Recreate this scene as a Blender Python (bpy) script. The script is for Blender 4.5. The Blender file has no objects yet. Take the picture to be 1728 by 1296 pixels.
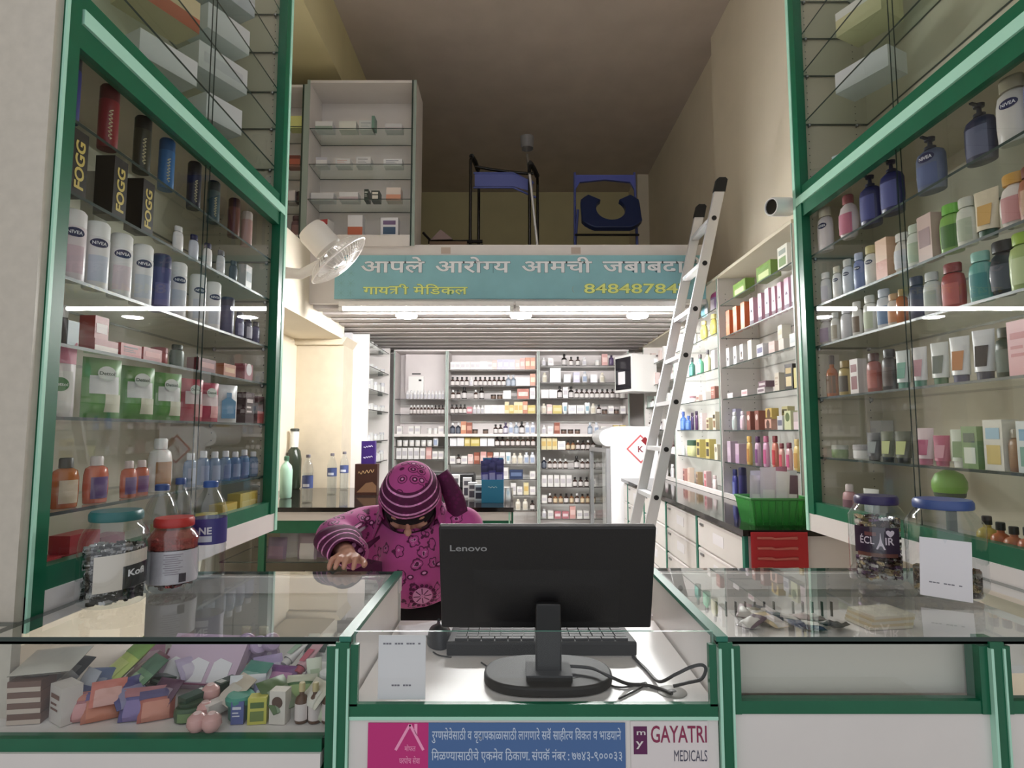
import bpy, bmesh, math, random
from mathutils import Vector, Matrix

S = bpy.context.scene
C = S.collection
PI = math.pi
R = math.radians
rnd = random.Random(7)

# ------------------------------------------------------------------ camera, world, exposure
F_PX, CX, CY, EYE = 977.0, 864.0, 648.0, 1.40
TILT = math.atan(81 / 977)
cam_data = bpy.data.cameras.new('camera')
cam_data.sensor_width = 36.0
cam_data.lens = F_PX / 1728 * 36.0
cam_data.clip_start = 0.02
camera = bpy.data.objects.new('camera', cam_data)
camera.location = (0, 0, EYE)
camera.rotation_euler = (PI / 2 + TILT, 0, 0)
C.objects.link(camera)
S.camera = camera

S.view_settings.view_transform = 'Standard'
S.view_settings.look = 'None'
S.view_settings.gamma = 1.0
S.view_settings.exposure = 0.0
S.view_settings.use_curve_mapping = False
S.cycles.transparent_max_bounces = 40
S.cycles.max_bounces = 8
S.cycles.caustics_reflective = False
S.cycles.caustics_refractive = False
S.cycles.sample_clamp_indirect = 6.0

world = bpy.data.worlds.new('street_light')
world.use_nodes = True
S.world = world
world.node_tree.nodes['Background'].inputs['Color'].default_value = (0.93, 0.96, 1.0, 1)
world.node_tree.nodes['Background'].inputs['Strength'].default_value = 0.78

TUBE_POWER = 330.0
PANEL_POWER = 230.0
FRONT_TUBE_POWER = 52.0


# ------------------------------------------------------------------ pixel geometry of the photograph
def y_at(px, x, z):
    """depth at which the vertical plane x meets picture column px at height z"""
    v = F_PX * x / (px - CX)
    return (v - (z - EYE) * math.sin(TILT)) / math.cos(TILT)


def x_at(px, y, z):
    """x of picture column px at depth y and height z"""
    v = y * math.cos(TILT) + (z - EYE) * math.sin(TILT)
    return (px - CX) * v / F_PX


# ------------------------------------------------------------------ materials
_M = {}


def new_mat(name):
    m = bpy.data.materials.new(name)
    m.use_nodes = True
    return m, m.node_tree.nodes, m.node_tree.links, m.node_tree.nodes['Principled BSDF']


def mat(name, col, rough=0.5, metal=0.0, noise=0.0, scale=30.0, emit=0.0, spec=0.5, coat=0.0, bump=0.0):
    key = ('m', name)
    if key in _M:
        return _M[key]
    m, N, L, B = new_mat(name)
    B.inputs['Base Color'].default_value = (*col, 1)
    B.inputs['Roughness'].default_value = rough
    B.inputs['Metallic'].default_value = metal
    B.inputs['Specular IOR Level'].default_value = spec
    B.inputs['Coat Weight'].default_value = coat
    if noise > 0 or bump > 0:
        tc = N.new('ShaderNodeTexCoord')
        nz = N.new('ShaderNodeTexNoise')
        nz.inputs['Scale'].default_value = scale
        nz.inputs['Detail'].default_value = 4
        L.new(tc.outputs['Object'], nz.inputs['Vector'])
        if noise > 0:
            rp = N.new('ShaderNodeValToRGB')
            lo = [max(0, c * (1 - noise)) for c in col]
            hi = [min(1, c * (1 + noise)) for c in col]
            rp.color_ramp.elements[0].position = 0.3
            rp.color_ramp.elements[1].position = 0.7
            rp.color_ramp.elements[0].color = (*lo, 1)
            rp.color_ramp.elements[1].color = (*hi, 1)
            L.new(nz.outputs['Fac'], rp.inputs['Fac'])
            L.new(rp.outputs['Color'], B.inputs['Base Color'])
        if bump > 0:
            bp = N.new('ShaderNodeBump')
            bp.inputs['Strength'].default_value = bump
            bp.inputs['Distance'].default_value = 0.002
            L.new(nz.outputs['Fac'], bp.inputs['Height'])
            L.new(bp.outputs['Normal'], B.inputs['Normal'])
    if emit > 0:
        B.inputs['Emission Color'].default_value = (*col, 1)
        B.inputs['Emission Strength'].default_value = emit
    _M[key] = m
    return m


def srgb(r, g, b):
    f = lambda c: (c / 255 / 12.92) if c <= 10 else ((c / 255 + 0.055) / 1.055) ** 2.4
    return (f(r), f(g), f(b))


def cm(r, g, b, rough=0.45, metal=0.0, coat=0.0):
    """a plain plastic / paper colour given as 0-255"""
    q = .3 * r + .59 * g + .11 * b
    r, g, b = (int(q + (c - q) * .84) for c in (r, g, b))
    return mat(f'plastic_{r}_{g}_{b}_{int(rough*100)}_{int(metal*10)}', srgb(r, g, b), rough, metal, coat=coat)


def glass_mat(name, tint=(0.93, 0.97, 0.95), ior=1.45, rough=0.0, refl=1.0):
    key = ('g', name)
    if key in _M:
        return _M[key]
    m, N, L, B = new_mat(name)
    N.remove(B)
    out = N['Material Output']
    tr = N.new('ShaderNodeBsdfTransparent')
    tr.inputs['Color'].default_value = (*tint, 1)
    gl = N.new('ShaderNodeBsdfGlossy')
    gl.inputs['Roughness'].default_value = rough
    gl.inputs['Color'].default_value = (refl, refl, refl, 1)
    # reflectance of a clean thin sheet: Schlick's curve on the outer faces, none on the inner ones
    ge = N.new('ShaderNodeNewGeometry')
    dt = N.new('ShaderNodeVectorMath'); dt.operation = 'DOT_PRODUCT'
    L.new(ge.outputs['Normal'], dt.inputs[0])
    L.new(ge.outputs['Incoming'], dt.inputs[1])
    def mth(op, a, b, clamp=False):
        q = N.new('ShaderNodeMath'); q.operation = op; q.use_clamp = clamp
        for i, t in enumerate((a, b)):
            if t is None:
                continue
            if isinstance(t, (int, float)):
                q.inputs[i].default_value = t
            else:
                L.new(t, q.inputs[i])
        return q.outputs[0]
    r0 = ((ior - 1) / (ior + 1)) ** 2 * 1.15
    ab = mth('ABSOLUTE', dt.outputs['Value'], None)
    p5 = mth('POWER', mth('SUBTRACT', 1.0, ab, True), 5.0)
    rf = mth('ADD', mth('MULTIPLY', p5, 1 - r0), r0)
    rf = mth('MULTIPLY', rf, mth('SUBTRACT', 1.0, ge.outputs['Backfacing']))
    mx = N.new('ShaderNodeMixShader')
    L.new(rf, mx.inputs['Fac'])
    L.new(tr.outputs['BSDF'], mx.inputs[1])
    L.new(gl.outputs['BSDF'], mx.inputs[2])
    L.new(mx.outputs['Shader'], out.inputs['Surface'])
    _M[key] = m
    return m


def tinted(name, col, alpha=0.5, rough=0.15):
    """coloured see-through plastic or liquid: a mix of a clear pass and a coloured surface"""
    key = ('t', name)
    if key in _M:
        return _M[key]
    m, N, L, B = new_mat(name)
    B.inputs['Base Color'].default_value = (*col, 1)
    B.inputs['Roughness'].default_value = rough
    tr = N.new('ShaderNodeBsdfTransparent')
    k = max(col) or 1
    tr.inputs['Color'].default_value = (*[0.35 + 0.65 * c / k for c in col], 1)
    mx = N.new('ShaderNodeMixShader')
    mx.inputs['Fac'].default_value = alpha
    L.new(tr.outputs['BSDF'], mx.inputs[1])
    L.new(B.outputs['BSDF'], mx.inputs[2])
    L.new(mx.outputs['Shader'], N['Material Output'].inputs['Surface'])
    _M[key] = m
    return m


WHITE_LAM = mat('white_laminate', srgb(224, 218, 215), 0.32, noise=0.03, scale=6)
CREAM_LAM = mat('cream_laminate', srgb(205, 196, 176), 0.4, noise=0.04, scale=5)
GREEN = mat('green_laminate', srgb(14, 96, 66), 0.35, noise=0.06, scale=20)
DGREEN = mat('dark_green_laminate', srgb(10, 62, 44), 0.4, noise=0.08, scale=20)
TEAL = mat('teal_edge', srgb(28, 112, 92), 0.35)
MINT = mat('mint_strip', srgb(176, 226, 204), 0.3)
GEDGE = mat('glass_edge', srgb(34, 52, 46), 0.3)
GEDGE_L = mat('pale_glass_edge', srgb(120, 178, 160), 0.25)
GLASS = glass_mat('pane_glass', (0.975, 0.985, 0.98))
SHELF_GLASS = glass_mat('shelf_glass', (0.93, 0.965, 0.95))
CLEAR_PET = glass_mat('clear_plastic', (0.90, 0.92, 0.93), 1.75, 0.08)
GRANITE = mat('black_granite', srgb(28, 24, 23), 0.08, noise=0.5, scale=160)
ALU = mat('aluminium', srgb(216, 216, 218), 0.38, 0.55)
STEEL = mat('steel', srgb(150, 150, 150), 0.3, 0.9)
BLACK = mat('black_plastic', srgb(20, 19, 20), 0.42)
SOFTBLACK = mat('black_rubber', srgb(16, 16, 16), 0.7)
WHITEP = mat('white_plastic', srgb(235, 233, 230), 0.35)
PAPER = mat('white_paper', srgb(232, 228, 232), 0.7)


# ------------------------------------------------------------------ mesh builder
# names of parts that come in several: every piece becomes a part of its own
EACH = set('door_track side_panel mint_strip post edge_strip board green_frame rear_rail green_post long_rail end_cap corner_post finger shelf_pin bracket hook wing_edge desk_top tray_divider handle strap light_canopy back_rest carton pole wheel key_block toe'.split())


class MB:
    def __init__(self):
        self.v, self.f, self.m, self.s = [], [], [], []

    def add(self, vs, fs, mi=0, smooth=False):
        b = len(self.v)
        self.v += [tuple(p) for p in vs]
        for f in fs:
            self.f.append([b + i for i in f])
            self.m.append(mi)
            self.s.append(smooth)
        return self

    def box(self, x0, x1, y0, y1, z0, z1, mi=0):
        vs = [(x, y, z) for z in (z0, z1) for y in (y0, y1) for x in (x0, x1)]
        fs = [(0, 2, 3, 1), (4, 5, 7, 6), (0, 1, 5, 4), (2, 6, 7, 3), (0, 4, 6, 2), (1, 3, 7, 5)]
        return self.add(vs, fs, mi)

    def cbox(self, c, s, mi=0, rot=None):
        hx, hy, hz = (k / 2 for k in s)
        vs = [Vector((x, y, z)) for z in (-hz, hz) for y in (-hy, hy) for x in (-hx, hx)]
        if rot is not None:
            vs = [rot @ p for p in vs]
        vs = [p + Vector(c) for p in vs]
        fs = [(0, 2, 3, 1), (4, 5, 7, 6), (0, 1, 5, 4), (2, 6, 7, 3), (0, 4, 6, 2), (1, 3, 7, 5)]
        return self.add(vs, fs, mi)

    def pane(self, x0, x1, y0, y1, z0, z1, mi=0, me=1):
        """glass slab: the two large faces use mi, the thin edge faces use me"""
        d = (x1 - x0, y1 - y0, z1 - z0)
        ax = d.index(min(d))
        vs = [(x, y, z) for z in (z0, z1) for y in (y0, y1) for x in (x0, x1)]
        fs = [((0, 2, 3, 1), 2), ((4, 5, 7, 6), 2), ((0, 1, 5, 4), 1), ((2, 6, 7, 3), 1), ((0, 4, 6, 2), 0), ((1, 3, 7, 5), 0)]
        b = len(self.v)
        self.v += vs
        for f, a in fs:
            self.f.append([b + i for i in f])
            self.m.append(mi if a == ax else me)
            self.s.append(False)
        return self

    def lathe(self, prof, n=20, c=(0, 0, 0), sx=1.0, sy=1.0, mi=0, a0=0.0, a1=2 * PI, rot=None, cap=True):
        full = abs(a1 - a0 - 2 * PI) < 1e-6
        k = n if full else n + 1
        vs = []
        for r, z in prof:
            for i in range(k):
                a = a0 + (a1 - a0) * i / n
                p = Vector((r * math.cos(a) * sx, r * math.sin(a) * sy, z))
                if rot is not None:
                    p = rot @ p
                vs.append(p + Vector(c))
        fs = []
        for j in range(len(prof) - 1):
            for i in range(n):
                i2 = (i + 1) % k if full else i + 1
                fs.append((j * k + i, j * k + i2, (j + 1) * k + i2, (j + 1) * k + i))
        self.add(vs, fs, mi, True)
        if cap and full:
            b = len(self.v) - len(vs)
            if prof[0][0] > 1e-5:
                self.f.append([b + i for i in reversed(range(n))]); self.m.append(mi); self.s.append(False)
            if prof[-1][0] > 1e-5:
                q = b + (len(prof) - 1) * k
                self.f.append([q + i for i in range(n)]); self.m.append(mi); self.s.append(False)
        return self

    def tube(self, pts, r, n=8, mi=0, closed=False, caps=True):
        pts = [Vector(p) for p in pts]
        rs = r if isinstance(r, (list, tuple)) else [r] * len(pts)
        m = len(pts)
        up = None
        rings = []
        for i, p in enumerate(pts):
            if closed:
                t = pts[(i + 1) % m] - pts[i - 1]
            else:
                t = pts[min(i + 1, m - 1)] - pts[max(i - 1, 0)]
            t.normalize()
            if up is None:
                up = Vector((0, 0, 1)) if abs(t.z) < 0.9 else Vector((1, 0, 0))
            a = t.cross(up)
            if a.length < 1e-6:
                a = t.orthogonal()
            a.normalize()
            b = a.cross(t).normalized()
            up = b
            rings.append([p + (a * math.cos(2 * PI * k / n) + b * math.sin(2 * PI * k / n)) * rs[i] for k in range(n)])
        vs = [q for ring in rings for q in ring]
        fs = []
        for i in range(m if closed else m - 1):
            j = (i + 1) % m
            for k in range(n):
                k2 = (k + 1) % n
                fs.append((i * n + k, i * n + k2, j * n + k2, j * n + k))
        self.add(vs, fs, mi, True)
        if caps and not closed:
            b = len(self.v) - len(vs)
            self.f.append([b + k for k in reversed(range(n))]); self.m.append(mi); self.s.append(False)
            self.f.append([b + (m - 1) * n + k for k in range(n)]); self.m.append(mi); self.s.append(False)
        return self

    def ball(self, c, r, n=14, mi=0):
        rx, ry, rz = (r, r, r) if not isinstance(r, (tuple, list)) else r
        prof = [(math.sin(PI * i / 8), -math.cos(PI * i / 8)) for i in range(9)]
        vs, fs = [], []
        for a, z in prof:
            for i in range(n):
                t = 2 * PI * i / n
                vs.append((c[0] + rx * a * math.cos(t), c[1] + ry * a * math.sin(t), c[2] + rz * z))
        for j in range(8):
            for i in range(n):
                i2 = (i + 1) % n
                fs.append((j * n + i, j * n + i2, (j + 1) * n + i2, (j + 1) * n + i))
        return self.add(vs, fs, mi, True)

    def prism(self, poly, a, b, axis='y', mi=0, smooth=False):
        """poly of 2-D points pulled along an axis; axis y: points are (x, z); z: (x, y); x: (y, z)"""
        def P(p, t):
            return {'y': (p[0], t, p[1]), 'z': (p[0], p[1], t), 'x': (t, p[0], p[1])}[axis]
        n = len(poly)
        vs = [P(p, a) for p in poly] + [P(p, b) for p in poly]
        fs = [(i, (i + 1) % n, n + (i + 1) % n, n + i) for i in range(n)]
        self.add(vs, fs, mi, smooth)
        k = len(self.v) - 2 * n
        self.f.append([k + i for i in reversed(range(n))]); self.m.append(mi); self.s.append(False)
        self.f.append([k + n + i for i in range(n)]); self.m.append(mi); self.s.append(False)
        return self

    def mesh(self, name, mats, fix=True):
        me = bpy.data.meshes.new(name)
        me.from_pydata(self.v, [], self.f)
        for mt in (mats if isinstance(mats, (list, tuple)) else [mats]):
            me.materials.append(mt)
        me.polygons.foreach_set('material_index', self.m)
        me.polygons.foreach_set('use_smooth', self.s)
        if fix:
            bm = bmesh.new()
            bm.from_mesh(me)
            bmesh.ops.remove_doubles(bm, verts=bm.verts, dist=1e-6)
            bmesh.ops.recalc_face_normals(bm, faces=bm.faces)
            bm.to_mesh(me)
            bm.free()
        me.update()
        try:
            me.set_sharp_from_angle(angle=R(38))
        except Exception:
            pass
        return me

    def islands(self):
        par = list(range(len(self.v)))
        def find(a):
            while par[a] != a:
                par[a] = par[par[a]]
                a = par[a]
            return a
        for f in self.f:
            for q in f[1:]:
                par[find(q)] = find(f[0])
        out = {}
        for f, mi, sm in zip(self.f, self.m, self.s):
            k = out.setdefault(find(f[0]), (MB(), {}))
            ids = []
            for q in f:
                if q not in k[1]:
                    k[1][q] = len(k[0].v)
                    k[0].v.append(self.v[q])
                ids.append(k[1][q])
            k[0].f.append(ids); k[0].m.append(mi); k[0].s.append(sm)
        return [k[0] for k in out.values()]

    def build(self, name, mats, parent=None, loc=(0, 0, 0), rot=(0, 0, 0), fix=True):
        if parent is not None and name in EACH:
            for q in self.islands():
                o = link(name, q.mesh(name, mats, fix), parent, loc, rot)
            return o
        return link(name, self.mesh(name, mats, fix), parent, loc, rot)


def link(name, me, parent=None, loc=(0, 0, 0), rot=(0, 0, 0)):
    o = bpy.data.objects.new(name, me)
    C.objects.link(o)
    o.parent = parent
    o.location = loc
    o.rotation_euler = rot
    return o


def tag(o, label, cat, group=None, kind=None):
    if label:
        o['label'] = label
    if cat:
        o['category'] = cat
    if group:
        o['group'] = group
    if kind:
        o['kind'] = kind
    return o


def empty(name, label, cat, loc=(0, 0, 0), rotz=0.0, group=None):
    o = bpy.data.objects.new(name, None)
    C.objects.link(o)
    o.location = loc
    o.rotation_euler = (0, 0, rotz)
    o.empty_display_size = 0.05
    return tag(o, label, cat, group)


def struct(name, mb, mats):
    o = mb.build(name, mats)
    o['kind'] = 'structure'
    return o


def bevel(o, w=0.003, seg=2):
    md = o.modifiers.new('bevel', 'BEVEL')
    md.width = w
    md.segments = seg
    md.limit_method = 'ANGLE'
    md.angle_limit = R(40)
    return o


# ------------------------------------------------------------------ lettering as flat mesh
_T = {}


def text_mesh(body, height, bold=0.0, width=None, half=None):
    """lettering in the x-z plane facing -y, left edge at x=0, baseline at z=0; returns (verts, faces, width)"""
    key = (body, bold, half)
    if key not in _T:
        cu = bpy.data.curves.new('lettering', 'FONT')
        cu.body = body
        cu.size = 1.0
        cu.offset = bold
        cu.resolution_u = 3
        ob = bpy.data.objects.new('lettering', cu)
        C.objects.link(ob)
        bpy.context.view_layer.update()
        me = bpy.data.meshes.new_from_object(ob.evaluated_get(bpy.context.evaluated_depsgraph_get()))
        bpy.data.objects.remove(ob)
        bpy.data.curves.remove(cu)
        if half:
            bm = bmesh.new()
            bm.from_mesh(me)
            xs = [v.co.x for v in bm.verts]
            cut = min(xs) + (max(xs) - min(xs)) * half
            bmesh.ops.bisect_plane(bm, geom=bm.verts[:] + bm.edges[:] + bm.faces[:], plane_co=(cut, 0, 0), plane_no=(1, 0, 0), clear_outer=True)
            bm.to_mesh(me)
            bm.free()
        vs = [(v.co.x, v.co.y) for v in me.vertices]
        fs = [tuple(p.vertices) for p in me.polygons]
        bpy.data.meshes.remove(me)
        _T[key] = (vs, fs)
    vs, fs = _T[key]
    if not vs:
        return [], [], 0
    x0 = min(v[0] for v in vs)
    x1 = max(v[0] for v in vs)
    k = height / 0.72
    kx = k if width is None else width / (x1 - x0)
    return [((v[0] - x0) * kx, 0.0, v[1] * k) for v in vs], fs, (x1 - x0) * kx


def add_text(mb, body, x, z, height, bold=0.0, width=None, y=0.0, mi=0, centre=False, half=None):
    vs, fs, w = text_mesh(body, height, bold, width, half)
    ox = x - w / 2 if centre else x
    mb.add([(a + ox, y, b + z) for a, _, b in vs], fs, mi)
    return w


def dev_line(mb, segs, x, z, height, bold=0.0, width=None, y=0.0, mi=0, gap=0.18, fit=None, base=None):
    """a Devanagari line from pieces: str, ('h', letter, share) for a half form, ('tra',) for the joined t-r, ' ' for a space"""
    def lay(sink, kx):
        cx = 0.0
        k = height / 0.72
        for s in segs:
            if s == ' ':
                cx += gap * k * 1.6
                continue
            if isinstance(s, tuple) and s[0] == 'h':
                vs, fs, w = text_mesh(s[1], height, bold, None, s[2])
                adv = w * 0.97
            elif isinstance(s, tuple) and s[0] == 'tra':
                h = 0.60 * k
                t = (0.085 + bold * 1.9) * k
                W = 0.56 * k
                quads = [((0, h), (W, h), (W, h + t), (0, h + t)),
                         ((W * .62, 0), (W * .62 + t, 0), (W * .62 + t, h), (W * .62, h)),
                         ((0.06 * k, h * .62), (W * .62, h * .62), (W * .62, h * .62 + t), (0.06 * k, h * .62 + t)),
                         ((0.03 * k, h * .12), (0.03 * k + t, h * .06), (W * .62, h * .5), (W * .62, h * .6))]
                vs, fs = [], []
                for q in quads:
                    b = len(vs)
                    vs += [(p[0], 0, p[1]) for p in q]
                    fs.append((b, b + 1, b + 2, b + 3))
                adv = W * 0.98
            elif isinstance(s, tuple) and s[0] == 'over':      # a mark set back over what came before
                vs, fs, w = text_mesh(s[1], height, bold)
                vs = [(a - w - s[2] * k, b, c) for a, b, c in vs]
                adv = 0.0
            elif isinstance(s, tuple) and s[0] == 'sub':       # a small letter below what came before
                vs, fs, w = text_mesh(s[1], height * 0.55, bold)
                vs = [(a - w - 0.06 * k, b, c - 0.12 * k) for a, b, c in vs]
                adv = 0.0
            else:
                vs, fs, w = text_mesh(s, height, bold)
                adv = w * 0.985
            if base is not None and not (isinstance(s, tuple) and s[0] in ('tra', 'over', 'sub')):
                b_, sh = (s[1], s[2]) if isinstance(s, tuple) else (s, None)
                w0 = text_mesh(b_, height, base, None, sh)[2]
                vs = [(p - (w - w0) / 2, q, r) for p, q, r in vs]
                adv *= w0 / max(w, 1e-9)
            if sink is not None:
                sink.add([((a + cx) * kx + x, y, c + z) for a, _, c in vs], fs, mi)
            cx += adv
        return cx
    total = lay(None, 1.0)
    kx = 1.0 if width is None else width / total
    if fit:
        kx = width / fit
    lay(mb, kx)
    return total

# ================================================================== ROOM
CEIL_Z = 4.68
XL, XR, YB = -1.92, 1.74, 7.7
SLAB_Y = 4.2
SHELF_TOP = 2.33
YELLOW = mat('yellow_paint', srgb(216, 206, 162), 0.8, noise=0.04, scale=3, bump=0.1)
PALE = mat('pale_paint', srgb(236, 226, 206), 0.75, noise=0.03, scale=3, bump=0.1)
CEILM = mat('grey_ceiling', srgb(208, 196, 188), 0.9, noise=0.05, scale=4, bump=0.15)
TILE = mat('floor_tile', srgb(190, 182, 170), 0.3, noise=0.06, scale=8)
BEIGE = mat('beige_panel', srgb(206, 194, 172), 0.45, noise=0.05, scale=9)
RIBM = mat('ribbed_ceiling', srgb(176, 170, 168), 0.5, noise=0.05, scale=6)

struct('floor', MB().box(-2.2, 2.2, -1.2, 7.9, -0.08, 0), TILE)
struct('ceiling', MB().box(-2.2, 2.2, 0.2, 7.9, CEIL_Z, CEIL_Z + 0.1), CEILM)
struct('wall_back', MB().box(-2.2, 2.2, YB, YB + 0.12, 0, CEIL_Z), YELLOW)
struct('wall_left', MB().box(XL - 0.15, XL, 0.2, YB, 0, CEIL_Z), PALE)
w = MB().box(XR, XR + 0.15, 0.2, YB, 0, CEIL_Z)
struct('wall_right', w, PALE)
struct('trim_1', MB().box(1.60, XR, 7.15, YB, 2.45, CEIL_Z), PALE)                 # corner pier over the loft
struct('trim_2', MB().box(1.66, XR, 2.2, 4.58, 2.52, CEIL_Z), PALE)                # thicker front stretch of the right wall
struct('trim_3', MB().box(XL, -1.5, 2.35, 5.12, 2.222, 2.76), PALE)                # beam along the left wall
struct('trim_4', MB().box(XL, -1.36, 2.6, 6.3, 4.20, CEIL_Z), YELLOW)              # high beam on the left
struct('trim_5', MB().box(XL, -1.28, 6.3, 6.7, 2.45, CEIL_Z), YELLOW)              # pier behind the loft cabinet
w = MB().box(XL, -1.5, 5.12, 5.42, 0, 2.17)
w.prism([(XL - 0.0, 2.236), (-1.46, 2.236), (-1.5, 2.17), (XL, 2.17)], 5.07, 5.42)
struct('column', w, BEIGE)
# loft slab with its ribbed underside
w = MB().box(XL, 1.43, SLAB_Y + 0.03, YB, SHELF_TOP + 0.04, 2.45).box(1.43, XR, 5.13, YB, SHELF_TOP + 0.04, 2.45)
struct('loft_slab', w, PALE)
n, y0, y1 = 0, SLAB_Y + 0.05, 6.77
w = MB().box(XL + 0.005, 1.43, y0, y1, SHELF_TOP + 0.034, SHELF_TOP + 0.039, 1)
yy = y0 + 0.05
while yy < y1 - 0.1:
    w.prism([(yy, SHELF_TOP + 0.034), (yy + 0.012, SHELF_TOP), (yy + 0.118, SHELF_TOP), (yy + 0.13, SHELF_TOP + 0.034)], XL + 0.005, 1.43, 'x', 0)
    yy += 0.215
struct('ceiling_ribs', w, [RIBM, mat('rib_gap', srgb(104, 98, 98), .7)])
# fascia over the opening
w = MB().box(-1.5, 1.433, SLAB_Y + 0.012, SLAB_Y + 0.05, 2.345, 2.79)
struct('loft_fascia', w, WHITE_LAM)
struct('wall_partition', MB().box(-1.92, XR, 6.78, 6.84, 0, 2.37), WHITE_LAM)

# ------------------------------------------------------------------ lamps
TUBE_E = mat('tube_glow', (1.0, 0.985, 0.97), 0.5, emit=TUBE_POWER)
PANEL_E = mat('panel_glow', (1.0, 0.985, 0.97), 0.5, emit=PANEL_POWER)
FTUBE_E = mat('front_tube_glow', (1.0, 0.97, 0.94), 0.5, emit=FRONT_TUBE_POWER)


def tube_light(x0, x1, y, z, glow, label, group='tube lights under the sign'):
    e = empty('tube_light', label, 'lamp', ((x0 + x1) / 2, y, z), group=group)
    h = (x1 - x0) / 2
    MB().box(-h, h, -0.014, 0.104, 0.014, 0.05).build('batten', WHITEP, e)
    k = MB()
    k.tube([(-h + 0.02, 0, 0), (h - 0.02, 0, 0)], 0.0135, 12)
    k.build('tube', glow, e)
    c = MB()
    for sx in (-1, 1):
        c.lathe([(0.016, 0), (0.016, 0.03)], 10, (sx * (h - 0.03) + (0 if sx < 0 else 0), 0, 0), rot=Matrix.Rotation(R(90) * sx, 3, 'Y'))
    c.build('end_cap', WHITEP, e)
    return e


tube_light(-1.245, 0.012, 4.11, 2.285, TUBE_E, 'glowing white tube light under the half of the sign nearer the fan', None)
tube_light(0.028, 1.215, 4.11, 2.285, TUBE_E, 'glowing white tube light under the half of the sign behind the ladder', None)
for x, w_ in ((-0.84, 'nearest the left shelf'), (0.07, 'between the two tube lights'), (1.0, 'beside the ladder')):
    e = empty('ceiling_light', f'round glowing ceiling lamp {w_}', 'lamp', (x, 4.55, SHELF_TOP + 0.006), group='round lamps under the loft')
    k = MB().lathe([(0.088, 0.0), (0.088, -0.022), (0.083, -0.026), (0.079, -0.026)], 28)
    k.build('rim', WHITEP, e)
    MB().lathe([(0.0, -0.034), (0.05, -0.032), (0.078, -0.025)], 28).build('diffuser', PANEL_E, e)
tube_light(-0.62, 0.62, 0.45, CEIL_Z - 0.05, FTUBE_E, 'white tube light over the shop front', None)

# ================================================================== SIDE SHOWCASES
CASE_BACK = mat('case_back', srgb(214, 206, 186), 0.5, noise=0.05, scale=7)
Z_CNT = 1.02


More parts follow.
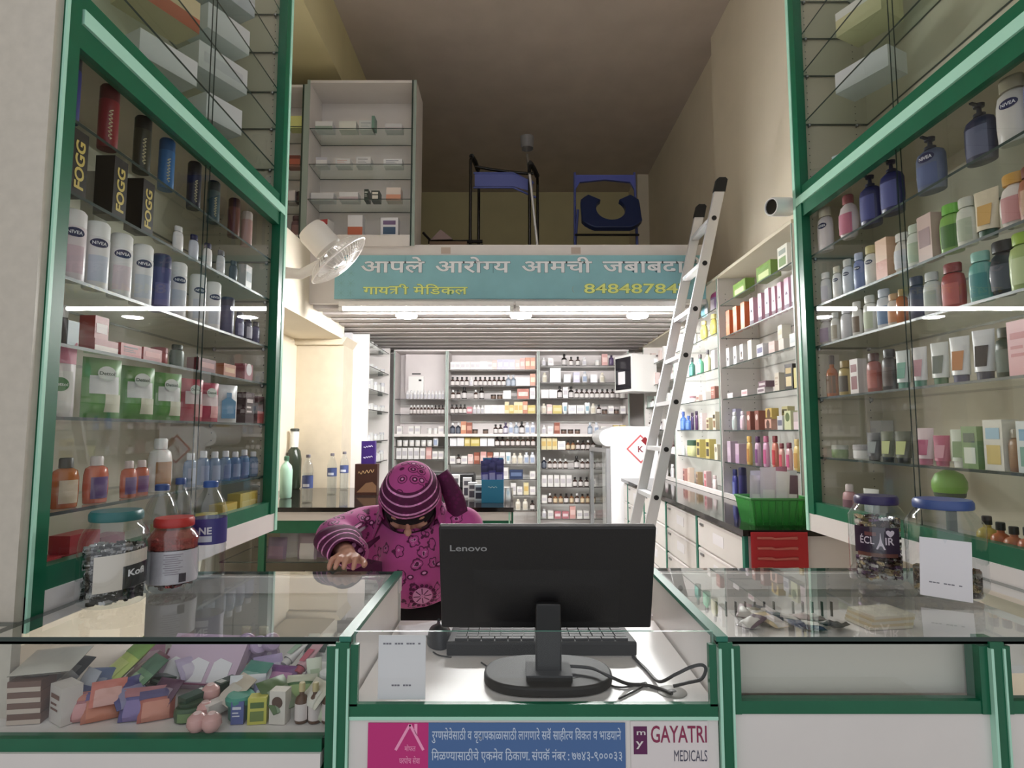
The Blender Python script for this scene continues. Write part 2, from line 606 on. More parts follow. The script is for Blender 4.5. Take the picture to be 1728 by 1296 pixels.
def side_case(sx, gx, y0, y1, levels, top, label):
    """glass-fronted wall showcase; sx=-1 left, +1 right; gx = |x| of the glass plane; levels = (lower shelves, rail z, upper shelves)"""
    lower, rz, upper = levels
    dep = 0.34
    e = empty('wall_showcase', label, 'showcase', (sx * gx, (y0 + y1) / 2, Z_CNT - 0.03))
    ox, oy, oz = sx * gx, (y0 + y1) / 2, Z_CNT - 0.03

    def B(mb, xa, xb, ya, yb, za, zb, mi=0):
        a, b = sorted((sx * xa, sx * xb))
        return mb.box(a - ox, b - ox, ya - oy, yb - oy, za - oz, zb - oz, mi)

    zb = 0.99
    m = MB()
    B(m, gx + dep - 0.02, gx + dep, y0 + .02, y1, zb, top)                       # back
    m.build('back_panel', CASE_BACK, e)
    m = MB()
    B(m, gx + 0.0, gx + dep, y1 - 0.02, y1, zb, top)
    B(m, gx + 0.01, gx + dep, y0, y0 + 0.02, zb, top)
    m.build('side_panel', CREAM_LAM, e)
    m = MB()
    B(m, gx - 0.004, gx + dep, y0, y1 - 0.0, zb, 1.062)
    m.build('plinth', WHITE_LAM, e)
    m = MB()
    B(m, gx - 0.006, gx + 0.03, y0, y0 + 0.044, zb, top)                          # near post
    B(m, gx - 0.006, gx + 0.03, y1 - 0.055, y1 + 0.004, 1.062, top)
    m.build('post', GREEN, e)
    m = MB()
    B(m, gx - 0.009, gx - 0.004, y1 - 0.012, y1 + 0.008, zb, top)
    if sx < 0:
        B(m, gx - 0.009, gx - 0.004, y0 - 0.002, y0 + 0.007, zb, top)
    m.build('mint_strip', MINT, e)
    m = MB()
    B(m, gx + 0.0, gx + 0.035, y0 + 0.05, y1 - 0.04, 1.062, 1.112)
    B(m, gx + 0.0, gx + 0.03, y0 + 0.05, y1 - 0.04, rz - 0.075, rz - 0.018)
    B(m, gx + 0.0, gx + 0.03, y0 + 0.05, y1 - 0.04, rz + 0.018, rz + 0.06)
    m.build('door_track', GREEN, e)
    m = MB()
    B(m, gx - 0.008, gx + 0.03, y0 + 0.05, y1 - 0.012, rz - 0.018, rz + 0.018)
    m.build('mid_rail', MINT, e)
    m = MB()
    B(m, gx + 0.03, gx + dep - .02, y0 + 0.02, y1 - 0.02, rz - 0.018, rz + 0.02)
    m.build('mid_board', CREAM_LAM, e)
    ym = (y0 + y1) / 2 + 0.02
    for za, zc in ((1.10, rz - 0.05), (rz + 0.05, top - 0.02)):
        for k, (ya, yb, off) in enumerate(((y0 + 0.045, ym + 0.005, 0.009), (ym - 0.005, y1 - 0.04, 0.018))):
            m = MB()
            xa, xb = sorted((sx * (gx + off) - ox, sx * (gx + off + 0.004) - ox))
            m.pane(xa, xb, ya - oy, yb - oy, za - oz, zc - oz)
            m.build('sliding_door', [GLASS, GEDGE], e)
    for z in list(lower) + list(upper):
        m = MB()
        xa, xb = sorted((sx * (gx + 0.03) - ox, sx * (gx + dep - 0.022) - ox))
        m.pane(xa, xb, y0 + 0.024 - oy, y1 - 0.024 - oy, z - 0.008 - oz, z - oz)
        sh = m.build('glass_shelf', [SHELF_GLASS, GEDGE], e)
        m = MB()
        for yy in (y1 - 0.028,):
            for xx in (gx + 0.06, gx + dep - 0.07):
                m.ball((sx * xx - ox, yy - oy, z - 0.009 - oz), 0.008, 8)
        m.build('shelf_pin', STEEL, sh)
    # peg holes down the far side panel
    m = MB()
    for xx in (gx + 0.06, gx + dep - 0.07):
        zz = 1.14
        while zz < top - 0.05:
            m.cbox((sx * xx - ox, y1 - 0.0203 - oy, zz - oz), (0.004, 0.0006, 0.004))
            zz += 0.032
    m.build('peg_holes', BLACK, e)
    return e


L_LOWER = (1.22, 1.435, 1.603, 1.76, 1.962, 2.135)
L_UPPER = (2.55, 2.735, 2.905, 3.09, 3.27)
R_LOWER = (1.297, 1.543, 1.76, 1.93, 2.152)
R_UPPER = (2.755, 2.98, 3.155, 3.33)
CASE_L = side_case(-1, 1.0, 1.22, 2.475, (L_LOWER, 2.362, L_UPPER), 3.46, 'tall green-framed glass showcase with sprays and soap pouches beside the fan')
CASE_R = side_case(1, 1.25, 1.14, 2.475, (R_LOWER, 2.40, R_UPPER), 3.46, 'tall green-framed glass showcase full of lotion and shampoo bottles')
# end wall beside the left showcase, facing the street
SIDEP = mat('grey_end_panel', srgb(196, 188, 176), 0.3, noise=0.05, scale=40)
struct('wall_left_front', MB().box(-1.95, -1.0005, 1.197, 1.2195, 0, 3.9), SIDEP)
struct('wall_right_front', MB().box(1.60, 1.95, 1.10, 1.136, 0, 3.9), SIDEP)

# ================================================================== FRONT COUNTERS
CZ = Z_CNT


def counter(name, label, x0, x1, y0, y1, shelf_z, strip_z, notch=None, posts=(), inner=WHITE_LAM):
    e = empty(name, label, 'counter', ((x0 + x1) / 2, (y0 + y1) / 2, 0))
    ox, oy = (x0 + x1) / 2, (y0 + y1) / 2

    def B(mb, xa, xb, ya, yb, za, zb, mi=0):
        return mb.box(xa - ox, xb - ox, ya - oy, yb - oy, za, zb, mi)
    m = MB()
    m.pane(x0 - ox, x1 - ox, y0 - oy, y1 - oy, CZ - 0.008, CZ)
    m.build('glass_top', [GLASS, GEDGE], e)
    m = MB()
    B(m, x0, x1, y0 + .003, y0 + 0.014, CZ - 0.014, CZ - 0.009)
    m.build('front_edge', DGREEN, e)
    return e, B, ox, oy


# --- left counter
LX0, LX1, LY0, LY1 = -1.30, -0.301, 1.112, 1.62
e, B, ox, oy = counter('display_counter', 'glass display counter crammed with soaps and sachets, under the candy jars', -0.989, LX1, LY0, LY1, .832, .81)
CNT_L = e
m = MB()
m.pane(LX0 - ox, -0.9895 - ox, LY0 - oy, 1.195 - oy, CZ - 0.008, CZ)
m.build('glass_wing', [GLASS, GEDGE], e)
m = MB(); B(m, LX0, -.3, LY0 + .003, LY0 + .014, CZ - 0.0135, CZ - 0.0085); m.build('wing_edge', DGREEN, e)
m = MB(); B(m, LX0, LX1 - .05, LY0 + .006, LY0 + .03, 0.813, 0.836); m.build('lower_rail', GREEN, e)
m = MB(); B(m, LX0, LX1 - .05, LY0 + .0, LY0 + .03, 0.787, 0.813); m.build('white_strip', WHITE_LAM, e)
m = MB(); B(m, LX0, LX1 - .05, LY0 + .004, LY0 + .03, 0.66, 0.787); m.build('skirting', GREEN, e)
m = MB(); B(m, LX0, LX1 - .05, LY0 + .01, LY0 + .03, 0.0, 0.66); m.build('front_panel', WHITE_LAM, e)
m = MB(); m.pane(LX0 - ox, -.345 - ox, LY0 + .012 - oy, LY0 + .016 - oy, .835, CZ - .009); m.build('front_glass', [GLASS, GEDGE], e)
m = MB(); B(m, LX0, LX1 - .005, LY0 + .03, LY1 - .02, 0.815, 0.835); m.build('display_board', WHITE_LAM, e)
m = MB(); B(m, LX0 + .31, LX1, LY1 - .03, LY1, CZ - .05, CZ - .0085); B(m, LX0 + .31, LX1, LY1 - .03, LY1, 0, .83); m.build('rear_rail', WHITE_LAM, e)
for k in range(3):
    xa = -0.985 + k * 0.225
    m = MB(); B(m, xa, xa + .235, LY1 - .02 + .006 * (k % 2), LY1 - .015 + .006 * (k % 2), .836, CZ - .05)
    m.build('rear_door', mat('frosted_panel', srgb(206, 204, 198), .3), e)
m = MB(); B(m, LX1 - .012, LX1 - .004, LY0 + .045, LY1 - .0, 0, CZ - .009); m.build('end_panel', WHITE_LAM, e)
m = MB(); B(m, LX1 - .02, LX1 + .0015, LY0 - .001, LY1 + .001, CZ - .0082, CZ + .0012); m.build('teal_edge', TEAL, e)
m = MB(); B(m, -.345, -.327, LY0 + .004, LY0 + .04, 0, CZ - .018); m.build('post', GREEN, e)
m = MB(); B(m, -.327, -.3015, LY0 - .002, LY0 + .044, 0, CZ - .009); m.build('corner_post', GREEN, e)
m = MB(); B(m, -.3265, -.321, LY0 - .005, LY0 + .01, 0, CZ - .02); B(m, -.3045, -.3005, LY0 - .005, LY0 + .01, 0, CZ - .02); m.build('mint_strip', MINT, e)
m = MB(); m.add([(-1.29 - ox, LY0 + .06 - oy, .99), (-1.0 - ox, LY0 + .06 - oy, .99)], [])
# --- right counter
RX0, RX1, RY0, RY1 = 0.381, 1.40, 1.112, 1.66
e, B, ox, oy = counter('display_counter', 'glass display counter nearly empty, under the two blue-lidded jars', RX0, 1.239, RY0, RY1, .832, .81)
CNT_R = e
m = MB(); m.pane(1.240 - ox, RX1 + .2 - ox, RY0 - oy, 1.135 - oy, CZ - 0.008, CZ); m.build('glass_wing', [GLASS, GEDGE], e)
m = MB(); B(m, RX0, RX1 + .2, RY0 + .003, RY0 + .014, CZ - .0135, CZ - .0085); m.build('wing_edge', DGREEN, e)
m = MB(); B(m, RX0 + .03, RX1, RY0 + .006, RY0 + .03, 0.880, 0.903); m.build('lower_rail', GREEN, e)
m = MB(); B(m, RX0 + .03, RX1, RY0 + .008, RY0 + .03, 0.0, 0.880); m.build('front_panel', WHITE_LAM, e)
m = MB(); m.pane(RX0 + .042 - ox, .872 - ox, RY0 + .012 - oy, RY0 + .016 - oy, .90, CZ - .009); m.pane(.90 - ox, RX1 - ox, RY0 + .012 - oy, RY0 + .016 - oy, .90, CZ - .009); m.build('front_glass', [GLASS, GEDGE], e)
m = MB(); B(m, RX0 + .013, 1.24, RY0 + .05, RY1 - .03, 0.935, 0.95); m.build('display_board', WHITE_LAM, e)
m = MB(); B(m, RX0 + .04, .875, RY0 + .046, RY0 + .05, 0.90, 1.0); m.build('divider_board', mat('pale_board', srgb(206, 200, 190), .4), e)
m = MB(); B(m, RX0, 1.24, RY1 - .03, RY1, CZ - .05, CZ - .0085); B(m, RX0, 1.24, RY1 - .03, RY1, 0, .9); m.build('rear_rail', WHITE_LAM, e)
for k in range(2):
    m = MB(); B(m, .39 + k * .41, .82 + k * .41, RY1 - .02 + .006 * k, RY1 - .015 + .006 * k, .9, CZ - .05)
    m.build('rear_door', mat('frosted_panel', srgb(206, 204, 198), .3), e)
m = MB(); B(m, RX0 + .004, RX0 + .012, RY0 + .045, RY1, 0, CZ - .009); m.build('end_panel', WHITE_LAM, e)
m = MB(); B(m, RX0 - .0015, RX0 + .02, RY0 - .001, RY1 + .001, CZ - .0082, CZ + .0012); m.build('teal_edge', TEAL, e)
for xa in (RX0 + .002, .886):
    m = MB(); B(m, xa, xa + .026, RY0 - .002, RY0 + .044, 0, CZ - .009); m.build('corner_post', GREEN, e)
    m = MB(); B(m, xa + .026, xa + .042, RY0 + .004, RY0 + .04, .88, CZ - .018); (B(m, xa - .016, xa, RY0 + .004, RY0 + .04, .88, CZ - .018) if xa > .5 else None); m.build('post', GREEN, e)
    m = MB(); B(m, xa - .0005, xa + .0045, RY0 - .005, RY0 + .01, 0, CZ - .02); B(m, xa + .0225, xa + .0265, RY0 - .005, RY0 + .01, 0, CZ - .02); m.build('mint_strip', MINT, e)
m = MB()
for k in range(13):
    xa = .50 + k * .0235
    if k == 7:
        continue
    B(m, xa, xa + .003, RY0 + .345, RY0 + .352, .9505, .985)
m.build('tray_divider', BLACK, e)

# --- centre desk between the counters
e = empty('cash_desk', 'low white cash desk with glass front between the two display counters', 'desk', (0.04, 1.35, 0))
DESK = e
DX0, DX1, DY0, DY1, DZ = -.2995, .3795, 1.118, 1.60, .896
g = MB(); g.pane(DX0 + .004 - .04, DX1 - .004 - .04, DY0 - 1.35, DY0 + .005 - 1.35, DZ - .004, 1.028); g.build('glass_front', [GLASS, GEDGE_L], e)
def B(mb, xa, xb, ya, yb, za, zb, mi=0):
    return mb.box(xa - .04, xb - .04, ya - 1.35, yb - 1.35, za, zb, mi)
m = MB(); B(m, DX0, DX1, DY0 + .006, DY1, DZ - .02, DZ); m.build('desk_top', WHITE_LAM, e)
m = MB(); B(m, DX0, DX1, DY0 - .006, DY0 + .0055, .878, DZ + .004); m.build('green_rail', GREEN, e)
m = MB(); B(m, DX0, DX1, DY0 - .007, DY0 + .0055, .872, .878); m.build('mint_strip', MINT, e)
m = MB(); B(m, DX0, DX1, DY0 - .004, DY0 + .02, 0, .872); m.build('front_panel', WHITE_LAM, e)
m = MB(); B(m, DX0, DX0 + .014, DY0 - .006, DY0 + .0055, DZ, 1.006); B(m, DX1 - .014, DX1, DY0 - .006, DY0 + .0055, DZ, 1.006); m.build('green_post', GREEN, e)
m = MB(); B(m, DX0 + .15, DX1 - .15, DY1 - .04, DY1 - .02, 0, DZ - .021); m.build('rear_panel', WHITE_LAM, e)

# banner on the desk front
e = empty('shop_banner', 'pink and blue printed strip with Marathi lettering on the cash desk front', 'banner', (-.03, DY0 - .0045, .79))
bx0, bx1, bz0, bz1 = x_at(620, 1.11, .82), x_at(1056, 1.11, .82), .785, .867
PINKB = mat('banner_pink', srgb(196, 44, 122), .5)
BLUEB = mat('banner_blue', srgb(74, 108, 160), .5)
xs = bx0 + (bx1 - bx0) * .235
MB().box(bx0 + .03, xs + .03, -.0015, 0, bz0 - .79, bz1 - .79).build('pink_panel', PINKB, e)
MB().box(xs + .03, bx1 + .03, -.0015, 0, bz0 - .79, bz1 - .79).build('blue_panel', BLUEB, e)
k = MB()
W = bx1 - xs - .014
dev_line(k, ['रु', ('h', 'ग', .62), 'णसेवेसाठी', ' ', 'व', ' ', 'वृद', ('sub', 'ध'), 'ापकाळासाठी', ' ', 'लागणारे', ' ', 'सव', ('over', 'ॅ', -.02), ' ', 'साही', ('h', 'त', .64), 'य', ' ', 'विकत'.replace('वि', 'िव'), ' ', 'व', ' ', 'भाड', 'याने'], xs + .03 + .006, .838 - .79, .0165, .008, W, -.0019)
dev_line(k, ['िमळ', ('h', 'ण', .66), 'यासाठीचे', ' ', 'एकमेव', ' ', 'िठकाण.', ' ', 'संपक', ('over', 'ॅ', -.02), ' ', 'नंबर', ' ', ':', ' ', '७७४३-९०००३३'], xs + .03 + .006, .802 - .79, .0165, .008, W, -.0019)
k.build('lettering', mat('banner_text', srgb(196, 208, 228), .6), e)
k = MB()
cx, cz = xs + .03 - .034, .8655 - .79
for a, b in (((cx, cz - .001), (cx - .026, cz - .046)), ((cx, cz - .001), (cx + .025, cz - .046))):
    d = Vector((b[0] - a[0], 0, b[1] - a[1])).normalized()
    nrm = Vector((-d.z, 0, d.x)) * .0025
    A, Bv = Vector((a[0], -.0019, a[1])), Vector((b[0], -.0019, b[1]))
    k.add([A - nrm, A + nrm, Bv + nrm, Bv - nrm], [(0, 1, 2, 3)])
k.add([(cx + .008, -.0019, cz), (cx + .0135, -.0019, cz), (cx + .0135, -.0019, cz - .022), (cx + .008, -.0019, cz - .012)], [(0, 1, 2, 3)])
dev_line(k, ['मोफत'], cx - .0095, .818 - .79, .009, .006, .02, -.0019)
dev_line(k, ['घरपोच', ' ', 'सेवा'], cx - .019, .796 - .79, .0105, .006, .038, -.0019)
k.build('house_emblem', mat('banner_rose', srgb(246, 160, 200), .6), e)
# shop sign beside it
e = empty('shop_sticker', 'white sticker with maroon and grey shop lettering on the cash desk front', 'sticker', (.30, DY0 - .0045, .79))
gx0 = x_at(1068, 1.11, .82) - .30
gx1 = x_at(1194, 1.11, .82) - .30
MB().box(gx0 - .003, gx1 + .002, -.001, 0, -.003, .08).build('sticker_sheet', mat('sticker_white', srgb(226, 218, 218), .6), e)
k = MB(); add_text(k, 'GAYATRI', gx0 + .034, .043, .030, .012, gx1 - gx0 - .034, -.0014); k.build('lettering', mat('maroon_ink', srgb(142, 48, 84), .6), e)
k = MB(); add_text(k, 'MEDICALS', gx0 + .076, .010, .020, .001, gx1 - gx0 - .076, -.0014); k.build('small_lettering', mat('grey_ink', srgb(74, 74, 92), .6), e)
k = MB(); k.add([(gx0 + .002, -.0014, .022), (gx0 + .027, -.0014, .022), (gx0 + .027, -.0014, .071), (gx0 + .002, -.0014, .071)], [(0, 1, 2, 3)])
k.build('emblem', mat('plum_ink', srgb(96, 34, 84), .6), e)
k = MB(); add_text(k, 'm', gx0 + .008, .056, .010, .01, .016, -.0018); add_text(k, 'y', gx0 + .006, .036, .014, .01, .014, -.0018); k.build('emblem_lines', mat('sticker_white', srgb(226, 218, 218), .6), e)
# paper card behind the desk glass
e = empty('payment_card', 'white paper card with two lines of small print behind the desk glass', 'card', (x_at(678, 1.127, .95), 1.1275, DZ + .004))
wc = x_at(718, 1.127, .95) - x_at(638, 1.127, .95)
MB().box(-wc / 2, wc / 2, -.0008, .0008, 0.002, .118).build('sheet', PAPER, e)
k = MB()
for zz, ww, nn in ((.1015, wc * .8, 13), (.026, wc * .42, 7)):            # print too small to read
    for q in range(nn):
        if q % 4 != 3:
            xa = -ww / 2 + ww * q / nn
            k.add([(xa, -.0012, zz), (xa + ww / nn * .8, -.0012, zz), (xa + ww / nn * .8, -.0012, zz + .003), (xa, -.0012, zz + .003)], [(0, 1, 2, 3)])
k.build('small_print', mat('grey_print', srgb(120, 116, 128), .7), e)

# ================================================================== BACK CABINETS, SHELVES, INNER COUNTER
GREYL = mat('grey_laminate', srgb(214, 206, 205), .45, noise=.03, scale=6)
POSTG = mat('grey_green_edge', srgb(150, 164, 156), .4)
DARKSH = mat('dark_shelf_edge', srgb(74, 68, 68), .4)
BY = 6.40
BACK_LEVELS = {
    'left': (.55, .72, .90, 1.102, 1.244, 1.380, 1.596, 1.766),
    'middle': (.546, .713, .883, 1.05, 1.245, 1.381, 1.604, 1.767, 1.914, 2.096),
    'right': (.455, .621, .80, .999, 1.205, 1.380, 1.602, 1.776, 1.95, 2.142)}
BACK_X = {'left': (-1.315, -.722), 'middle': (-.722, .292), 'right': (.292, 1.30)}


def back_cabinet(key, label):
    x0, x1 = BACK_X[key]
    e = empty('medicine_cabinet', label, 'cabinet', ((x0 + x1) / 2, BY, 0), group=None)
    ox = (x0 + x1) / 2

    def B(mb, xa, xb, ya, yb, za, zb):
        return mb.box(xa - ox, xb - ox, ya, yb, za, zb)
    m = MB(); B(m, x0, x1, .34, .36, 0, 2.315); m.build('back_panel', GREYL, e)
    m = MB(); B(m, x0 + .001, x0 + .017, 0, .34, 0, 2.3); B(m, x1 - .017, x1 - .001, 0, .34, 0, 2.3); m.build('side_panel', GREYL, e)
    m = MB(); B(m, x0, x1, 0, .34, 2.296, 2.315); m.build('top_board', GREYL, e)
    m = MB(); B(m, x0 + .002, x0 + .016, -.006, 0, 0, 2.3); B(m, x1 - .016, x1 - .002, -.006, 0, 0, 2.3); m.build('edge_strip', POSTG, e)
    for z in BACK_LEVELS[key]:
        thick = abs(z - 1.38) < .003
        m = MB()
        if thick:
            B(m, x0 + .017, x1 - .017, -.004, .34, z - .03, z)
            m.build('main_shelf', WHITE_LAM, e)
        else:
            m.pane(x0 + .017 - ox, x1 - .017 - ox, .02, .335, z - .008, z)
            m.build('glass_shelf', [SHELF_GLASS, DARKSH], e)
    m = MB(); B(m, x0 + .017, x1 - .017, .0, .34, .02, .06); m.build('bottom_board', GREYL, e)
    return e


cab = back_cabinet('left', 'grey medicine cabinet at the back wall with a white meter box inside')
m = MB().box(-.20, .278, .2, .215, 1.84, 2.29); m.build('meter_panel', GREYL, cab)
back_cabinet('middle', 'wide glass-shelved medicine cabinet in the middle of the back wall')
back_cabinet('right', 'glass-shelved medicine cabinet at the back wall beside the fridge')
# meter box
e = empty('meter_box', 'small white meter box with a dark slot on the back cabinet', 'box', (-1.09, BY + .2, 1.93))
MB().box(-.085, .085, -.05, -.001, -.10, .10).build('case', WHITEP, e)
MB().box(-.055, .045, -.005, -.001, .125, .14).build('slot', BLACK, e)
MB().box(.03, .062, -.053, -.05, .045, .065).build('display', BLACK, e)
MB().box(-.055, -.045, -.053, -.05, -.07, -.06).build('lamp', BLACK, e)

# right-hand open shelving
RS_X, RS_D = 1.44, .29
R_UNITS = {'near': (2.90, 4.0, (2.28, 2.05, 1.842, 1.625, 1.412, 1.198), 2.472),
           'middle': (4.0, 5.12, (2.281, 2.103, 1.852, 1.640, 1.416, 1.202), 2.472),
           'far': (5.12, 6.30, (2.10, 1.88, 1.66, 1.42, 1.20), 2.32)}
RC_Z = .96


def right_unit(key, label):
    y0, y1, levels, top = R_UNITS[key]
    e = empty('open_shelf_unit', label, 'shelf unit', (RS_X + RS_D / 2, (y0 + y1) / 2, RC_Z))
    ox, oy, oz = RS_X + RS_D / 2, (y0 + y1) / 2, RC_Z

    def B(mb, xa, xb, ya, yb, za, zb):
        return mb.box(xa - ox, xb - ox, ya - oy, yb - oy, za - oz, zb - oz)
    m = MB(); B(m, RS_X + RS_D - .014, RS_X + RS_D, y0, y1, RC_Z, top); m.build('back_panel', WHITE_LAM, e)
    m = MB(); B(m, RS_X, RS_X + RS_D - .014, y0 + .001, y0 + .019, RC_Z, top); B(m, RS_X, RS_X + RS_D - .014, y1 - .019, y1 - .001, RC_Z, top); m.build('side_panel', WHITE_LAM, e)
    m = MB(); B(m, RS_X - .004, RS_X + RS_D, y0, y1, top, top + .02); m.build('top_board', CREAM_LAM, e)
    m = MB(); B(m, RS_X - .005, RS_X, y0 + .001, y0 + .007, RC_Z, top); B(m, RS_X - .005, RS_X, y1 - .007, y1 - .001, RC_Z, top); m.build('edge_strip', POSTG, e)
    m = MB(); B(m, RS_X - .002, RS_X + .02, y0 + .02, y1 - .02, RC_Z, RC_Z + .03); m.build('bottom_rail', WHITE_LAM, e)
    for z in levels:
        m = MB(); m.pane(RS_X + .012 - ox, RS_X + RS_D - .016 - ox, y0 + .02 - oy, y1 - .02 - oy, z - .007 - oz, z - oz)
        m.build('glass_shelf', [SHELF_GLASS, GEDGE], e)
    m = MB()
    zz = RC_Z + .2
    while zz < top - .1:
        for xx in (RS_X + .05, RS_X + RS_D - .06):
            m.cbox((xx - ox, y1 - .0195 - oy, zz - oz), (.005, .0008, .005))
        zz += .04
    m.build('peg_holes', BLACK, e)
    return e


right_unit('near', 'white open shelf unit nearest the right showcase with fairness creams and powders')
right_unit('middle', 'white open shelf unit half hidden by the ladder')
right_unit('far', 'white open shelf unit farthest back beside the fridge')

# granite counter on drawers
e = empty('drawer_counter', 'white drawer counter with a black granite top below the open shelves', 'counter', (1.3, 4.2, 0))
DC = e
MB().box(1.045 - 1.3, 1.739 - 1.3, 2.665 - 4.2, 5.60 - 4.2, .93, .958).build('granite_top', GRANITE, e)
MB().box(1.075 - 1.3, 1.73 - 1.3, 2.69 - 4.2, 5.58 - 4.2, .0, .93).build('carcass', WHITE_LAM, e)
cols = [2.70, 3.38, 4.05, 4.72, 5.38, 5.58]
for i in range(5):
    ya, yb = cols[i], cols[i + 1]
    MB().box(1.058 - 1.3, 1.076 - 1.3, ya - .014 - 4.2, ya + .014 - 4.2, 0, .93).build('green_divider', TEAL, e)
    for k in range(5):
        z1 = .915 - k * .165
        d = MB().box(1.062 - 1.3, 1.078 - 1.3, ya + .018 - 4.2, yb - .018 - 4.2, z1 - .155, z1).build('drawer', WHITE_LAM, e)
        bevel(d, .003)
        MB().box(1.0605 - 1.3, 1.063 - 1.3, ya + .02 - 4.2, yb - .02 - 4.2, z1 - .016, z1 - .008).build('finger_groove', GREYL, d)
        yc = (ya + yb) / 2 - 4.2
        if yb - ya > .4:
            MB().box(1.0605 - 1.3, 1.0625 - 1.3, yc - .075, yc + .075, z1 - .10, z1 - .045).build('label_holder', PAPER, d)
            MB().cbox((1.059 - 1.3, yb - .09 - 4.2, z1 - .03), (.008, .05, .012)).build('drawer_lock', STEEL, d)
# red poster hanging from the counter end
e = empty('toothbrush_poster', 'red hanging card with rows of pale toothbrushes under the green basket', 'poster', (1.24, 2.655, .95))
px0, px1 = x_at(1268, 2.65, .9) - 1.24, x_at(1364, 2.65, .9) - 1.24
MB().box(px0, px1, -.002, .002, -.25, .0).build('card', mat('poster_red', srgb(176, 34, 40), .5), e)
for k in range(5):
    z = -.025 - k * .045
    q = MB().tube([(px0 + .025, -.008, z), (px0 + .09, -.008, z), (px0 + .105, -.008, z - .004), (px1 - .075, -.008, z), (px1 - .05, -.008, z)], [.006, .006, .0045, .006, .007], 8)
    q.lathe([(0, -.006), (.017, -.006), (.017, -.002), (0, -.002)], 16, (px0 + .105, 0, z), rot=Matrix.Rotation(R(90), 3, 'X'))
    q.build('toothbrush', cm(226, 196, 150) if k > 2 else cm(200, 96, 84), e)
    MB().lathe([(0, -.006), (.011, -.006), (.011, -.002), (0, -.002)], 14, (px1 - .022, 0, z), rot=Matrix.Rotation(R(90), 3, 'X')).build('badge', cm(214, 120, 104), e)

# left shelf unit beyond the column
LS_X, LS_Y0, LS_Y1 = -1.35, 5.43, 6.38
LS_LEVELS = (2.264, 2.033, 1.815, 1.617, 1.314, 1.10)
e = empty('open_shelf_unit', 'narrow white shelf unit beyond the beige column', 'shelf unit', (-1.43, 5.9, 0))
def B(mb, xa, xb, ya, yb, za, zb):
    return mb.box(xa + 1.43, xb + 1.43, ya - 5.9, yb - 5.9, za, zb)
m = MB(); B(m, -1.70, -1.69, LS_Y0, LS_Y1, 0, 2.325); m.build('back_panel', WHITE_LAM, e)
m = MB(); B(m, -1.69, LS_X, LS_Y0, LS_Y0 + .018, 0, 2.325); B(m, -1.69, LS_X, LS_Y1 - .018, LS_Y1, 0, 2.325); m.build('side_panel', WHITE_LAM, e)
for z in LS_LEVELS:
    m = MB(); m.pane(-1.69 + 1.43, LS_X - .01 + 1.43, LS_Y0 + .02 - 5.9, LS_Y1 - .02 - 5.9, z - .008, z)
    sh = m.build('glass_shelf', [SHELF_GLASS, DARKSH], e)
    m = MB()
    for yy in (LS_Y0 + .16, LS_Y1 - .16):
        m.cbox((-1.42 + 1.43, yy - 5.9, z - .02), (.05, .014, .022))
    m.build('bracket', STEEL, sh)
struct('trim_6', MB().box(-1.69, -1.505, 5.38, 5.428, 0, 2.33), mat('cool_white_panel', srgb(214, 212, 214), .35))

# inner counter with the black top
IC_Z = .92
e = empty('inner_counter', 'black-topped glass counter across the shop behind the person', 'counter', (-.95, 4.4, 0))
def B(mb, xa, xb, ya, yb, za, zb):
    return mb.box(xa + .95, xb + .95, ya - 4.4, yb - 4.4, za, zb)
m = MB(); B(m, -1.91, .01, 3.745, 5.06, IC_Z - .028, IC_Z); m.build('granite_top', GRANITE, e)
m = MB(); B(m, -1.9, -.005, 3.765, 3.80, IC_Z - .085, IC_Z - .029); m.build('white_band', WHITE_LAM, e)
m = MB(); B(m, -1.9, -.005, 3.77, 3.80, IC_Z - .165, IC_Z - .086); B(m, -1.9, -.005, 3.77, 3.8, .3, .36); B(m, -.05, -.005, 3.768, 3.8, 0, IC_Z - .086); B(m, -1.62, -1.58, 3.768, 3.8, 0, IC_Z - .086); m.build('green_frame', GREEN, e)
m = MB(); B(m, -.30, -.05, 3.785, 3.8, .36, IC_Z - .16); m.build('green_panel', GREEN, e)
m = MB(); m.pane(-1.9 + .95, -.30 + .95, 3.782 - 4.4, 3.786 - 4.4, .36, IC_Z - .16); m.build('glass_front', [GLASS, GEDGE], e)
m = MB(); m.pane(-1.88 + .95, -.31 + .95, 3.80 - 4.4, 4.3 - 4.4, .562, .57); m.build('glass_shelf', [SHELF_GLASS, GEDGE], e)
m = MB(); B(m, -1.9, -.005, 4.31, 4.34, 0, IC_Z - .029); B(m, -1.9, -.005, 3.80, 4.31, .28, .30); m.build('back_panel', BEIGE, e)
m = MB(); B(m, -.004, .008, 3.77, 5.04, 0, IC_Z - .029); m.build('end_panel', GREEN, e)
m = MB(); B(m, -.022, -.012, 3.762, 3.768, 0, IC_Z - .029); m.build('mint_strip', MINT, e)
INNER = e

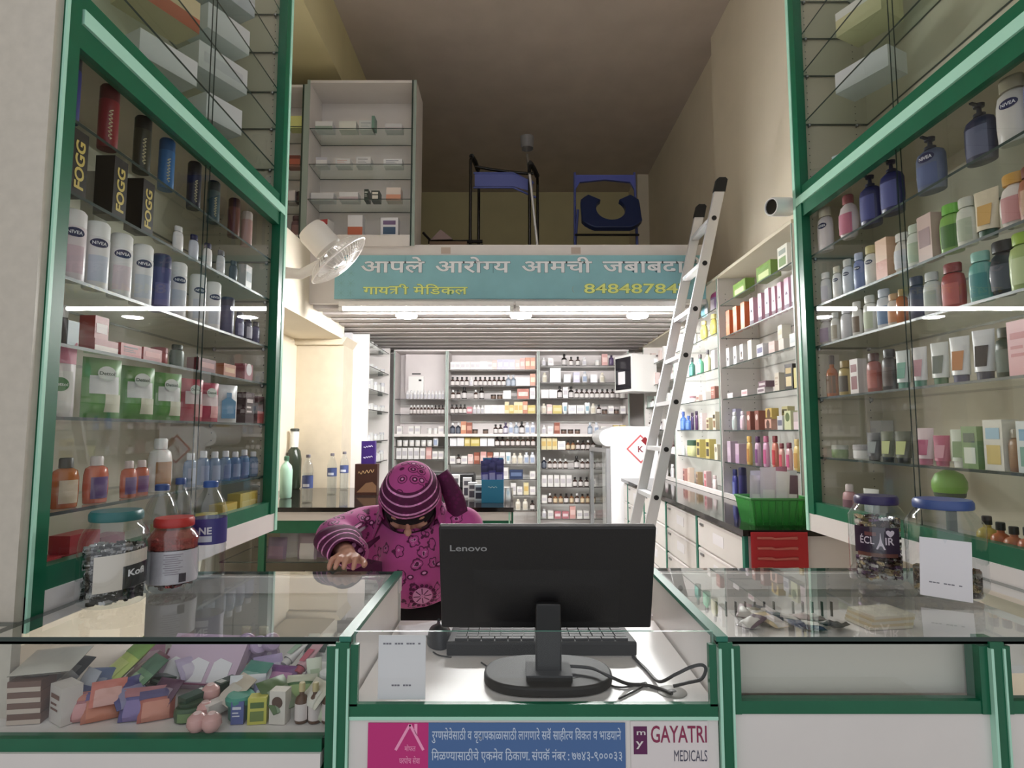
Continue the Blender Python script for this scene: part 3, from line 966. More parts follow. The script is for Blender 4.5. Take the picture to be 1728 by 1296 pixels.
# ================================================================== LOFT CABINETS, SIGN
def loft_cabinet(x0, x1, z0, z1, label, levels):
    e = empty('loft_cabinet', label, 'cabinet', ((x0 + x1) / 2, SLAB_Y - .02, z0))
    w = (x1 - x0) / 2
    MB().box(-w, w, .28, .30, 0, z1 - z0).build('back_panel', WHITE_LAM, e)
    MB().box(-w, -w + .018, 0, .28, 0, z1 - z0).box(w - .018, w, 0, .28, 0, z1 - z0).build('side_panel', WHITE_LAM, e)
    MB().box(-w + .018, w - .018, 0, .28, z1 - z0 - .02, z1 - z0).box(-w + .018, w - .018, 0, .28, 0, .085).build('board', WHITE_LAM, e)
    MB().box(-w - .001, -w + .02, -.006, 0, 0, z1 - z0).box(w - .02, w + .001, -.006, 0, 0, z1 - z0).build('edge_strip', POSTG, e)
    MB().box(w - .034, w - .022, -.004, 0, 0, z1 - z0).build('dark_edge', GEDGE, e)
    for z in levels:
        MB().pane(-w + .02, w - .02, .012, .275, z - z0 - .006, z - z0).build('glass_shelf', [SHELF_GLASS, GEDGE], e)
    return e


LOFT_LV = (2.86, 3.135, 3.405, 3.685)
loft_cabinet(-1.545, -.722, 2.77, 4.055, 'white open cabinet of small cartons on the loft beside the walker', LOFT_LV[1:])
loft_cabinet(-1.915, -1.547, 2.77, 4.02, 'narrow white cabinet on the loft against the left wall', (3.12, 3.40, 3.70))
SB = mat('sign_teal', srgb(140, 192, 202), .55, noise=.06, scale=5)
e = empty('shop_sign', 'long teal sign with white and yellow Marathi lettering above the tube lights', 'sign', (.11, SLAB_Y + .011, 2.54))
sx0, sx1 = -1.31, 1.430
MB().box(sx0 - .11, sx1 - .11, -.014, 0, 2.378 - 2.54, 2.705 - 2.54).build('board', SB, e)
white_i = mat('sign_white', srgb(244, 247, 252), .5)
dark_i = mat('sign_outline', srgb(60, 96, 112), .6)
yel_i = mat('sign_yellow', srgb(240, 248, 150), .5)
grn_i = mat('sign_green', srgb(96, 140, 84), .6)
def sign_text(mb, kind, bold, y, base):
    d = (bold - base)
    if kind == 'top':
        segs = ['आपले', ' ', 'आरो', ('h', 'ग', .64), 'य', ' ', 'आमची', ' ', 'जबाबदारी']
        a, b = x_at(608, 4.18, 2.56) - .11, x_at(1186, 4.18, 2.56) - .11
        f = dev_line(MB(), segs, 0, 0, .093, base, gap=.26)
        dev_line(mb, segs, a, 2.575 - 2.54, .093, bold, b - a, y, gap=.26, fit=f, base=base)
    else:
        segs = ['गाय', ('tra',), 'ी', ' ', 'मे', 'िड', 'कल']
        a, b = x_at(612, 4.18, 2.42) - .11, x_at(788, 4.18, 2.42) - .11
        f = dev_line(MB(), segs, 0, 0, .060, base)
        dev_line(mb, segs, a, 2.412 - 2.54, .060, bold, b - a, y, fit=f, base=base)
        a, b = x_at(986, 4.18, 2.42) - .11, x_at(1166, 4.18, 2.42) - .11
        e_ = d * .09
        add_text(mb, '848487847', a - e_, 2.420 - 2.54, .072, bold, b - a + 2 * e_, y)
k = MB(); sign_text(k, 'top', .018, -.0170, .018); k.build('lettering', white_i, e)
k = MB(); sign_text(k, 'top', .029, -.0155, .018); k.build('outline_lettering', dark_i, e)
k = MB(); sign_text(k, 'low', .016, -.0170, .016); k.build('small_lettering', yel_i, e)
k = MB(); sign_text(k, 'low', .034, -.0155, .016); k.build('small_outline_lettering', grn_i, e)
k = MB()
for q in range(10):                                                         # handset mark before the number
    a, b = R(200 - q * 17), R(200 - (q + 1) * 17)
px = x_at(966, 4.18, 2.42) - .11
k.tube([(px + .022 - .02 * math.cos(R(t)), -.015, 2.45 - 2.54 - .026 * math.sin(R(t))) for t in range(-50, 80, 20)], .004, 6)
k.build('phone_mark', mat('sign_pale', srgb(170, 200, 200), .5), e)
k = MB()
for cx in (sx0 + .085 - .11, sx1 - .07 - .11):                               # line ornament at both ends
    for row in range(4):
        for col in range(2):
            c = (cx + (col - .5) * .07, -.0145, 2.42 - 2.54 + row * .075)
            for t in range(4):
                a = R(45 * t)
                d = Vector((math.cos(a), 0, math.sin(a))) * .03
                nrm = Vector((-math.sin(a), 0, math.cos(a))) * .0016
                A, Bv = Vector(c) - d, Vector(c) + d
                k.add([A - nrm, A + nrm, Bv + nrm, Bv - nrm], [(0, 1, 2, 3)])
k.build('ornament', mat('sign_ornament', srgb(130, 178, 182), .5), e)
for xx in (x_at(752, 4.2, 2.75), x_at(972, 4.2, 2.75)):
    tag(MB().box(-.035, .035, -.0015, .0, -.014, .035).build('tape_strip', mat('brown_tape', srgb(190, 172, 160), .3), None, (xx, SLAB_Y + .0115, 2.735)),
        'small strip of clear tape on the sign board edge ' + ('under the walker' if xx < 0 else 'under the blue chair'), 'tape', 'tape strips')

# ================================================================== WALKER, CRUTCH, COMMODE CHAIR, FLAT FRAME ON THE LOFT
LZ = 2.45
DKST = mat('black_tube', srgb(30, 26, 24), .25, .3)
e = empty('walking_frame', 'black folding walking frame with blue brackets standing on the loft', 'walker', (-.09, 4.9, LZ))
def leg(x, y, top):
    return [(x, y, 0), (x, y, top)]
TH = 1.28
for x, y in ((-.265, -.10), (-.215, .26), (.24, -.10), (.325, .26)):
    MB().tube(leg(x, y, TH if x < 0 else TH - .06), .0135, 10).build('leg', DKST, e)
    MB().lathe([(.02, 0), (.02, .035), (.016, .045)], 12, (x, y, 0)).build('rubber_foot', SOFTBLACK, e)
for xa, xb, t in ((-.265, -.215, TH), (.24, .325, TH - .06)):
    MB().tube([(xa, -.10, t), (xa + .005, -.06, t + .05), ((xa + xb) / 2, .08, t + .07), (xb - .005, .2, t + .05), (xb, .26, t)], .0135, 10).build('hand_rail', DKST, e)
    MB().tube([(xa + .006, -.07, t + .048), ((xa + xb) / 2, .08, t + .07), (xb - .006, .2, t + .055)], .022, 12).build('hand_grip', SOFTBLACK, e)
    MB().tube([(xa, -.10, .36), (xb, .26, .56)], .010, 8).build('side_brace', DKST, e)
MB().tube([(-.24, .08, TH + .03), (-.1, .08, TH), (.12, .08, TH - .03), (.28, .08, TH - .04)], .013, 10).build('cross_bar', DKST, e)
BLU = mat('blue_metal', srgb(84, 94, 160), .4, .2)
MB().tube([(-.245, -.02, TH - .08), (.10, -.02, TH - .08), (.28, .05, TH - .14)], .010, 8).build('blue_bar', BLU, e)
MB().tube([(-.245, -.02, TH - .21), (.10, -.02, TH - .21), (.30, .05, TH - .27)], .010, 8).build('blue_bar', BLU, e)
MB().prism([(-.235, TH - .20), (.10, TH - .20), (.27, TH - .25), (.27, TH - .15), (.10, TH - .09), (-.235, TH - .09)], -.024, -.018).build('blue_panel', BLU, e)

e = empty('crutch', 'grey metal elbow crutch leaning on the black walking frame', 'crutch', (.19, 4.72, LZ))
MB().tube([(.07, 0, 0.02), (-.04, .02, 1.12)], .012, 10).build('shaft', ALU, e)
MB().lathe([(.018, 0), (.02, .03), (.013, .05)], 12, (.07, 0, 0)).build('rubber_foot', SOFTBLACK, e)
MB().tube([(-.04, .02, 1.1), (-.062, .06, 1.32)], .011, 10).build('upper_shaft', STEEL, e)
MB().tube([(-.045, .03, 1.15), (-.045, -.09, 1.17)], .015, 10).build('hand_grip', SOFTBLACK, e)
MB().lathe([(.055, -.05), (.062, .05)], 18, (-.062, .06, 1.42), a0=R(200), a1=R(500), cap=False).build('arm_cuff', mat('grey_cuff', srgb(110, 110, 112), .5), e)

e = empty('commode_chair', 'blue folding commode chair with a horseshoe seat on the loft', 'chair', (.885, 5.35, LZ))
CH = 1.42
for sx in (-1, 1):
    MB().tube([(sx * .30, -.06, 0), (sx * .285, .0, CH)], .0125, 10).build('front_leg', BLU, e)
    MB().tube([(sx * .315 + (.07 if sx > 0 else 0), .34, 0), (sx * .27, -.1, 1.02)], .0125, 10).build('rear_leg', BLU, e)
MB().tube([(-.29, -.03, .36), (.29, -.03, .36)], .011, 8).build('lower_rail', BLU, e)
MB().tube([(-.3, -.09, .78), (.3, -.09, .78)], .011, 8).build('seat_rail', DKST, e)
q = MB()
q.prism([(-.28, CH - .17), (-.24, CH - .10), (0, CH - .075), (.24, CH - .10), (.28, CH - .17), (.28, CH - .03), (-.28, CH - .03)], -.02, .012)
q.build('backrest', mat('blue_plastic', srgb(78, 90, 176), .45), e)
# horseshoe seat tipped up towards the street
outer, inner = [], []
for i in range(25):
    a = R(205 + 130 * 0 + i * (310 / 24) - 90 + 0)
pts_o, pts_i = [], []
for i in range(29):
    a = R(-232 + i * 284 / 28)
    ox_, oz_ = .285 * math.cos(a), .24 * math.sin(a)
    k_ = 1.0
    pts_o.append((max(-.275, min(.275, ox_ * 1.12)), max(-.215, oz_ * 1.05)))
    pts_i.append((.135 * math.cos(a), .14 * math.sin(a) + .02))
q = MB()
tiltm = Matrix.Rotation(R(-24), 3, 'X')
NV = len(pts_o)
vs = []
for dy in (-.028, .028):
    for p in pts_o:
        vs.append(tiltm @ Vector((p[0], dy, p[1])))
    for p in pts_i:
        vs.append(tiltm @ Vector((p[0], dy, p[1])))
fs = []
for i in range(NV - 1):
    fs += [(i, i + 1, NV + i + 1, NV + i), (2 * NV + i, 3 * NV + i, 3 * NV + i + 1, 2 * NV + i + 1),
           (i, 2 * NV + i, 2 * NV + i + 1, i + 1), (NV + i, NV + i + 1, 3 * NV + i + 1, 3 * NV + i)]
fs += [(0, NV, 3 * NV, 2 * NV), (NV - 1, 3 * NV - 1, 4 * NV - 1, 2 * NV - 1)]
q.add([v + Vector((.03, -.13, .985)) for v in vs], fs, 0, False)
bevel(q.build('seat', mat('navy_vinyl', srgb(22, 40, 84), .35), e), .008, 2)

e = empty('folded_frame', 'dark folded metal frame lying flat on the loft edge beside the cabinet', 'frame', (-.56, 4.55, LZ))
FH = .50
MB().box(-.10, .20, -.03, .2, 0, FH - .03).build('carton', mat('brown_carton', srgb(120, 96, 76), .8), e)
MB().tube([(-.12, .05, FH - .01), (.32, .05, FH - .005)], .016, 8).tube([(-.12, .16, FH - .01), (.32, .16, FH - .005)], .016, 8).build('long_rail', DKST, e)
MB().tube([(-.10, .05, FH - .0), (-.165, .05, FH + .07)], .010, 8).build('hook', DKST, e)
MB().prism([(-.10, FH), (.08, FH + .005), (.02, FH + .055), (-.02, FH + .085)], .02, .10).build('strap', cm(150, 120, 112), e)
e = empty('cloth_bag', 'dark bundle on the loft behind the blue chair leg', 'bag', (1.10, 5.85, LZ))
MB().lathe([(0, 0), (.15, .0), (.17, .12), (.13, .30), (.07, .44), (.03, .54), (0, .55)], 16, sy=.8).build('bundle', mat('dark_cloth', srgb(46, 36, 34), .9, bump=.4), e)

# ================================================================== LADDER
e = empty('ladder', 'aluminium ladder with black end caps leaning in front of the sign', 'ladder', (.661, 3.84, 0))
def rail(y, ztop, name='rail'):
    k_ = .230
    k = MB()
    def pt(z, dx, dy):
        return (z * k_ + dx, y - 3.84 + dy, z)
    sec = [(-.034, -.0125), (.034, -.0125), (.034, .0125), (-.034, .0125)]
    vs = [pt(0.02, *s) for s in sec] + [pt(ztop, *s) for s in sec]
    k.add(vs, [(0, 1, 5, 4), (1, 2, 6, 5), (2, 3, 7, 6), (3, 0, 4, 7), (3, 2, 1, 0), (4, 5, 6, 7)])
    bevel(k.build(name, ALU, e), .004)
    k = MB()
    sec2 = [(-.037, -.0155), (.037, -.0155), (.037, .0155), (-.037, .0155)]
    vs = [pt(ztop - .075, *s) for s in sec2] + [pt(ztop + .006, s[0] * .96, s[1]) for s in sec2] + [pt(ztop + .022, s[0] * .55, s[1] * .8) for s in sec2]
    k.add(vs, [(0, 1, 5, 4), (1, 2, 6, 5), (2, 3, 7, 6), (3, 0, 4, 7), (3, 2, 1, 0), (4, 5, 9, 8), (5, 6, 10, 9), (6, 7, 11, 10), (7, 4, 8, 11), (8, 9, 10, 11)])
    k.build('end_cap', SOFTBLACK, e)
    k = MB()
    vs = [pt(0.0, *s) for s in sec2] + [pt(.06, *s) for s in sec2]
    k.add(vs, [(0, 1, 5, 4), (1, 2, 6, 5), (2, 3, 7, 6), (3, 0, 4, 7), (3, 2, 1, 0), (4, 5, 6, 7)])
    k.build('rubber_foot', SOFTBLACK, e)
rail(3.63, 3.02)
rail(4.025, 3.0)
for i in range(10):
    z = .11 + i * .2955
    k = MB()
    x = z * .230
    k.cbox((x, 0, z), (.052, .37, .026))
    k.build('rung', ALU, e)
    k = MB()
    k.lathe([(0, 0), (.0155, 0), (.0155, .006), (.012, .009), (0, .009)], 14, (x, -.222, z), rot=Matrix.Rotation(R(90), 3, 'X'))
    k.build('rung_plug', SOFTBLACK, e)

# ================================================================== FRIDGE, WALL BOX, CAMERA, FAN
e = empty('fridge', 'white medicine fridge with a glass door and a curved top beside the far shelf', 'fridge', (1.18, 5.95, 0))
q = MB()
prof = [(-.22, 0), (.25, 0), (.25, 1.455), (-.16, 1.455)]
for i in range(1, 9):
    a = R(90 + i * 11.25)
    prof.append((-.16 + .13 * math.cos(a), 1.325 + .13 * math.sin(a)))
prof += [(-.22, 1.28)]
q.prism(prof, -.27, .27)
bevel(q.build('body', mat('fridge_white', srgb(238, 238, 240), .3), e), .006)
MB().tube([(-.24 + .0, t, 1.345) for t in (-.26, .26)], .085, 20).build('light_canopy', mat('canopy_white', srgb(236, 238, 240), .25), e)
dr = MB().box(-.036, 0, 0, .035, .12, 1.24).box(-.036, 0, .485, .52, .12, 1.24).box(-.036, 0, .035, .485, 1.2, 1.24).box(-.036, 0, .035, .485, .12, .16).build('door', mat('fridge_grey', srgb(150, 150, 152), .4), e, (-.224, -.262, 0), (0, 0, R(11)))
MB().pane(-.022, -.017, .035, .485, .16, 1.2).build('door_glass', [GLASS, GEDGE], dr)
MB().box(-.05, -.036, .475, .49, .55, .9).build('handle', STEEL, dr)
rot45 = Matrix.Rotation(R(45), 3, 'Y')
q = MB().cbox((.075, -.2706, 1.235), (.20, .001, .20), 0, rot45); q.build('hazard_sticker', mat('sticker_pink', srgb(196, 92, 96), .5), e)
q = MB().cbox((.075, -.2712, 1.235), (.17, .001, .17), 0, rot45); q.build('sticker_field', PAPER, e)
q = MB(); add_text(q, 'K', .075, 1.205, .06, .02, None, -.2722, centre=True); q.build('sticker_letter', mat('sticker_red', srgb(120, 40, 52), .5), e)
q = MB().cbox((.135, -.2720, 1.30), (.10, .001, .055), 0, rot45); q.build('sticker_band', mat('sticker_dark_red', srgb(130, 26, 36), .5), e)

e = empty('wall_box', 'white wall-hung box with a dark glass front beside the far shelf', 'box', (1.27, 6.0, 2.0), R(22))
MB().box(-.13, .168, -.16, .16, -.19, .19).build('case', WHITEP, e)
MB().box(-.136, -.13, -.14, .14, -.165, .165).build('front_glass', mat('dark_glass', srgb(40, 38, 44), .08), e)
MB().box(-.142, -.136, -.04, .08, -.11, .02).build('display', PAPER, e)

e = empty('security_camera', 'white bullet security camera with a dark lens at the top of the right showcase', 'camera', (1.215, 2.545, 2.415))
d = Vector((-.93, -.36, -.14)).normalized()
rm = d.to_track_quat('Z', 'Y').to_matrix()
MB().lathe([(0, -.07), (.034, -.068), (.042, -.05), (.042, .05), (.038, .058), (.034, .058), (.034, .05)], 20, rot=rm).build('barrel', WHITEP, e)
MB().lathe([(0, .052), (.033, .052), (.033, .045)], 18, rot=rm).build('lens', mat('lens_black', srgb(10, 10, 12), .08), e)
q = MB().tube([(0, 0, 0), (.05, .0, .01), (.085, -.02, .03), (.10, -.055, .03)], .018, 12)
q.build('arm', WHITEP, e)
MB().lathe([(0, -.02), (.05, -.02), (.05, .02), (.04, .03), (0, .03)], 20, (.10, -.036, .03), rot=Matrix.Rotation(R(-90), 3, 'X')).build('mount', WHITEP, e)
MB().box(.05, .16, -.0665, -.054, -.06, .12).build('mount_plate', WHITEP, e)

e = empty('wall_fan', 'white wall fan with a tilted wire cage above the column', 'fan', (-.99, 3.1, 2.36))
ax = Vector((.66, .22, -.72)).normalized()
rm = ax.to_track_quat('Z', 'Y').to_matrix()
FANW = mat('fan_white', srgb(232, 228, 224), .35)
c0 = Vector((.02, 0, -.0))
q = MB().lathe([(0, -.20), (.07, -.195), (.082, -.17), (.082, -.05), (.06, -.035), (.03, -.03), (0, -.03)], 22, c0, rot=rm)
q.build('motor_housing', FANW, e)
q = MB()
RC = .185
def ring(r, h, t=.0022):
    q.tube([c0 + rm @ Vector((r * math.cos(2 * PI * i / 40), r * math.sin(2 * PI * i / 40), h)) for i in range(40)], t, 5, closed=True)
for r, h, t in ((RC, .03, .006), (.12, .068, .002), (.06, .08, .0025), (.14, -.015, .002), (.06, -.03, .0025)):
    ring(r, h, t)
for i in range(54):
    a = 2 * PI * i / 54
    def w(r, h):
        return c0 + rm @ Vector((r * math.cos(a), r * math.sin(a), h))
    q.tube([w(.045, .082), w(.09, .078), w(.14, .062), w(.175, .044), w(RC, .03)], .0019, 4, caps=False)
    q.tube([w(RC, .03), w(.16, .0), (w(.11, -.024)), w(.05, -.03)], .0019, 4, caps=False)
q.build('cage', FANW, e)
MB().lathe([(0, .09), (.03, .089), (.046, .083), (.046, .076), (0, .076)], 20, c0, rot=rm).build('badge_plate', WHITEP, e)
for i in range(3):
    a0 = 2 * PI * i / 3
    vs, fs = [], []
    for j in range(7):
        r = .03 + j * .021
        wd = .35 + .25 * math.sin(j / 6 * PI)
        for s in (-1, 1):
            a = a0 + s * wd * .8
            for dz in (0, .004):
                vs.append(c0 + rm @ Vector((r * math.cos(a), r * math.sin(a), .02 + s * .018 + dz)))
    for j in range(6):
        b = j * 4
        fs += [(b, b + 2, b + 6, b + 4), (b + 1, b + 5, b + 7, b + 3), (b, b + 4, b + 5, b + 1), (b + 2, b + 3, b + 7, b + 6)]
    MB().add(vs, fs, 0, False).build('blade', mat('fan_blade', srgb(226, 222, 218), .35), e)
MB().lathe([(0, -.03), (.028, -.03), (.028, .04), (.02, .05), (0, .052)], 18, c0, rot=rm).build('hub', FANW, e)
q = MB().tube([(-.06, 0, -.05), (-.16, 0, -.10), (-.30, 0, -.09), (-.505, 0, -.055)], [.03, .028, .034, .045], 14)
q.build('wall_arm', FANW, e)
MB().lathe([(0, 0), (.05, 0), (.05, .02), (0, .02)], 18, (-.02, 0, -.03), rot=rm).build('tilt_joint', FANW, e)
MB().box(-.51, -.49, -.07, .07, -.14, .05).build('wall_plate', FANW, e)

# ================================================================== GOODS
_P = {}
NAVY = (28, 32, 84)
MARK = mat('navy_badge', srgb(26, 30, 78), .4)
MARKT = mat('badge_white', srgb(236, 236, 240), .5)


def wrap(vs, r, sx=1.0, sy=1.0, lift=.0006):
    out = []
    for x, _, z in vs:
        a = x / r
        out.append(((r * sx + lift) * math.sin(a), -(r * sy + lift) * math.cos(a), z))
    return out


def patch(mb, w, z0, z1, r, sx=1.0, sy=1.0, lift=.0006, mi=0, n=8, oval=False):
    """a printed panel following an oval body of radius r"""
    if oval:
        vs = [(0, 0, (z0 + z1) / 2)]
        for q in (.34, .67, 1.0):
            vs += [(q * w / 2 * math.cos(2 * PI * i / 20), 0, (z0 + z1) / 2 + q * (z1 - z0) / 2 * math.sin(2 * PI * i / 20)) for i in range(20)]
        fs = [(0, 1 + i, 1 + (i + 1) % 20) for i in range(20)]
        for q in (1, 21):
            fs += [(q + i, q + 20 + i, q + 20 + (i + 1) % 20, q + (i + 1) % 20) for i in range(20)]
        return mb.add(wrap(vs, r, sx, sy, lift), fs, mi, True)
    vs = [(-w / 2 + w * i / n, 0, z) for z in (z0, z1) for i in range(n + 1)]
    return mb.add(wrap(vs, r, sx, sy, lift), [(i, i + 1, n + 2 + i, n + 1 + i) for i in range(n)], mi, True)


def parts_of(kind, w, h, d, c1, c2, c3, opt):
    """meshes of one product: [(part name or None for the body, mesh)]"""
    key = (kind, w, h, d, c1, c2, c3, opt)
    if key in _P:
        return _P[key]
    out = []
    r = w / 2
    body = c1 if not isinstance(c1, tuple) else cm(*c1, rough=.35)
    cap = c2 if not isinstance(c2, tuple) else cm(*c2, rough=.4)
    lab = c3 if not isinstance(c3, tuple) else cm(*c3, rough=.55)
    far = 'far' in opt
    n = 10 if far else 20
    sy = d / w

    def badge(rr, sx, sy_, zc, bw):
        m = MB()
        patch(m, bw, zc - bw * .27, zc + bw * .27, rr, sx, sy_, .0006, 0, 8, True)
        vs, fs, tw = text_mesh('NIVEA', bw * .2, .02)
        vs = [(a - tw / 2, b, c + zc - bw * .1) for a, b, c in vs]
        k = bw * .74 / max(tw, 1e-6)
        vs = [(a * min(1, k), b, c) for a, b, c in vs]
        m.add(wrap(vs, rr, sx, sy_, .0011), fs, 1)
        out.append(('badge', m.mesh('badge', [MARK, MARKT], False)))

    if kind == 'can':
        m = MB().lathe([(r * .96, 0), (r, .004), (r, h * .73), (r * .94, h * .755)], n)
        out.append((None, m.mesh('spray_can', body)))
        m = MB().lathe([(r * .975, h * .75), (r * .975, h * .95), (r * .8, h * .99), (r * .2, h)], n)
        out.append(('cap', m.mesh('cap', cap)))
        if 'badge' in opt:
            badge(r, 1, 1, h * .66, r * 1.5)
        if c3 is not None:
            m = MB()
            patch(m, w * .8, h * .10, h * .48, r, 1, 1)
            out.append(('label', m.mesh('label', lab, False)))
        if 'fogg' in opt:
            m = MB()
            m.tube(wrap([(w * .10 * math.sin(i * 1.9), 0, h * (.12 + .46 * i / 24)) for i in range(25)], r, 1, 1, .0), .0016, 4)      # script too small to read
            out.append(('script', m.mesh('lettering', cm(206, 196, 150), False)))
    elif kind in ('flat', 'pump', 'oval'):
        top = h * (.80 if kind != 'pump' else .74)
        sh = .06 * h
        if kind == 'oval':
            prof = [(r * .55, 0), (r * .8, .05 * h), (r, .32 * h), (r * .97, .5 * h), (r * .75, .72 * h), (r * .4, top)]
        else:
            prof = [(r * .86, 0), (r * .93, .012 * h), (r, .3 * h), (r * .98, .6 * h), (r * .86, top - sh), (r * .55, top - .01 * h), (r * .4, top)]
        m = MB().lathe(prof, n, (0, 0, 0), 1, sy)
        out.append((None, m.mesh('bottle', body)))
        if kind == 'pump':
            m = MB().lathe([(r * .36, top), (r * .36, top + .05 * h), (r * .16, top + .06 * h), (r * .14, top + .15 * h), (r * .32, top + .16 * h), (r * .34, top + .21 * h), (r * .1, top + .225 * h)], max(8, n // 2 * 2 - 4))
            m.cbox((0, -r * .45 * 1.0, top + .19 * h), (r * .2, r * .8, .03 * h))
            out.append(('pump_head', m.mesh('pump_head', cap)))
        elif 'wide' in opt:
            m = MB().lathe([(r * .72, top - .0 * h), (r * .74, h * .97), (r * .66, h)], n, (0, 0, 0), 1, max(sy, .6))
            out.append(('cap', m.mesh('cap', cap)))
        else:
            m = MB().lathe([(r * .5, top), (r * .5, h * .97), (r * .42, h)], n, (0, 0, 0), 1, max(sy, .8))
            out.append(('cap', m.mesh('cap', cap)))
        if 'badge' in opt:
            badge(r, 1, sy, h * .58, r * 1.2)
        if c3 is not None:
            m = MB()
            patch(m, w * .72, h * .10, h * (.46 if 'badge' in opt else .56), r * .99, 1, sy, .0012)
            out.append(('label', m.mesh('label', lab, False)))
    elif kind == 'tube':
        b = h * .16
        m = MB()
        prof = []
        N = n
        vs = []
        rows = 6
        for j in range(rows + 1):
            t = j / rows
            hw = r * (.86 + .14 * t)
            hd = d / 2 * (1 - t) + .0012
            for i in range(N):
                a = 2 * PI * i / N
                vs.append((hw * math.cos(a), hd * math.sin(a), b + (h - b) * t))
        fs = []
        for j in range(rows):
            for i in range(N):
                i2 = (i + 1) % N
                fs.append((j * N + i, j * N + i2, (j + 1) * N + i2, (j + 1) * N + i))
        m.add(vs, fs, 0, True)
        out.append((None, m.mesh('cream_tube', body)))
        m = MB().lathe([(r * .7, 0), (r * .74, b)], n, (0, 0, 0), 1, d / w * 1.1)
        out.append(('cap', m.mesh('cap', cap)))
        if c3 is not None:
            m = MB()
            z0, z1 = b + (h - b) * .12, b + (h - b) * .62
            def yy(z):
                return -(d / 2 * (1 - (z - b) / (h - b)) + .0025)
            m.add([(-r * .5, yy(z0), z0), (r * .5, yy(z0), z0), (r * .6, yy(z1) - .001, z1), (-r * .6, yy(z1) - .001, z1)], [(0, 1, 2, 3)])
            out.append(('label', m.mesh('label', lab, False)))
    elif kind == 'jar':
        m = MB().lathe([(r * .9, 0), (r, h * .08), (r, h * .6), (r * .9, h * .68)], n)
        out.append((None, m.mesh('jar', body)))
        m = MB().lathe([(r * 1.02, h * .66), (r * 1.02, h * .96), (r * .9, h)], n)
        out.append(('lid', m.mesh('lid', cap)))
        if c3 is not None:
            m = MB()
            patch(m, w * .9, h * .12, h * .56, r)
            out.append(('label', m.mesh('label', lab, False)))
    elif kind == 'med':
        top = h * .70
        m = MB().lathe([(r * .92, 0), (r, .02 * h), (r, .55 * h), (r * .8, .64 * h), (r * .38, .70 * h), (r * .36, .80 * h)], n)
        out.append((None, m.mesh('medicine_bottle', body)))
        m = MB().lathe([(r * .47, .78 * h), (r * .47, .98 * h), (r * .4, h)], n)
        out.append(('cap', m.mesh('cap', cap)))
        m = MB()
        patch(m, w * 1.25, h * .08, h * .50, r, lift=.0004, n=6)
        out.append(('label', m.mesh('label', lab if c3 is not None else PAPER, False)))
    elif kind == 'box':
        m = MB().box(-r, r, -d / 2, d / 2, 0, h)
        out.append((None, m.mesh('carton', body, False)))
        if c2 is not None:
            m = MB()
            y = -d / 2 - .0006
            def q(x0, x1, z0, z1, mi=0):
                m.add([(x0 * w, y - .0002 * mi, z0 * h), (x1 * w, y - .0002 * mi, z0 * h), (x1 * w, y - .0002 * mi, z1 * h), (x0 * w, y - .0002 * mi, z1 * h)], [(0, 1, 2, 3)], mi)
            mats = [cap, lab if c3 is not None else cap]
            if 'low' in opt:
                q(-.5, .5, .0, .45)
            elif 'top' in opt:
                q(-.5, .5, .68, 1)
            elif 'lines' in opt:
                q(-.38, .3, .66, .78); q(-.38, .1, .48, .54); q(-.38, .2, .34, .40)
            elif 'circle' in opt:
                vs = [(0, y, h * .66)] + [(w * .34 * math.cos(2 * PI * i / 16), y, h * .66 + w * .34 * math.sin(2 * PI * i / 16)) for i in range(16)]
                m.add(vs, [(0, 1 + i, 1 + (i + 1) % 16) for i in range(16)])
            elif 'face' in opt:
                vs = [(0, y, h * .42)] + [(w * .26 * math.cos(2 * PI * i / 14), y, h * .42 + w * .34 * math.sin(2 * PI * i / 14)) for i in range(14)]
                m.add(vs, [(0, 1 + i, 1 + (i + 1) % 14) for i in range(14)])
                vs = [(0, y - .0002, h * .47)] + [(w * .28 * math.cos(PI * i / 8), y - .0002, h * .46 + w * .36 * math.sin(PI * i / 8)) for i in range(9)]
                m.add(vs, [(0, 1 + i, 2 + i) for i in range(8)], 1)
                q(-.5, .5, 0, .16, 1)
            elif 'window' in opt:
                q(-.36, .36, .12, .5); q(-.36, .36, .62, .84, 1)
            else:
                q(-.4, .4, .3, .7)
            if not far or 'always' in opt:
                pass
            out.append(('print', m.mesh('print', mats, False)))
        if 'fogg' in opt:
            m = MB()
            vs, fs, tw = text_mesh('FOGG', w * .56, .03)
            k = h * .74 / tw
            m.add([(-c + w * .28, -d / 2 - .0008, a * k + h * .1) for a, b, c in vs], fs)
            out.append(('lettering', m.mesh('lettering', cm(206, 178, 70), False)))
        if 'colg' in opt:
            m = MB()
            add_text(m, 'COLGATE', 0, h * .3, h * .42, .03, w * .8, -d / 2 - .0008, centre=True)
            out.append(('lettering', m.mesh('lettering', cm(236, 222, 220), False)))
    elif kind == 'pouch':
        m = MB()
        N, Mr = 8, 10
        for s in (-1, 1):
            vs = []
            for j in range(Mr + 1):
                for i in range(N + 1):
                    u, v = i / N * 2 - 1, j / Mr * 2 - 1
                    t = max(0, (1 - u ** 4)) * max(0, (1 - v ** 6)) * (1 - .35 * (v + 1) / 2)
                    vs.append((u * r, s * (d / 2 * t + .0005) + .0015 * math.sin(u * 7 + v * 5) * t, (v + 1) / 2 * h))
            fs = []
            for j in range(Mr):
                for i in range(N):
                    a = j * (N + 1) + i
                    f = (a, a + 1, a + N + 2, a + N + 1)
                    fs.append(f if s < 0 else f[::-1])
            m.add(vs, fs, 0, True)
            if s < 0:
                front = (vs, fs)
        out.append((None, m.mesh('refill_pouch', body, False)))
        vs, fs = front

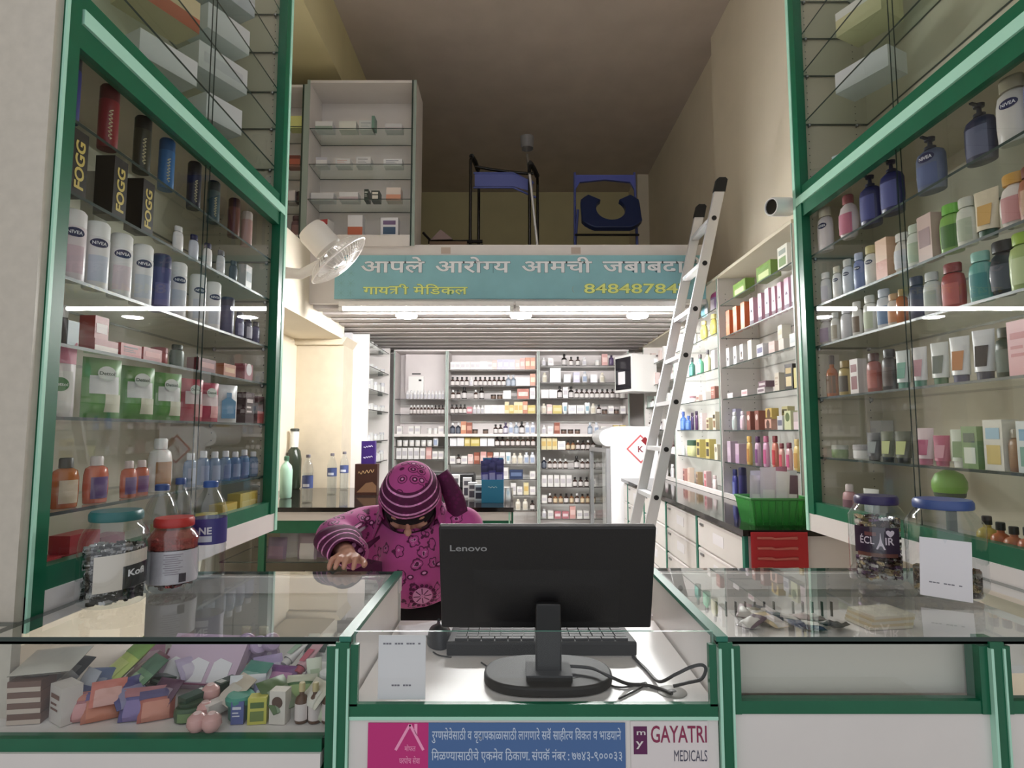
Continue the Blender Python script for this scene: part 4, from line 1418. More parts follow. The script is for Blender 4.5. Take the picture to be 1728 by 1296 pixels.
        def part(name, mt, f, lift=.0012):
            mm = MB()
            keep = [q for q in fs if f(sum(vs[i][0] for i in q) / 4 / w, sum(vs[i][2] for i in q) / 4 / h)]
            used = sorted({i for q in keep for i in q})
            ix = {a: b for b, a in enumerate(used)}
            mm.add([(vs[i][0], vs[i][1] - lift, vs[i][2]) for i in used], [tuple(ix[i] for i in q) for q in keep], 0, True)
            out.append((name, mm.mesh(name, mt, False)))
        if c2 is not None:
            part('label', cap, lambda u, v: abs(u) < .38 and (.42 < v < .74 if 'det' in opt else .0 < v < .62))
        if c3 is not None:
            part('print', lab, lambda u, v: (u > -.05 and .1 < v < .42) if 'det' in opt else v > .7)
        if 'det' in opt or 'logo' in opt:
            mm = MB()
            zc, yl = h * (.74 if 'det' in opt else .42), -d * .5
            R_ = w * .24
            vv = [(0, yl - .002, zc)] + [(R_ * math.cos(2 * PI * i / 18), yl - .002, zc + R_ * .8 * math.sin(2 * PI * i / 18)) for i in range(18)]
            mm.add(vv, [(0, 1 + i, 1 + (i + 1) % 18) for i in range(18)])
            add_text(mm, 'Dettol', 0, zc - w * .04, w * .09, .02, w * .40, yl - .003, 1, centre=True)
            out.append(('logo', mm.mesh('logo', [cm(206, 214, 206) if 'det' in opt else cm(60, 128, 66), cm(34, 76, 44) if 'det' in opt else cm(220, 230, 220)], False)))
        if 'blot' in opt:
            mm = MB()
            yl = -d * .5 - .002
            mm.add([(-w * .28, yl, h * .1), (w * .28, yl, h * .1), (w * .28, yl, h * .56), (w * .1, yl, h * .64), (w * .1, yl, h * .78), (-w * .1, yl, h * .78), (-w * .1, yl, h * .64), (-w * .28, yl, h * .56)], [tuple(range(8))])
            out.append(('print', mm.mesh('print', cm(54, 128, 176), False)))
    _P[key] = out
    return out


DEFN = {'can': ('spray_can', 'spray can'), 'flat': ('shampoo_bottle', 'bottle'), 'pump': ('lotion_bottle', 'bottle'), 'oval': ('lotion_bottle', 'bottle'),
        'tube': ('cream_tube', 'tube'), 'jar': ('cream_jar', 'jar'), 'med': ('medicine_bottle', 'bottle'), 'box': ('carton', 'box'), 'pouch': ('refill_pouch', 'pouch')}
DEFD = {'can': 1, 'flat': .55, 'pump': .6, 'oval': .6, 'tube': .62, 'jar': 1, 'med': 1, 'box': .6, 'pouch': .35}


def product(kind, loc, rot, w, h, c1, c2=None, c3=None, opt='', d=None, name=None, cat=None):
    ps = parts_of(kind, round(w, 4), round(h, 4), round(d if d else w * DEFD[kind], 4), c1, c2, c3, opt)
    nm = name or DEFN[kind][0]
    root = bpy.data.objects.new(nm, ps[0][1])
    C.objects.link(root)
    root.location = loc
    root.rotation_euler = rot
    root['category'] = cat or DEFN[kind][1]
    for pn, me in ps[1:]:
        o = bpy.data.objects.new(pn, me)
        C.objects.link(o)
        o.parent = root
    return root


ORD = ['', 'first', 'second', 'third', 'fourth', 'fifth', 'sixth', 'seventh', 'eighth', 'ninth', 'tenth', 'eleventh', 'twelfth', 'thirteenth', 'fourteenth', 'fifteenth',
       'sixteenth', 'seventeenth', 'eighteenth', 'nineteenth', 'twentieth', 'twenty-first', 'twenty-second', 'twenty-third', 'twenty-fourth', 'twenty-fifth', 'twenty-sixth']


def finish_row(items, where, group, frm):
    """items: [(sort key, object, description)]; gives each its own label by its look and its place in the row"""
    seen = {}
    for _, o, ds in items:
        seen[ds] = seen.get(ds, 0) + 1
    for i, (_, o, ds) in enumerate(sorted(items, key=lambda t: t[0])):
        if seen[ds] == 1 and len(items) > 1:
            o['label'] = f'{ds}, {where}'
        else:
            o['label'] = f'{ds}, {ORD[i + 1]} {frm}, {where}'
        o['group'] = group
    return items


LIMITS = {'near open': (2.92, 3.98), 'middle open': (4.02, 5.098), 'far open': (5.142, 6.278), 'narrow left': (5.45, 6.36),
          'granite counter beside': (2.97, 3.96), "left showcase": (1.242, 2.448), "right showcase": (1.162, 2.452)}


def side_row(sx, x, z, where, group, data, jitter=.0, frm='from the street'):
    """a row on a shelf that runs away from the street; data: (px, kind, w, h, colours..., description, options)"""
    out = []
    for t in data:
        px, kind, w, h, c1, c2, c3, ds = t[:8]
        opt = t[8] if len(t) > 8 else ''
        dz = t[9] if len(t) > 9 else 0.0
        dd = t[10] if len(t) > 10 else None
        dx = t[11] if len(t) > 11 else 0.0
        dep = dd if dd else w * DEFD[kind]
        xc = sx * (x + dep / 2 + dx)
        y = y_at(px, sx * (x + dx), z + dz + h / 2)
        half = (w if kind != 'jar' else w * 1.04) / 2 + .003
        for key, (ya, yb) in LIMITS.items():
            if where.startswith(key):
                y = min(max(y, ya + half), yb - half)
        turn = {'can': 42, 'box': 0}.get(kind, 20) if 'showcase' in where else 0     # goods face a little towards the street
        if kind == 'box' and 'black carton' in ds:
            turn = 14
        if turn and kind != 'can':
            xc += sx * .35 * w * math.sin(R(turn))
        o = product(kind, (xc, y, z + dz + .0006), (0, 0, R(90 - turn) if sx < 0 else R(turn - 90)), w, h, c1, c2, c3, opt, dd)
        out.append((y, o, ds))
    return finish_row(out, where, group, frm)


W_, PK, LP = (232, 228, 228), (228, 196, 204), (214, 206, 222)
LB = (176, 196, 222)
# ------------------------------------------------------------------ left showcase
LX = 1.036
side_row(-1, LX, 2.135, "left showcase's highest spray shelf", 'coloured sprays on the highest spray shelf', [
    (133, 'can', .046, .172, (44, 48, 128), (26, 26, 40), None, 'blue spray can with black cap', 'fogg blank'),
    (198, 'can', .046, .172, (142, 30, 40), (96, 20, 26), None, 'red spray can', 'fogg blank'),
    (253, 'can', .044, .165, (54, 54, 40), (26, 24, 22), None, 'dark olive spray can', 'fogg blank'),
    (293, 'can', .044, .16, (44, 106, 170), (36, 84, 138), None, 'bright blue spray can', 'fogg blank'),
    (338, 'can', .042, .16, (34, 36, 56), (22, 22, 32), None, 'midnight blue spray can', 'fogg blank'),
    (370, 'can', .042, .15, (60, 86, 92), (40, 50, 54), None, 'grey-teal spray can', 'fogg blank'),
    (404, 'can', .042, .15, (110, 56, 48), (70, 36, 32), None, 'red-brown spray can', ''),
    (425, 'can', .042, .14, (196, 150, 146), (210, 196, 190), None, 'pale pink spray can', '')])
BX = (30, 24, 22)
side_row(-1, LX, 1.962, "left showcase's black carton shelf", 'cartons and roll-ons on the black carton shelf', [
    (134, 'box', .052, .158, BX, None, None, 'black spray carton with yellow lettering', 'fogg', 0, .05),
    (203, 'box', .052, .158, BX, None, None, 'black spray carton with yellow lettering', 'fogg', 0, .05),
    (250, 'box', .050, .150, BX, None, None, 'black spray carton with yellow lettering', 'fogg', 0, .05),
    (172, 'box', .05, .15, (206, 200, 190), None, None, 'plain white carton behind the black ones', '', 0, .04, .10),
    (308, 'flat', .036, .082, W_, (216, 212, 210), None, 'small white roll-on', 'wide'),
    (334, 'flat', .036, .086, (196, 200, 216), NAVY, None, 'white roll-on with navy cap', 'wide'),
    (357, 'flat', .036, .086, W_, NAVY, None, 'white roll-on with round navy cap', 'wide'),
    (379, 'flat', .036, .09, (206, 206, 210), (90, 94, 104), None, 'white roll-on with grey cap', 'wide'),
    (400, 'flat', .036, .08, (60, 64, 84), (40, 44, 60), None, 'slate roll-on', 'wide'),
    (420, 'box', .05, .09, (190, 186, 184), (90, 94, 104), None, 'pale carton with grey print', '')])
side_row(-1, LX, 1.76, "left showcase's white spray shelf", 'white sprays on the white spray shelf', [
    (102, 'can', .058, .178, W_, (240, 238, 236), (216, 208, 222), 'white spray can with navy badge', 'badge'),
    (141, 'can', .056, .176, (232, 216, 220), (236, 230, 230), (222, 190, 202), 'pale pink spray can with navy badge', 'badge'),
    (181, 'can', .056, .176, W_, (240, 238, 236), (204, 210, 226), 'white spray can with navy badge', 'badge'),
    (220, 'can', .056, .176, W_, (240, 238, 236), (226, 206, 214), 'white spray can with navy badge', 'badge'),
    (255, 'can', .056, .176, W_, (240, 238, 236), (206, 210, 222), 'white spray can with navy badge', 'badge'),
    (286, 'can', .054, .176, (62, 58, 128), (40, 40, 96), (96, 92, 158), 'purple-blue spray can', ''),
    (313, 'can', .054, .176, W_, (240, 238, 236), (206, 210, 222), 'white spray can with navy badge', 'badge'),
    (346, 'can', .052, .17, W_, (240, 238, 236), (206, 210, 222), 'white spray can with navy badge', 'badge'),
    (371, 'can', .052, .17, W_, (240, 238, 236), (206, 210, 222), 'white spray can with navy badge', 'badge'),
    (394, 'can', .048, .14, (58, 58, 108), (34, 34, 74), None, 'navy spray can', ''),
    (411, 'flat', .04, .10, (64, 62, 120), (30, 30, 60), (150, 150, 190), 'small navy bottle with pale label', 'wide'),
    (425, 'flat', .04, .10, (40, 40, 84), (30, 30, 60), (180, 180, 200), 'small dark navy bottle', 'wide'),
    (438, 'flat', .04, .09, (70, 70, 120), (30, 30, 60), None, 'small blue-violet bottle', 'wide')])
RED, DRED = (170, 42, 44), (112, 26, 34)
side_row(-1, LX, 1.603, "left showcase's red carton shelf", 'cartons on the red carton shelf', [
    (100, 'box', .06, .09, (40, 36, 38), (190, 186, 184), None, 'black carton with a white line of print', 'top', 0, .05),
    (124, 'box', .035, .06, (140, 160, 168), None, None, 'grey-blue carton', '', 0, .04, .01),
    (172, 'box', .05, .062, (176, 60, 54), (226, 210, 206), None, 'upright red carton with white print', '', 0.03, .04, .02),
    (180, 'box', .085, .03, (164, 36, 36), (226, 210, 200), None, 'long red carton with white corner', 'low', 0, .04),
    (222, 'box', .085, .034, (186, 50, 44), (70, 24, 24), None, 'bright red carton with dark print', 'lines', 0, .04),
    (258, 'box', .085, .036, (170, 40, 40), (206, 110, 100), None, 'plain red carton', '', 0, .04),
    (284, 'jar', .045, .05, (176, 72, 76), (150, 40, 46), None, 'pink-red tub', ''),
    (309, 'flat', .05, .07, (36, 72, 52), (30, 52, 40), None, 'dark green bottle', 'wide'),
    (350, 'box', .11, .044, (118, 34, 40), (170, 90, 80), None, 'dark maroon carton', '', 0, .04),
    (388, 'box', .09, .044, (178, 92, 46), (206, 150, 96), None, 'orange-brown carton', '', 0, .04),
    (420, 'box', .07, .062, (150, 40, 60), (214, 206, 210), (60, 40, 60), 'crimson carton with a pale round picture', 'circle', 0, .04)])
side_row(-1, LX, 1.435, "left showcase's soap pouch shelf", 'soap refill pouches', [
    (112, 'pouch', .086, .178, (222, 212, 212), (226, 222, 218), (206, 110, 136), 'white and pink soap pouch with a green round logo', 'logo'),
    (190, 'pouch', .100, .155, (84, 156, 62), (218, 220, 218), (196, 196, 168), 'green soap pouch with white panel', 'det'),
    (249, 'pouch', .100, .150, (84, 156, 62), (218, 220, 218), (196, 196, 168), 'green soap pouch with white panel', 'det'),
    (297, 'pouch', .098, .146, (84, 156, 62), (218, 220, 218), (196, 196, 168), 'green soap pouch with white panel', 'det'),
    (336, 'pouch', .085, .14, (186, 44, 68), (226, 206, 208), (214, 140, 140), 'crimson soap pouch with white panel', 'det'),
    (363, 'pouch', .085, .136, (190, 48, 84), (226, 206, 208), (214, 140, 140), 'crimson soap pouch with white panel', 'det'),
    (394, 'pouch', .115, .14, (222, 222, 226), None, None, 'white soap pouch with a blue bottle printed on it', 'blot'),
    (422, 'box', .075, .12, (60, 26, 34), (214, 200, 200), None, 'dark maroon carton with a white stripe', 'lines', 0, .04),
    (440, 'box', .06, .11, (84, 30, 38), (190, 70, 70), None, 'dark red carton', 'low', 0, .04)])
AMB = tinted('amber_liquid', srgb(190, 112, 58), .78)
ORG = tinted('orange_liquid', srgb(214, 118, 92), .8)
BLQ = tinted('blue_liquid', srgb(108, 140, 178), .65)
side_row(-1, LX, 1.22, "left showcase's antiseptic shelf", 'liquids on the antiseptic shelf', [
    (80, 'flat', .04, .085, (26, 52, 38), (24, 30, 26), (170, 190, 176), 'dark green bottle', ''),
    (127, 'flat', .062, .118, AMB, (40, 28, 20), (214, 190, 160), 'amber liquid bottle with black cap', ''),
    (178, 'flat', .062, .118, ORG, (222, 208, 204), (112, 84, 142), 'orange liquid bottle with purple label', ''),
    (228, 'flat', .046, .10, ORG, (222, 200, 196), (112, 84, 142), 'small orange liquid bottle', ''),
    (249, 'flat', .046, .10, ORG, (222, 200, 196), (120, 76, 132), 'small orange liquid bottle', ''),
    (287, 'flat', .078, .16, (228, 224, 220), (232, 230, 228), (170, 120, 70), 'white glue-shaped bottle with orange and green label', ''),
    (331, 'flat', .05, .11, BLQ, (214, 216, 224), (120, 140, 176), 'pale blue bottle with white cap', ''),
    (352, 'flat', .05, .115, BLQ, (220, 222, 228), (96, 120, 164), 'pale blue bottle with white cap', ''),
    (371, 'flat', .05, .11, BLQ, (220, 222, 228), (120, 140, 176), 'pale blue bottle with white cap', ''),
    (389, 'flat', .05, .11, BLQ, (220, 222, 228), (96, 120, 164), 'pale blue bottle with white cap', ''),
    (405, 'flat', .05, .105, BLQ, (220, 222, 228), (120, 140, 176), 'pale blue bottle with white cap', ''),
    (420, 'flat', .05, .11, BLQ, (220, 222, 228), (96, 120, 164), 'pale blue bottle with white cap', ''),
    (435, 'flat', .05, .10, BLQ, (220, 222, 228), (120, 140, 176), 'pale blue bottle with white cap', '')])
side_row(-1, LX + .004, 1.0625, "left showcase's floor board", 'cartons on the floor board of the left showcase', [
    (88, 'box', .07, .052, (196, 48, 50), None, None, 'bright red carton', '', 0, .05),
    (130, 'box', .10, .05, (176, 34, 40), None, None, 'red carton with white lettering', 'colg', 0, .05),
    (144, 'box', .10, .042, (186, 40, 44), None, None, 'upper red carton', '', .0505, .05),
    (190, 'box', .09, .07, (140, 30, 36), (176, 50, 50), None, 'dark red carton', '', 0, .05),
    (300, 'box', .12, .06, (190, 176, 70), (210, 196, 110), None, 'mustard yellow carton', '', 0, .05),
    (352, 'box', .12, .055, (206, 190, 84), (190, 160, 50), None, 'wide yellow carton', 'low', 0, .05),
    (388, 'box', .11, .075, (210, 176, 56), (214, 190, 96), None, 'yellow carton', '', 0, .05),
    (420, 'box', .15, .10, (204, 176, 60), (216, 196, 110), None, 'tall yellow carton', '', 0, .05)])
# upper section: loose white cartons
def loose(sx, x, rows, where, group):
    out = []
    for z, pa, pb, h, d, c1, c2, ds, opt in rows:
        ya, yb = sorted((y_at(pa, sx * x, z), y_at(pb, sx * x, z)))
        yb = min(yb, 2.445)
        ya = min(ya, yb - .12)
        tn = 26
        wl = min((yb - ya) * .62, (.262 - d * math.cos(R(tn))) / math.sin(R(tn)))
        o = product('box', (sx * (x + .04 + .5 * (d * math.cos(R(tn)) + wl * math.sin(R(tn))) - .02), (ya + yb) / 2, z + .0006), (0, 0, R(90 - tn) if sx < 0 else R(tn - 90)), wl, h, c1, c2, None, opt, d)
        o['label'] = f'{ds} in the {where}'
        o['group'] = group
WB = (222, 222, 226)
loose(-1, 1.035, [
    (2.735, 272, 372, .11, .12, (214, 196, 150), (196, 96, 64), 'long cream carton with an orange end', 'low'),
    (2.905, 388, 446, .10, .14, WB, None, 'white carton under the topmost one, far end,', ''),
    (2.735, 376, 444, .10, .14, WB, (206, 206, 214), 'white carton touching the long cream one, far end,', ''),
    (2.55, 382, 432, .10, .14, WB, None, 'small white carton low at the far end', ''),
    (2.382, 392, 436, .075, .12, (214, 218, 222), None, 'pale blue-white carton half behind the rail', ''),
    (2.55, 278, 366, .085, .12, (222, 222, 224), None, 'wide white carton below the cream one', ''),
    (2.382, 306, 352, .07, .12, (206, 212, 208), None, 'grey-white carton resting near the rail', ''),
    (3.09, 372, 462, .12, .16, (190, 194, 196), (206, 208, 220), 'big grey-white carton near the top', 'low')],
    "left showcase's upper half", 'cartons in the upper half of the left showcase')
loose(1, 1.285, [
    (3.155, 1378, 1458, .12, .16, (206, 206, 206), None, 'grey-white carton highest up', ''),
    (2.98, 1382, 1452, .10, .14, (220, 212, 160), (232, 230, 222), 'white and yellow carton', 'top'),
    (2.755, 1380, 1462, .085, .12, WB, None, 'plain white carton', ''),
    (2.418, 1374, 1462, .10, .12, (200, 214, 222), (176, 196, 210), 'pale blue carton half behind the rail', 'low'),
    (2.98, 1488, 1585, .10, .14, (206, 212, 196), (176, 190, 168), 'long pale green carton', 'low'),
    (2.755, 1602, 1664, .07, .12, (222, 214, 208), (196, 206, 214), 'white carton half behind the rail, nearer the street,', ''),
    (2.418, 1496, 1556, .085, .12, (210, 204, 170), None, 'small cream carton half behind the rail', '')],
    "right showcase's upper half", 'cartons in the upper half of the right showcase')
# ------------------------------------------------------------------ right showcase
RX = 1.286
NB = (38, 42, 104)
side_row(1, RX, 2.152, "right showcase's highest lotion shelf", 'lotions on the highest lotion shelf', [
    (1381, 'flat', .075, .185, (224, 212, 216), (206, 196, 176), None, 'white lotion bottle with navy badge', 'badge wide'),
    (1417, 'oval', .085, .175, (226, 206, 210), (176, 96, 100), (206, 110, 140), 'rounded pale pink lotion bottle', ''),
    (1453, 'pump', .085, .20, NB, (36, 38, 70), (70, 78, 150), 'navy pump bottle', ''),
    (1488, 'pump', .085, .20, NB, (36, 38, 70), (84, 92, 160), 'navy pump bottle', ''),
    (1551, 'pump', .09, .185, (96, 108, 140), (60, 62, 76), (84, 100, 150), 'grey-blue pump bottle with navy badge', 'badge'),
    (1634, 'pump', .082, .18, (44, 46, 78), (50, 48, 54), (96, 100, 130), 'dark slate pump bottle', ''),
    (1690, 'flat', .078, .18, (206, 200, 194), (160, 152, 126), None, 'white lotion bottle with olive cap', 'badge wide'),
    (1738, 'flat', .08, .18, (120, 124, 170), (80, 84, 120), None, 'lavender lotion bottle', 'wide')])
side_row(1, RX, 1.93, "right showcase's pastel bottle shelf", 'bottles on the pastel bottle shelf', [
    (1386, 'flat', .05, .13, (222, 218, 222), (226, 222, 222), (206, 200, 214), 'white bottle with lilac label', 'wide'),
    (1406, 'flat', .042, .13, W_, (214, 206, 180), None, 'white bottle with gold cap', 'badge wide'),
    (1423, 'flat', .046, .138, (214, 218, 232), (206, 206, 200), None, 'blue-white bottle', 'badge wide'),
    (1442, 'flat', .046, .14, (120, 134, 190), (176, 184, 214), None, 'periwinkle blue bottle', 'badge wide'),
    (1461, 'flat', .05, .145, (226, 224, 220), (196, 184, 120), None, 'white bottle with olive-gold cap', 'badge wide'),
    (1487, 'box', .06, .14, (222, 176, 140), (206, 120, 90), None, 'peach carton', 'low'),
    (1511, 'oval', .062, .135, (222, 214, 206), (226, 222, 216), (206, 206, 216), 'rounded white bottle', 'wide'),
    (1534, 'flat', .054, .14, (216, 222, 210), (200, 210, 190), (170, 190, 160), 'white bottle with sage label', 'wide'),
    (1560, 'box', .06, .145, (204, 170, 158), (150, 110, 110), None, 'dusty pink carton', ''),
    (1591, 'flat', .068, .148, (124, 178, 74), (110, 190, 60), (70, 120, 50), 'lime green bottle', 'wide'),
    (1619, 'flat', .056, .142, (216, 216, 200), (206, 206, 190), (176, 186, 160), 'ivory bottle', 'wide'),
    (1650, 'tube', .062, .138, (222, 206, 176), (40, 84, 60), (222, 170, 90), 'white and orange face pack tube', ''),
    (1694, 'oval', .072, .145, (224, 212, 204), (206, 150, 60), (206, 140, 140), 'round white bottle with amber cap', 'wide'),
    (1728, 'flat', .07, .14, (170, 100, 70), (130, 70, 50), (196, 150, 120), 'orange-brown bottle', 'wide')])
side_row(1, RX, 1.76, "right showcase's shampoo shelf", 'bottles on the shampoo shelf', [
    (1384, 'oval', .062, .125, (222, 216, 220), (224, 220, 220), (170, 150, 180), 'round white bottle', 'wide'),
    (1403, 'flat', .042, .12, (222, 220, 214), (214, 214, 210), (170, 160, 140), 'slim white bottle', 'wide'),
    (1420, 'flat', .05, .125, (206, 204, 212), (196, 194, 206), None, 'grey-lilac bottle', 'wide'),
    (1439, 'flat', .044, .13, (226, 222, 216), (222, 220, 214), (120, 100, 80), 'slim white bottle', 'wide'),
    (1459, 'flat', .052, .136, (222, 222, 216), (210, 212, 206), (190, 200, 170), 'white bottle with pale green label', 'wide'),
    (1482, 'flat', .056, .14, (220, 222, 230), (200, 206, 220), (96, 130, 176), 'white bottle with blue label', 'wide'),
    (1500, 'flat', .044, .11, (222, 206, 190), (206, 160, 110), (206, 130, 70), 'white and orange bottle', 'wide'),
    (1514, 'flat', .04, .115, AMB, (196, 160, 90), None, 'slim amber bottle', ''),
    (1536, 'flat', .056, .14, (70, 74, 104), (60, 62, 90), None, 'slate blue bottle', 'wide'),
    (1562, 'flat', .054, .135, (206, 210, 204), (196, 200, 196), (176, 186, 176), 'pale grey-green bottle', 'wide'),
    (1594, 'flat', .068, .14, (176, 60, 58), (150, 50, 50), (206, 96, 90), 'red shampoo bottle', 'wide'),
    (1641, 'flat', .064, .142, (96, 170, 160), (140, 196, 180), (60, 140, 140), 'teal shampoo bottle', 'wide'),
    (1676, 'oval', .074, .15, (30, 30, 40), (24, 24, 30), (70, 70, 84), 'glossy black shampoo bottle', 'wide'),
    (1712, 'flat', .072, .15, (170, 190, 110), (150, 186, 50), (196, 210, 150), 'yellow-green shampoo bottle', 'wide')])
side_row(1, RX, 1.543, "right showcase's face wash shelf", 'bottles and tubes on the face wash shelf', [
    (1393, 'med', .044, .17, AMB, (70, 56, 40), (120, 80, 40), 'amber bottle with a long neck', ''),
    (1417, 'flat', .058, .135, (176, 150, 84), (150, 120, 50), (70, 60, 46), 'mustard bottle with dark label', 'wide'),
    (1441, 'box', .05, .13, (224, 214, 212), (140, 60, 66), None, 'white carton with a dark red spot', 'window', 0, .035),
    (1465, 'flat', .056, .14, (150, 60, 46), (80, 40, 34), (176, 76, 60), 'rust red bottle', 'wide'),
    (1491, 'flat', .054, .142, (52, 46, 44), (46, 44, 44), (90, 76, 70), 'black-brown bottle', 'wide'),
    (1514, 'tube', .05, .128, (218, 224, 220), (60, 140, 116), (120, 180, 160), 'white tube with teal cap', ''),
    (1541, 'tube', .05, .128, (226, 222, 222), (70, 140, 116), (206, 150, 160), 'white tube with pink print', ''),
    (1574, 'tube', .054, .13, (222, 226, 222), (40, 110, 66), (96, 110, 100), 'white tube with green print', ''),
    (1607, 'tube', .056, .135, (226, 226, 228), (60, 66, 110), (206, 130, 70), 'white tube with an orange splash', ''),
    (1646, 'tube', .058, .14, (226, 226, 230), (50, 60, 90), (40, 40, 50), 'white tube with a black splash', ''),
    (1686, 'flat', .06, .132, (40, 66, 54), (36, 56, 46), (90, 110, 100), 'dark green bottle', 'wide'),
    (1722, 'box', .075, .14, (214, 140, 146), (196, 90, 100), None, 'rose pink carton', 'lines', 0, .04)])
side_row(1, RX, 1.297, "right showcase's face pack shelf", 'packs on the face pack shelf', [
    (1402, 'jar', .06, .05, (120, 150, 84), (196, 196, 186), None, 'low green jar', ''),
    (1438, 'jar', .08, .055, (226, 224, 222), (176, 172, 176), None, 'low white jar', ''),
    (1464, 'tube', .056, .10, (56, 62, 66), (40, 44, 48), (130, 140, 140), 'charcoal grey tube', ''),
    (1488, 'tube', .05, .105, (84, 92, 60), (34, 40, 28), (196, 206, 130), 'olive tube with pale label', ''),
    (1512, 'tube', .058, .105, (70, 76, 50), (40, 44, 28), (190, 200, 120), 'dark olive tube', ''),
    (1549, 'tube', .056, .115, (222, 196, 200), (190, 96, 130), (190, 80, 120), 'pale pink tube', ''),
    (1578, 'tube', .05, .092, (190, 70, 110), (176, 60, 100), (214, 140, 160), 'magenta tube', ''),
    (1608, 'tube', .056, .11, (206, 214, 196), (220, 222, 214), (130, 160, 110), 'pale green tube', ''),
    (1636, 'box', .056, .118, (116, 150, 92), (206, 214, 196), (70, 90, 66), 'green leafy carton', 'window', 0, .04),
    (1676, 'box', .062, .135, (216, 214, 200), (206, 180, 90), (150, 190, 210), 'white carton with a yellow picture', 'window', 0, .045),
    (1708, 'flat', .05, .11, (150, 110, 76), (140, 130, 110), None, 'tan bottle', 'wide'),
    (1734, 'box', .06, .13, (206, 216, 214), (120, 170, 150), (120, 170, 200), 'white and blue carton', 'window', 0, .045)])
o = product('box', (1.54, y_at(1465, 1.51, 1.35), 1.2976), (0, 0, R(-90)), .17, .15, (216, 214, 214), (206, 204, 208), None, 'lines', .05)
o['label'] = 'wide white carton at the back of the face pack shelf'
side_row(1, RX, 1.0625, "right showcase's floor board", 'goods on the floor board of the right showcase', [
    (1424, 'flat', .062, .135, (206, 150, 156), (222, 206, 206), (150, 90, 110), 'pink handled bottle', ''),
    (1459, 'tube', .062, .13, (222, 222, 218), (206, 206, 200), (190, 196, 196), 'white tube', ''),
    (1648, 'med', .05, .105, (206, 176, 70), (40, 32, 30), (190, 170, 60), 'yellow bottle with black cap', ''),
    (1672, 'med', .046, .095, (186, 96, 50), (40, 32, 30), (206, 120, 70), 'orange bottle with black cap', ''),
    (1694, 'med', .046, .09, (186, 110, 70), (40, 32, 30), (206, 130, 90), 'tan bottle with black cap', ''),
    (1718, 'med', .046, .095, (190, 100, 66), (40, 32, 30), (214, 130, 90), 'orange-brown bottle with black cap', '')])
e = empty('bath_brush', 'bright green domed scrubber on the floor board behind the blue-lidded jar', 'scrubber', (1.345, y_at(1597, 1.33, 1.15), 1.063), R(-90))
MB().lathe([(.040, 0.148), (.046, .165), (.046, .185), (.036, .208), (.014, .22), (0, .222)], 18).build('dome', cm(112, 178, 44), e)
MB().lathe([(.03, 0), (.032, .01), (.014, .03), (.014, .12), (.04, .14), (.042, .152)], 18).build('handle', cm(50, 76, 44), e)
# ------------------------------------------------------------------ open shelves on the right
OX = RS_X + .022
GRN = (112, 150, 54)
FACE = (214, 164, 184)
side_row(1, OX, 2.28, "near open unit's top shelf", 'packs on the highest open shelf', [
    (1247, 'box', .20, .085, GRN, (206, 216, 150), (104, 150, 50), 'lime green pack', 'window', 0, .06),
    (1288, 'box', .19, .095, GRN, (196, 210, 140), (104, 150, 50), 'lime green pack', 'window', 0, .06),
    (1320, 'box', .11, .125, (220, 220, 206), (120, 150, 90), (140, 150, 140), 'white carton with a green picture', 'window', 0, .06)])
OR = (222, 104, 48)
side_row(1, OX, 2.05, "near open unit's fairness cream shelf", 'cartons on the fairness cream shelf', [
    (1228, 'box', .06, .17, OR, (236, 130, 70), None, 'orange carton', 'low'),
    (1240, 'box', .06, .17, (230, 110, 50), (240, 140, 80), None, 'orange carton', 'top'),
    (1253, 'box', .06, .17, OR, (236, 130, 70), None, 'orange carton', 'low'),
    (1268, 'box', .052, .165, FACE, (214, 150, 150), (66, 40, 66), 'pale pink carton with a face', 'face', 0, .035),
    (1282, 'box', .046, .165, FACE, (214, 150, 150), (80, 44, 90), 'pale pink carton with a face', 'face', 0, .035),
    (1294, 'box', .05, .17, FACE, (214, 150, 150), (66, 40, 66), 'pale pink carton with a face', 'face', 0, .035),
    (1305, 'box', .042, .16, FACE, (214, 150, 150), (90, 40, 66), 'pale pink carton with a face', 'face', 0, .035),
    (1315, 'box', .044, .165, FACE, (214, 150, 150), (66, 40, 66), 'pale pink carton with a face', 'face', 0, .035),
    (1327, 'box', .05, .168, FACE, (214, 150, 150), (96, 60, 96), 'pale pink carton with a face', 'face', 0, .035),
    (1341, 'box', .056, .17, (216, 210, 222), (206, 170, 170), (56, 50, 66), 'grey-white carton with a dark-haired face', 'face', 0, .035)])
side_row(1, OX, 1.842, "near open unit's white carton shelf", 'cartons on the white carton shelf', [
    (1228, 'box', .05, .125, (232, 230, 230), (90, 86, 92), (206, 200, 206), 'white carton with a grey picture', 'face', 0, .035),
    (1240, 'box', .05, .118, (232, 230, 230), (90, 86, 92), (206, 200, 206), 'white carton with a grey picture', 'face', 0, .035),
    (1251, 'box', .05, .115, (232, 230, 230), (120, 110, 100), (90, 80, 80), 'white carton with a grey picture', 'face', 0, .035),
    (1265, 'box', .06, .12, (230, 226, 214), None, None, 'cream-topped white carton', '', 0, .05),
    (1282, 'box', .085, .075, (226, 224, 230), (120, 120, 160), None, 'long white carton with a blue mark', '', 0, .05),
    (1302, 'box', .075, .065, (220, 196, 190), (226, 210, 206), None, 'pinkish carton', '', 0, .05),
    (1318, 'box', .06, .062, (226, 220, 210), None, None, 'white lower carton', '', 0, .05),
    (1316, 'box', .05, .075, (230, 226, 208), (214, 206, 170), None, 'cream carton on the stack', '', .063, .05),
    (1338, 'box', .07, .07, (228, 226, 222), (190, 200, 206), None, 'white carton at the near end', '', 0, .05)])
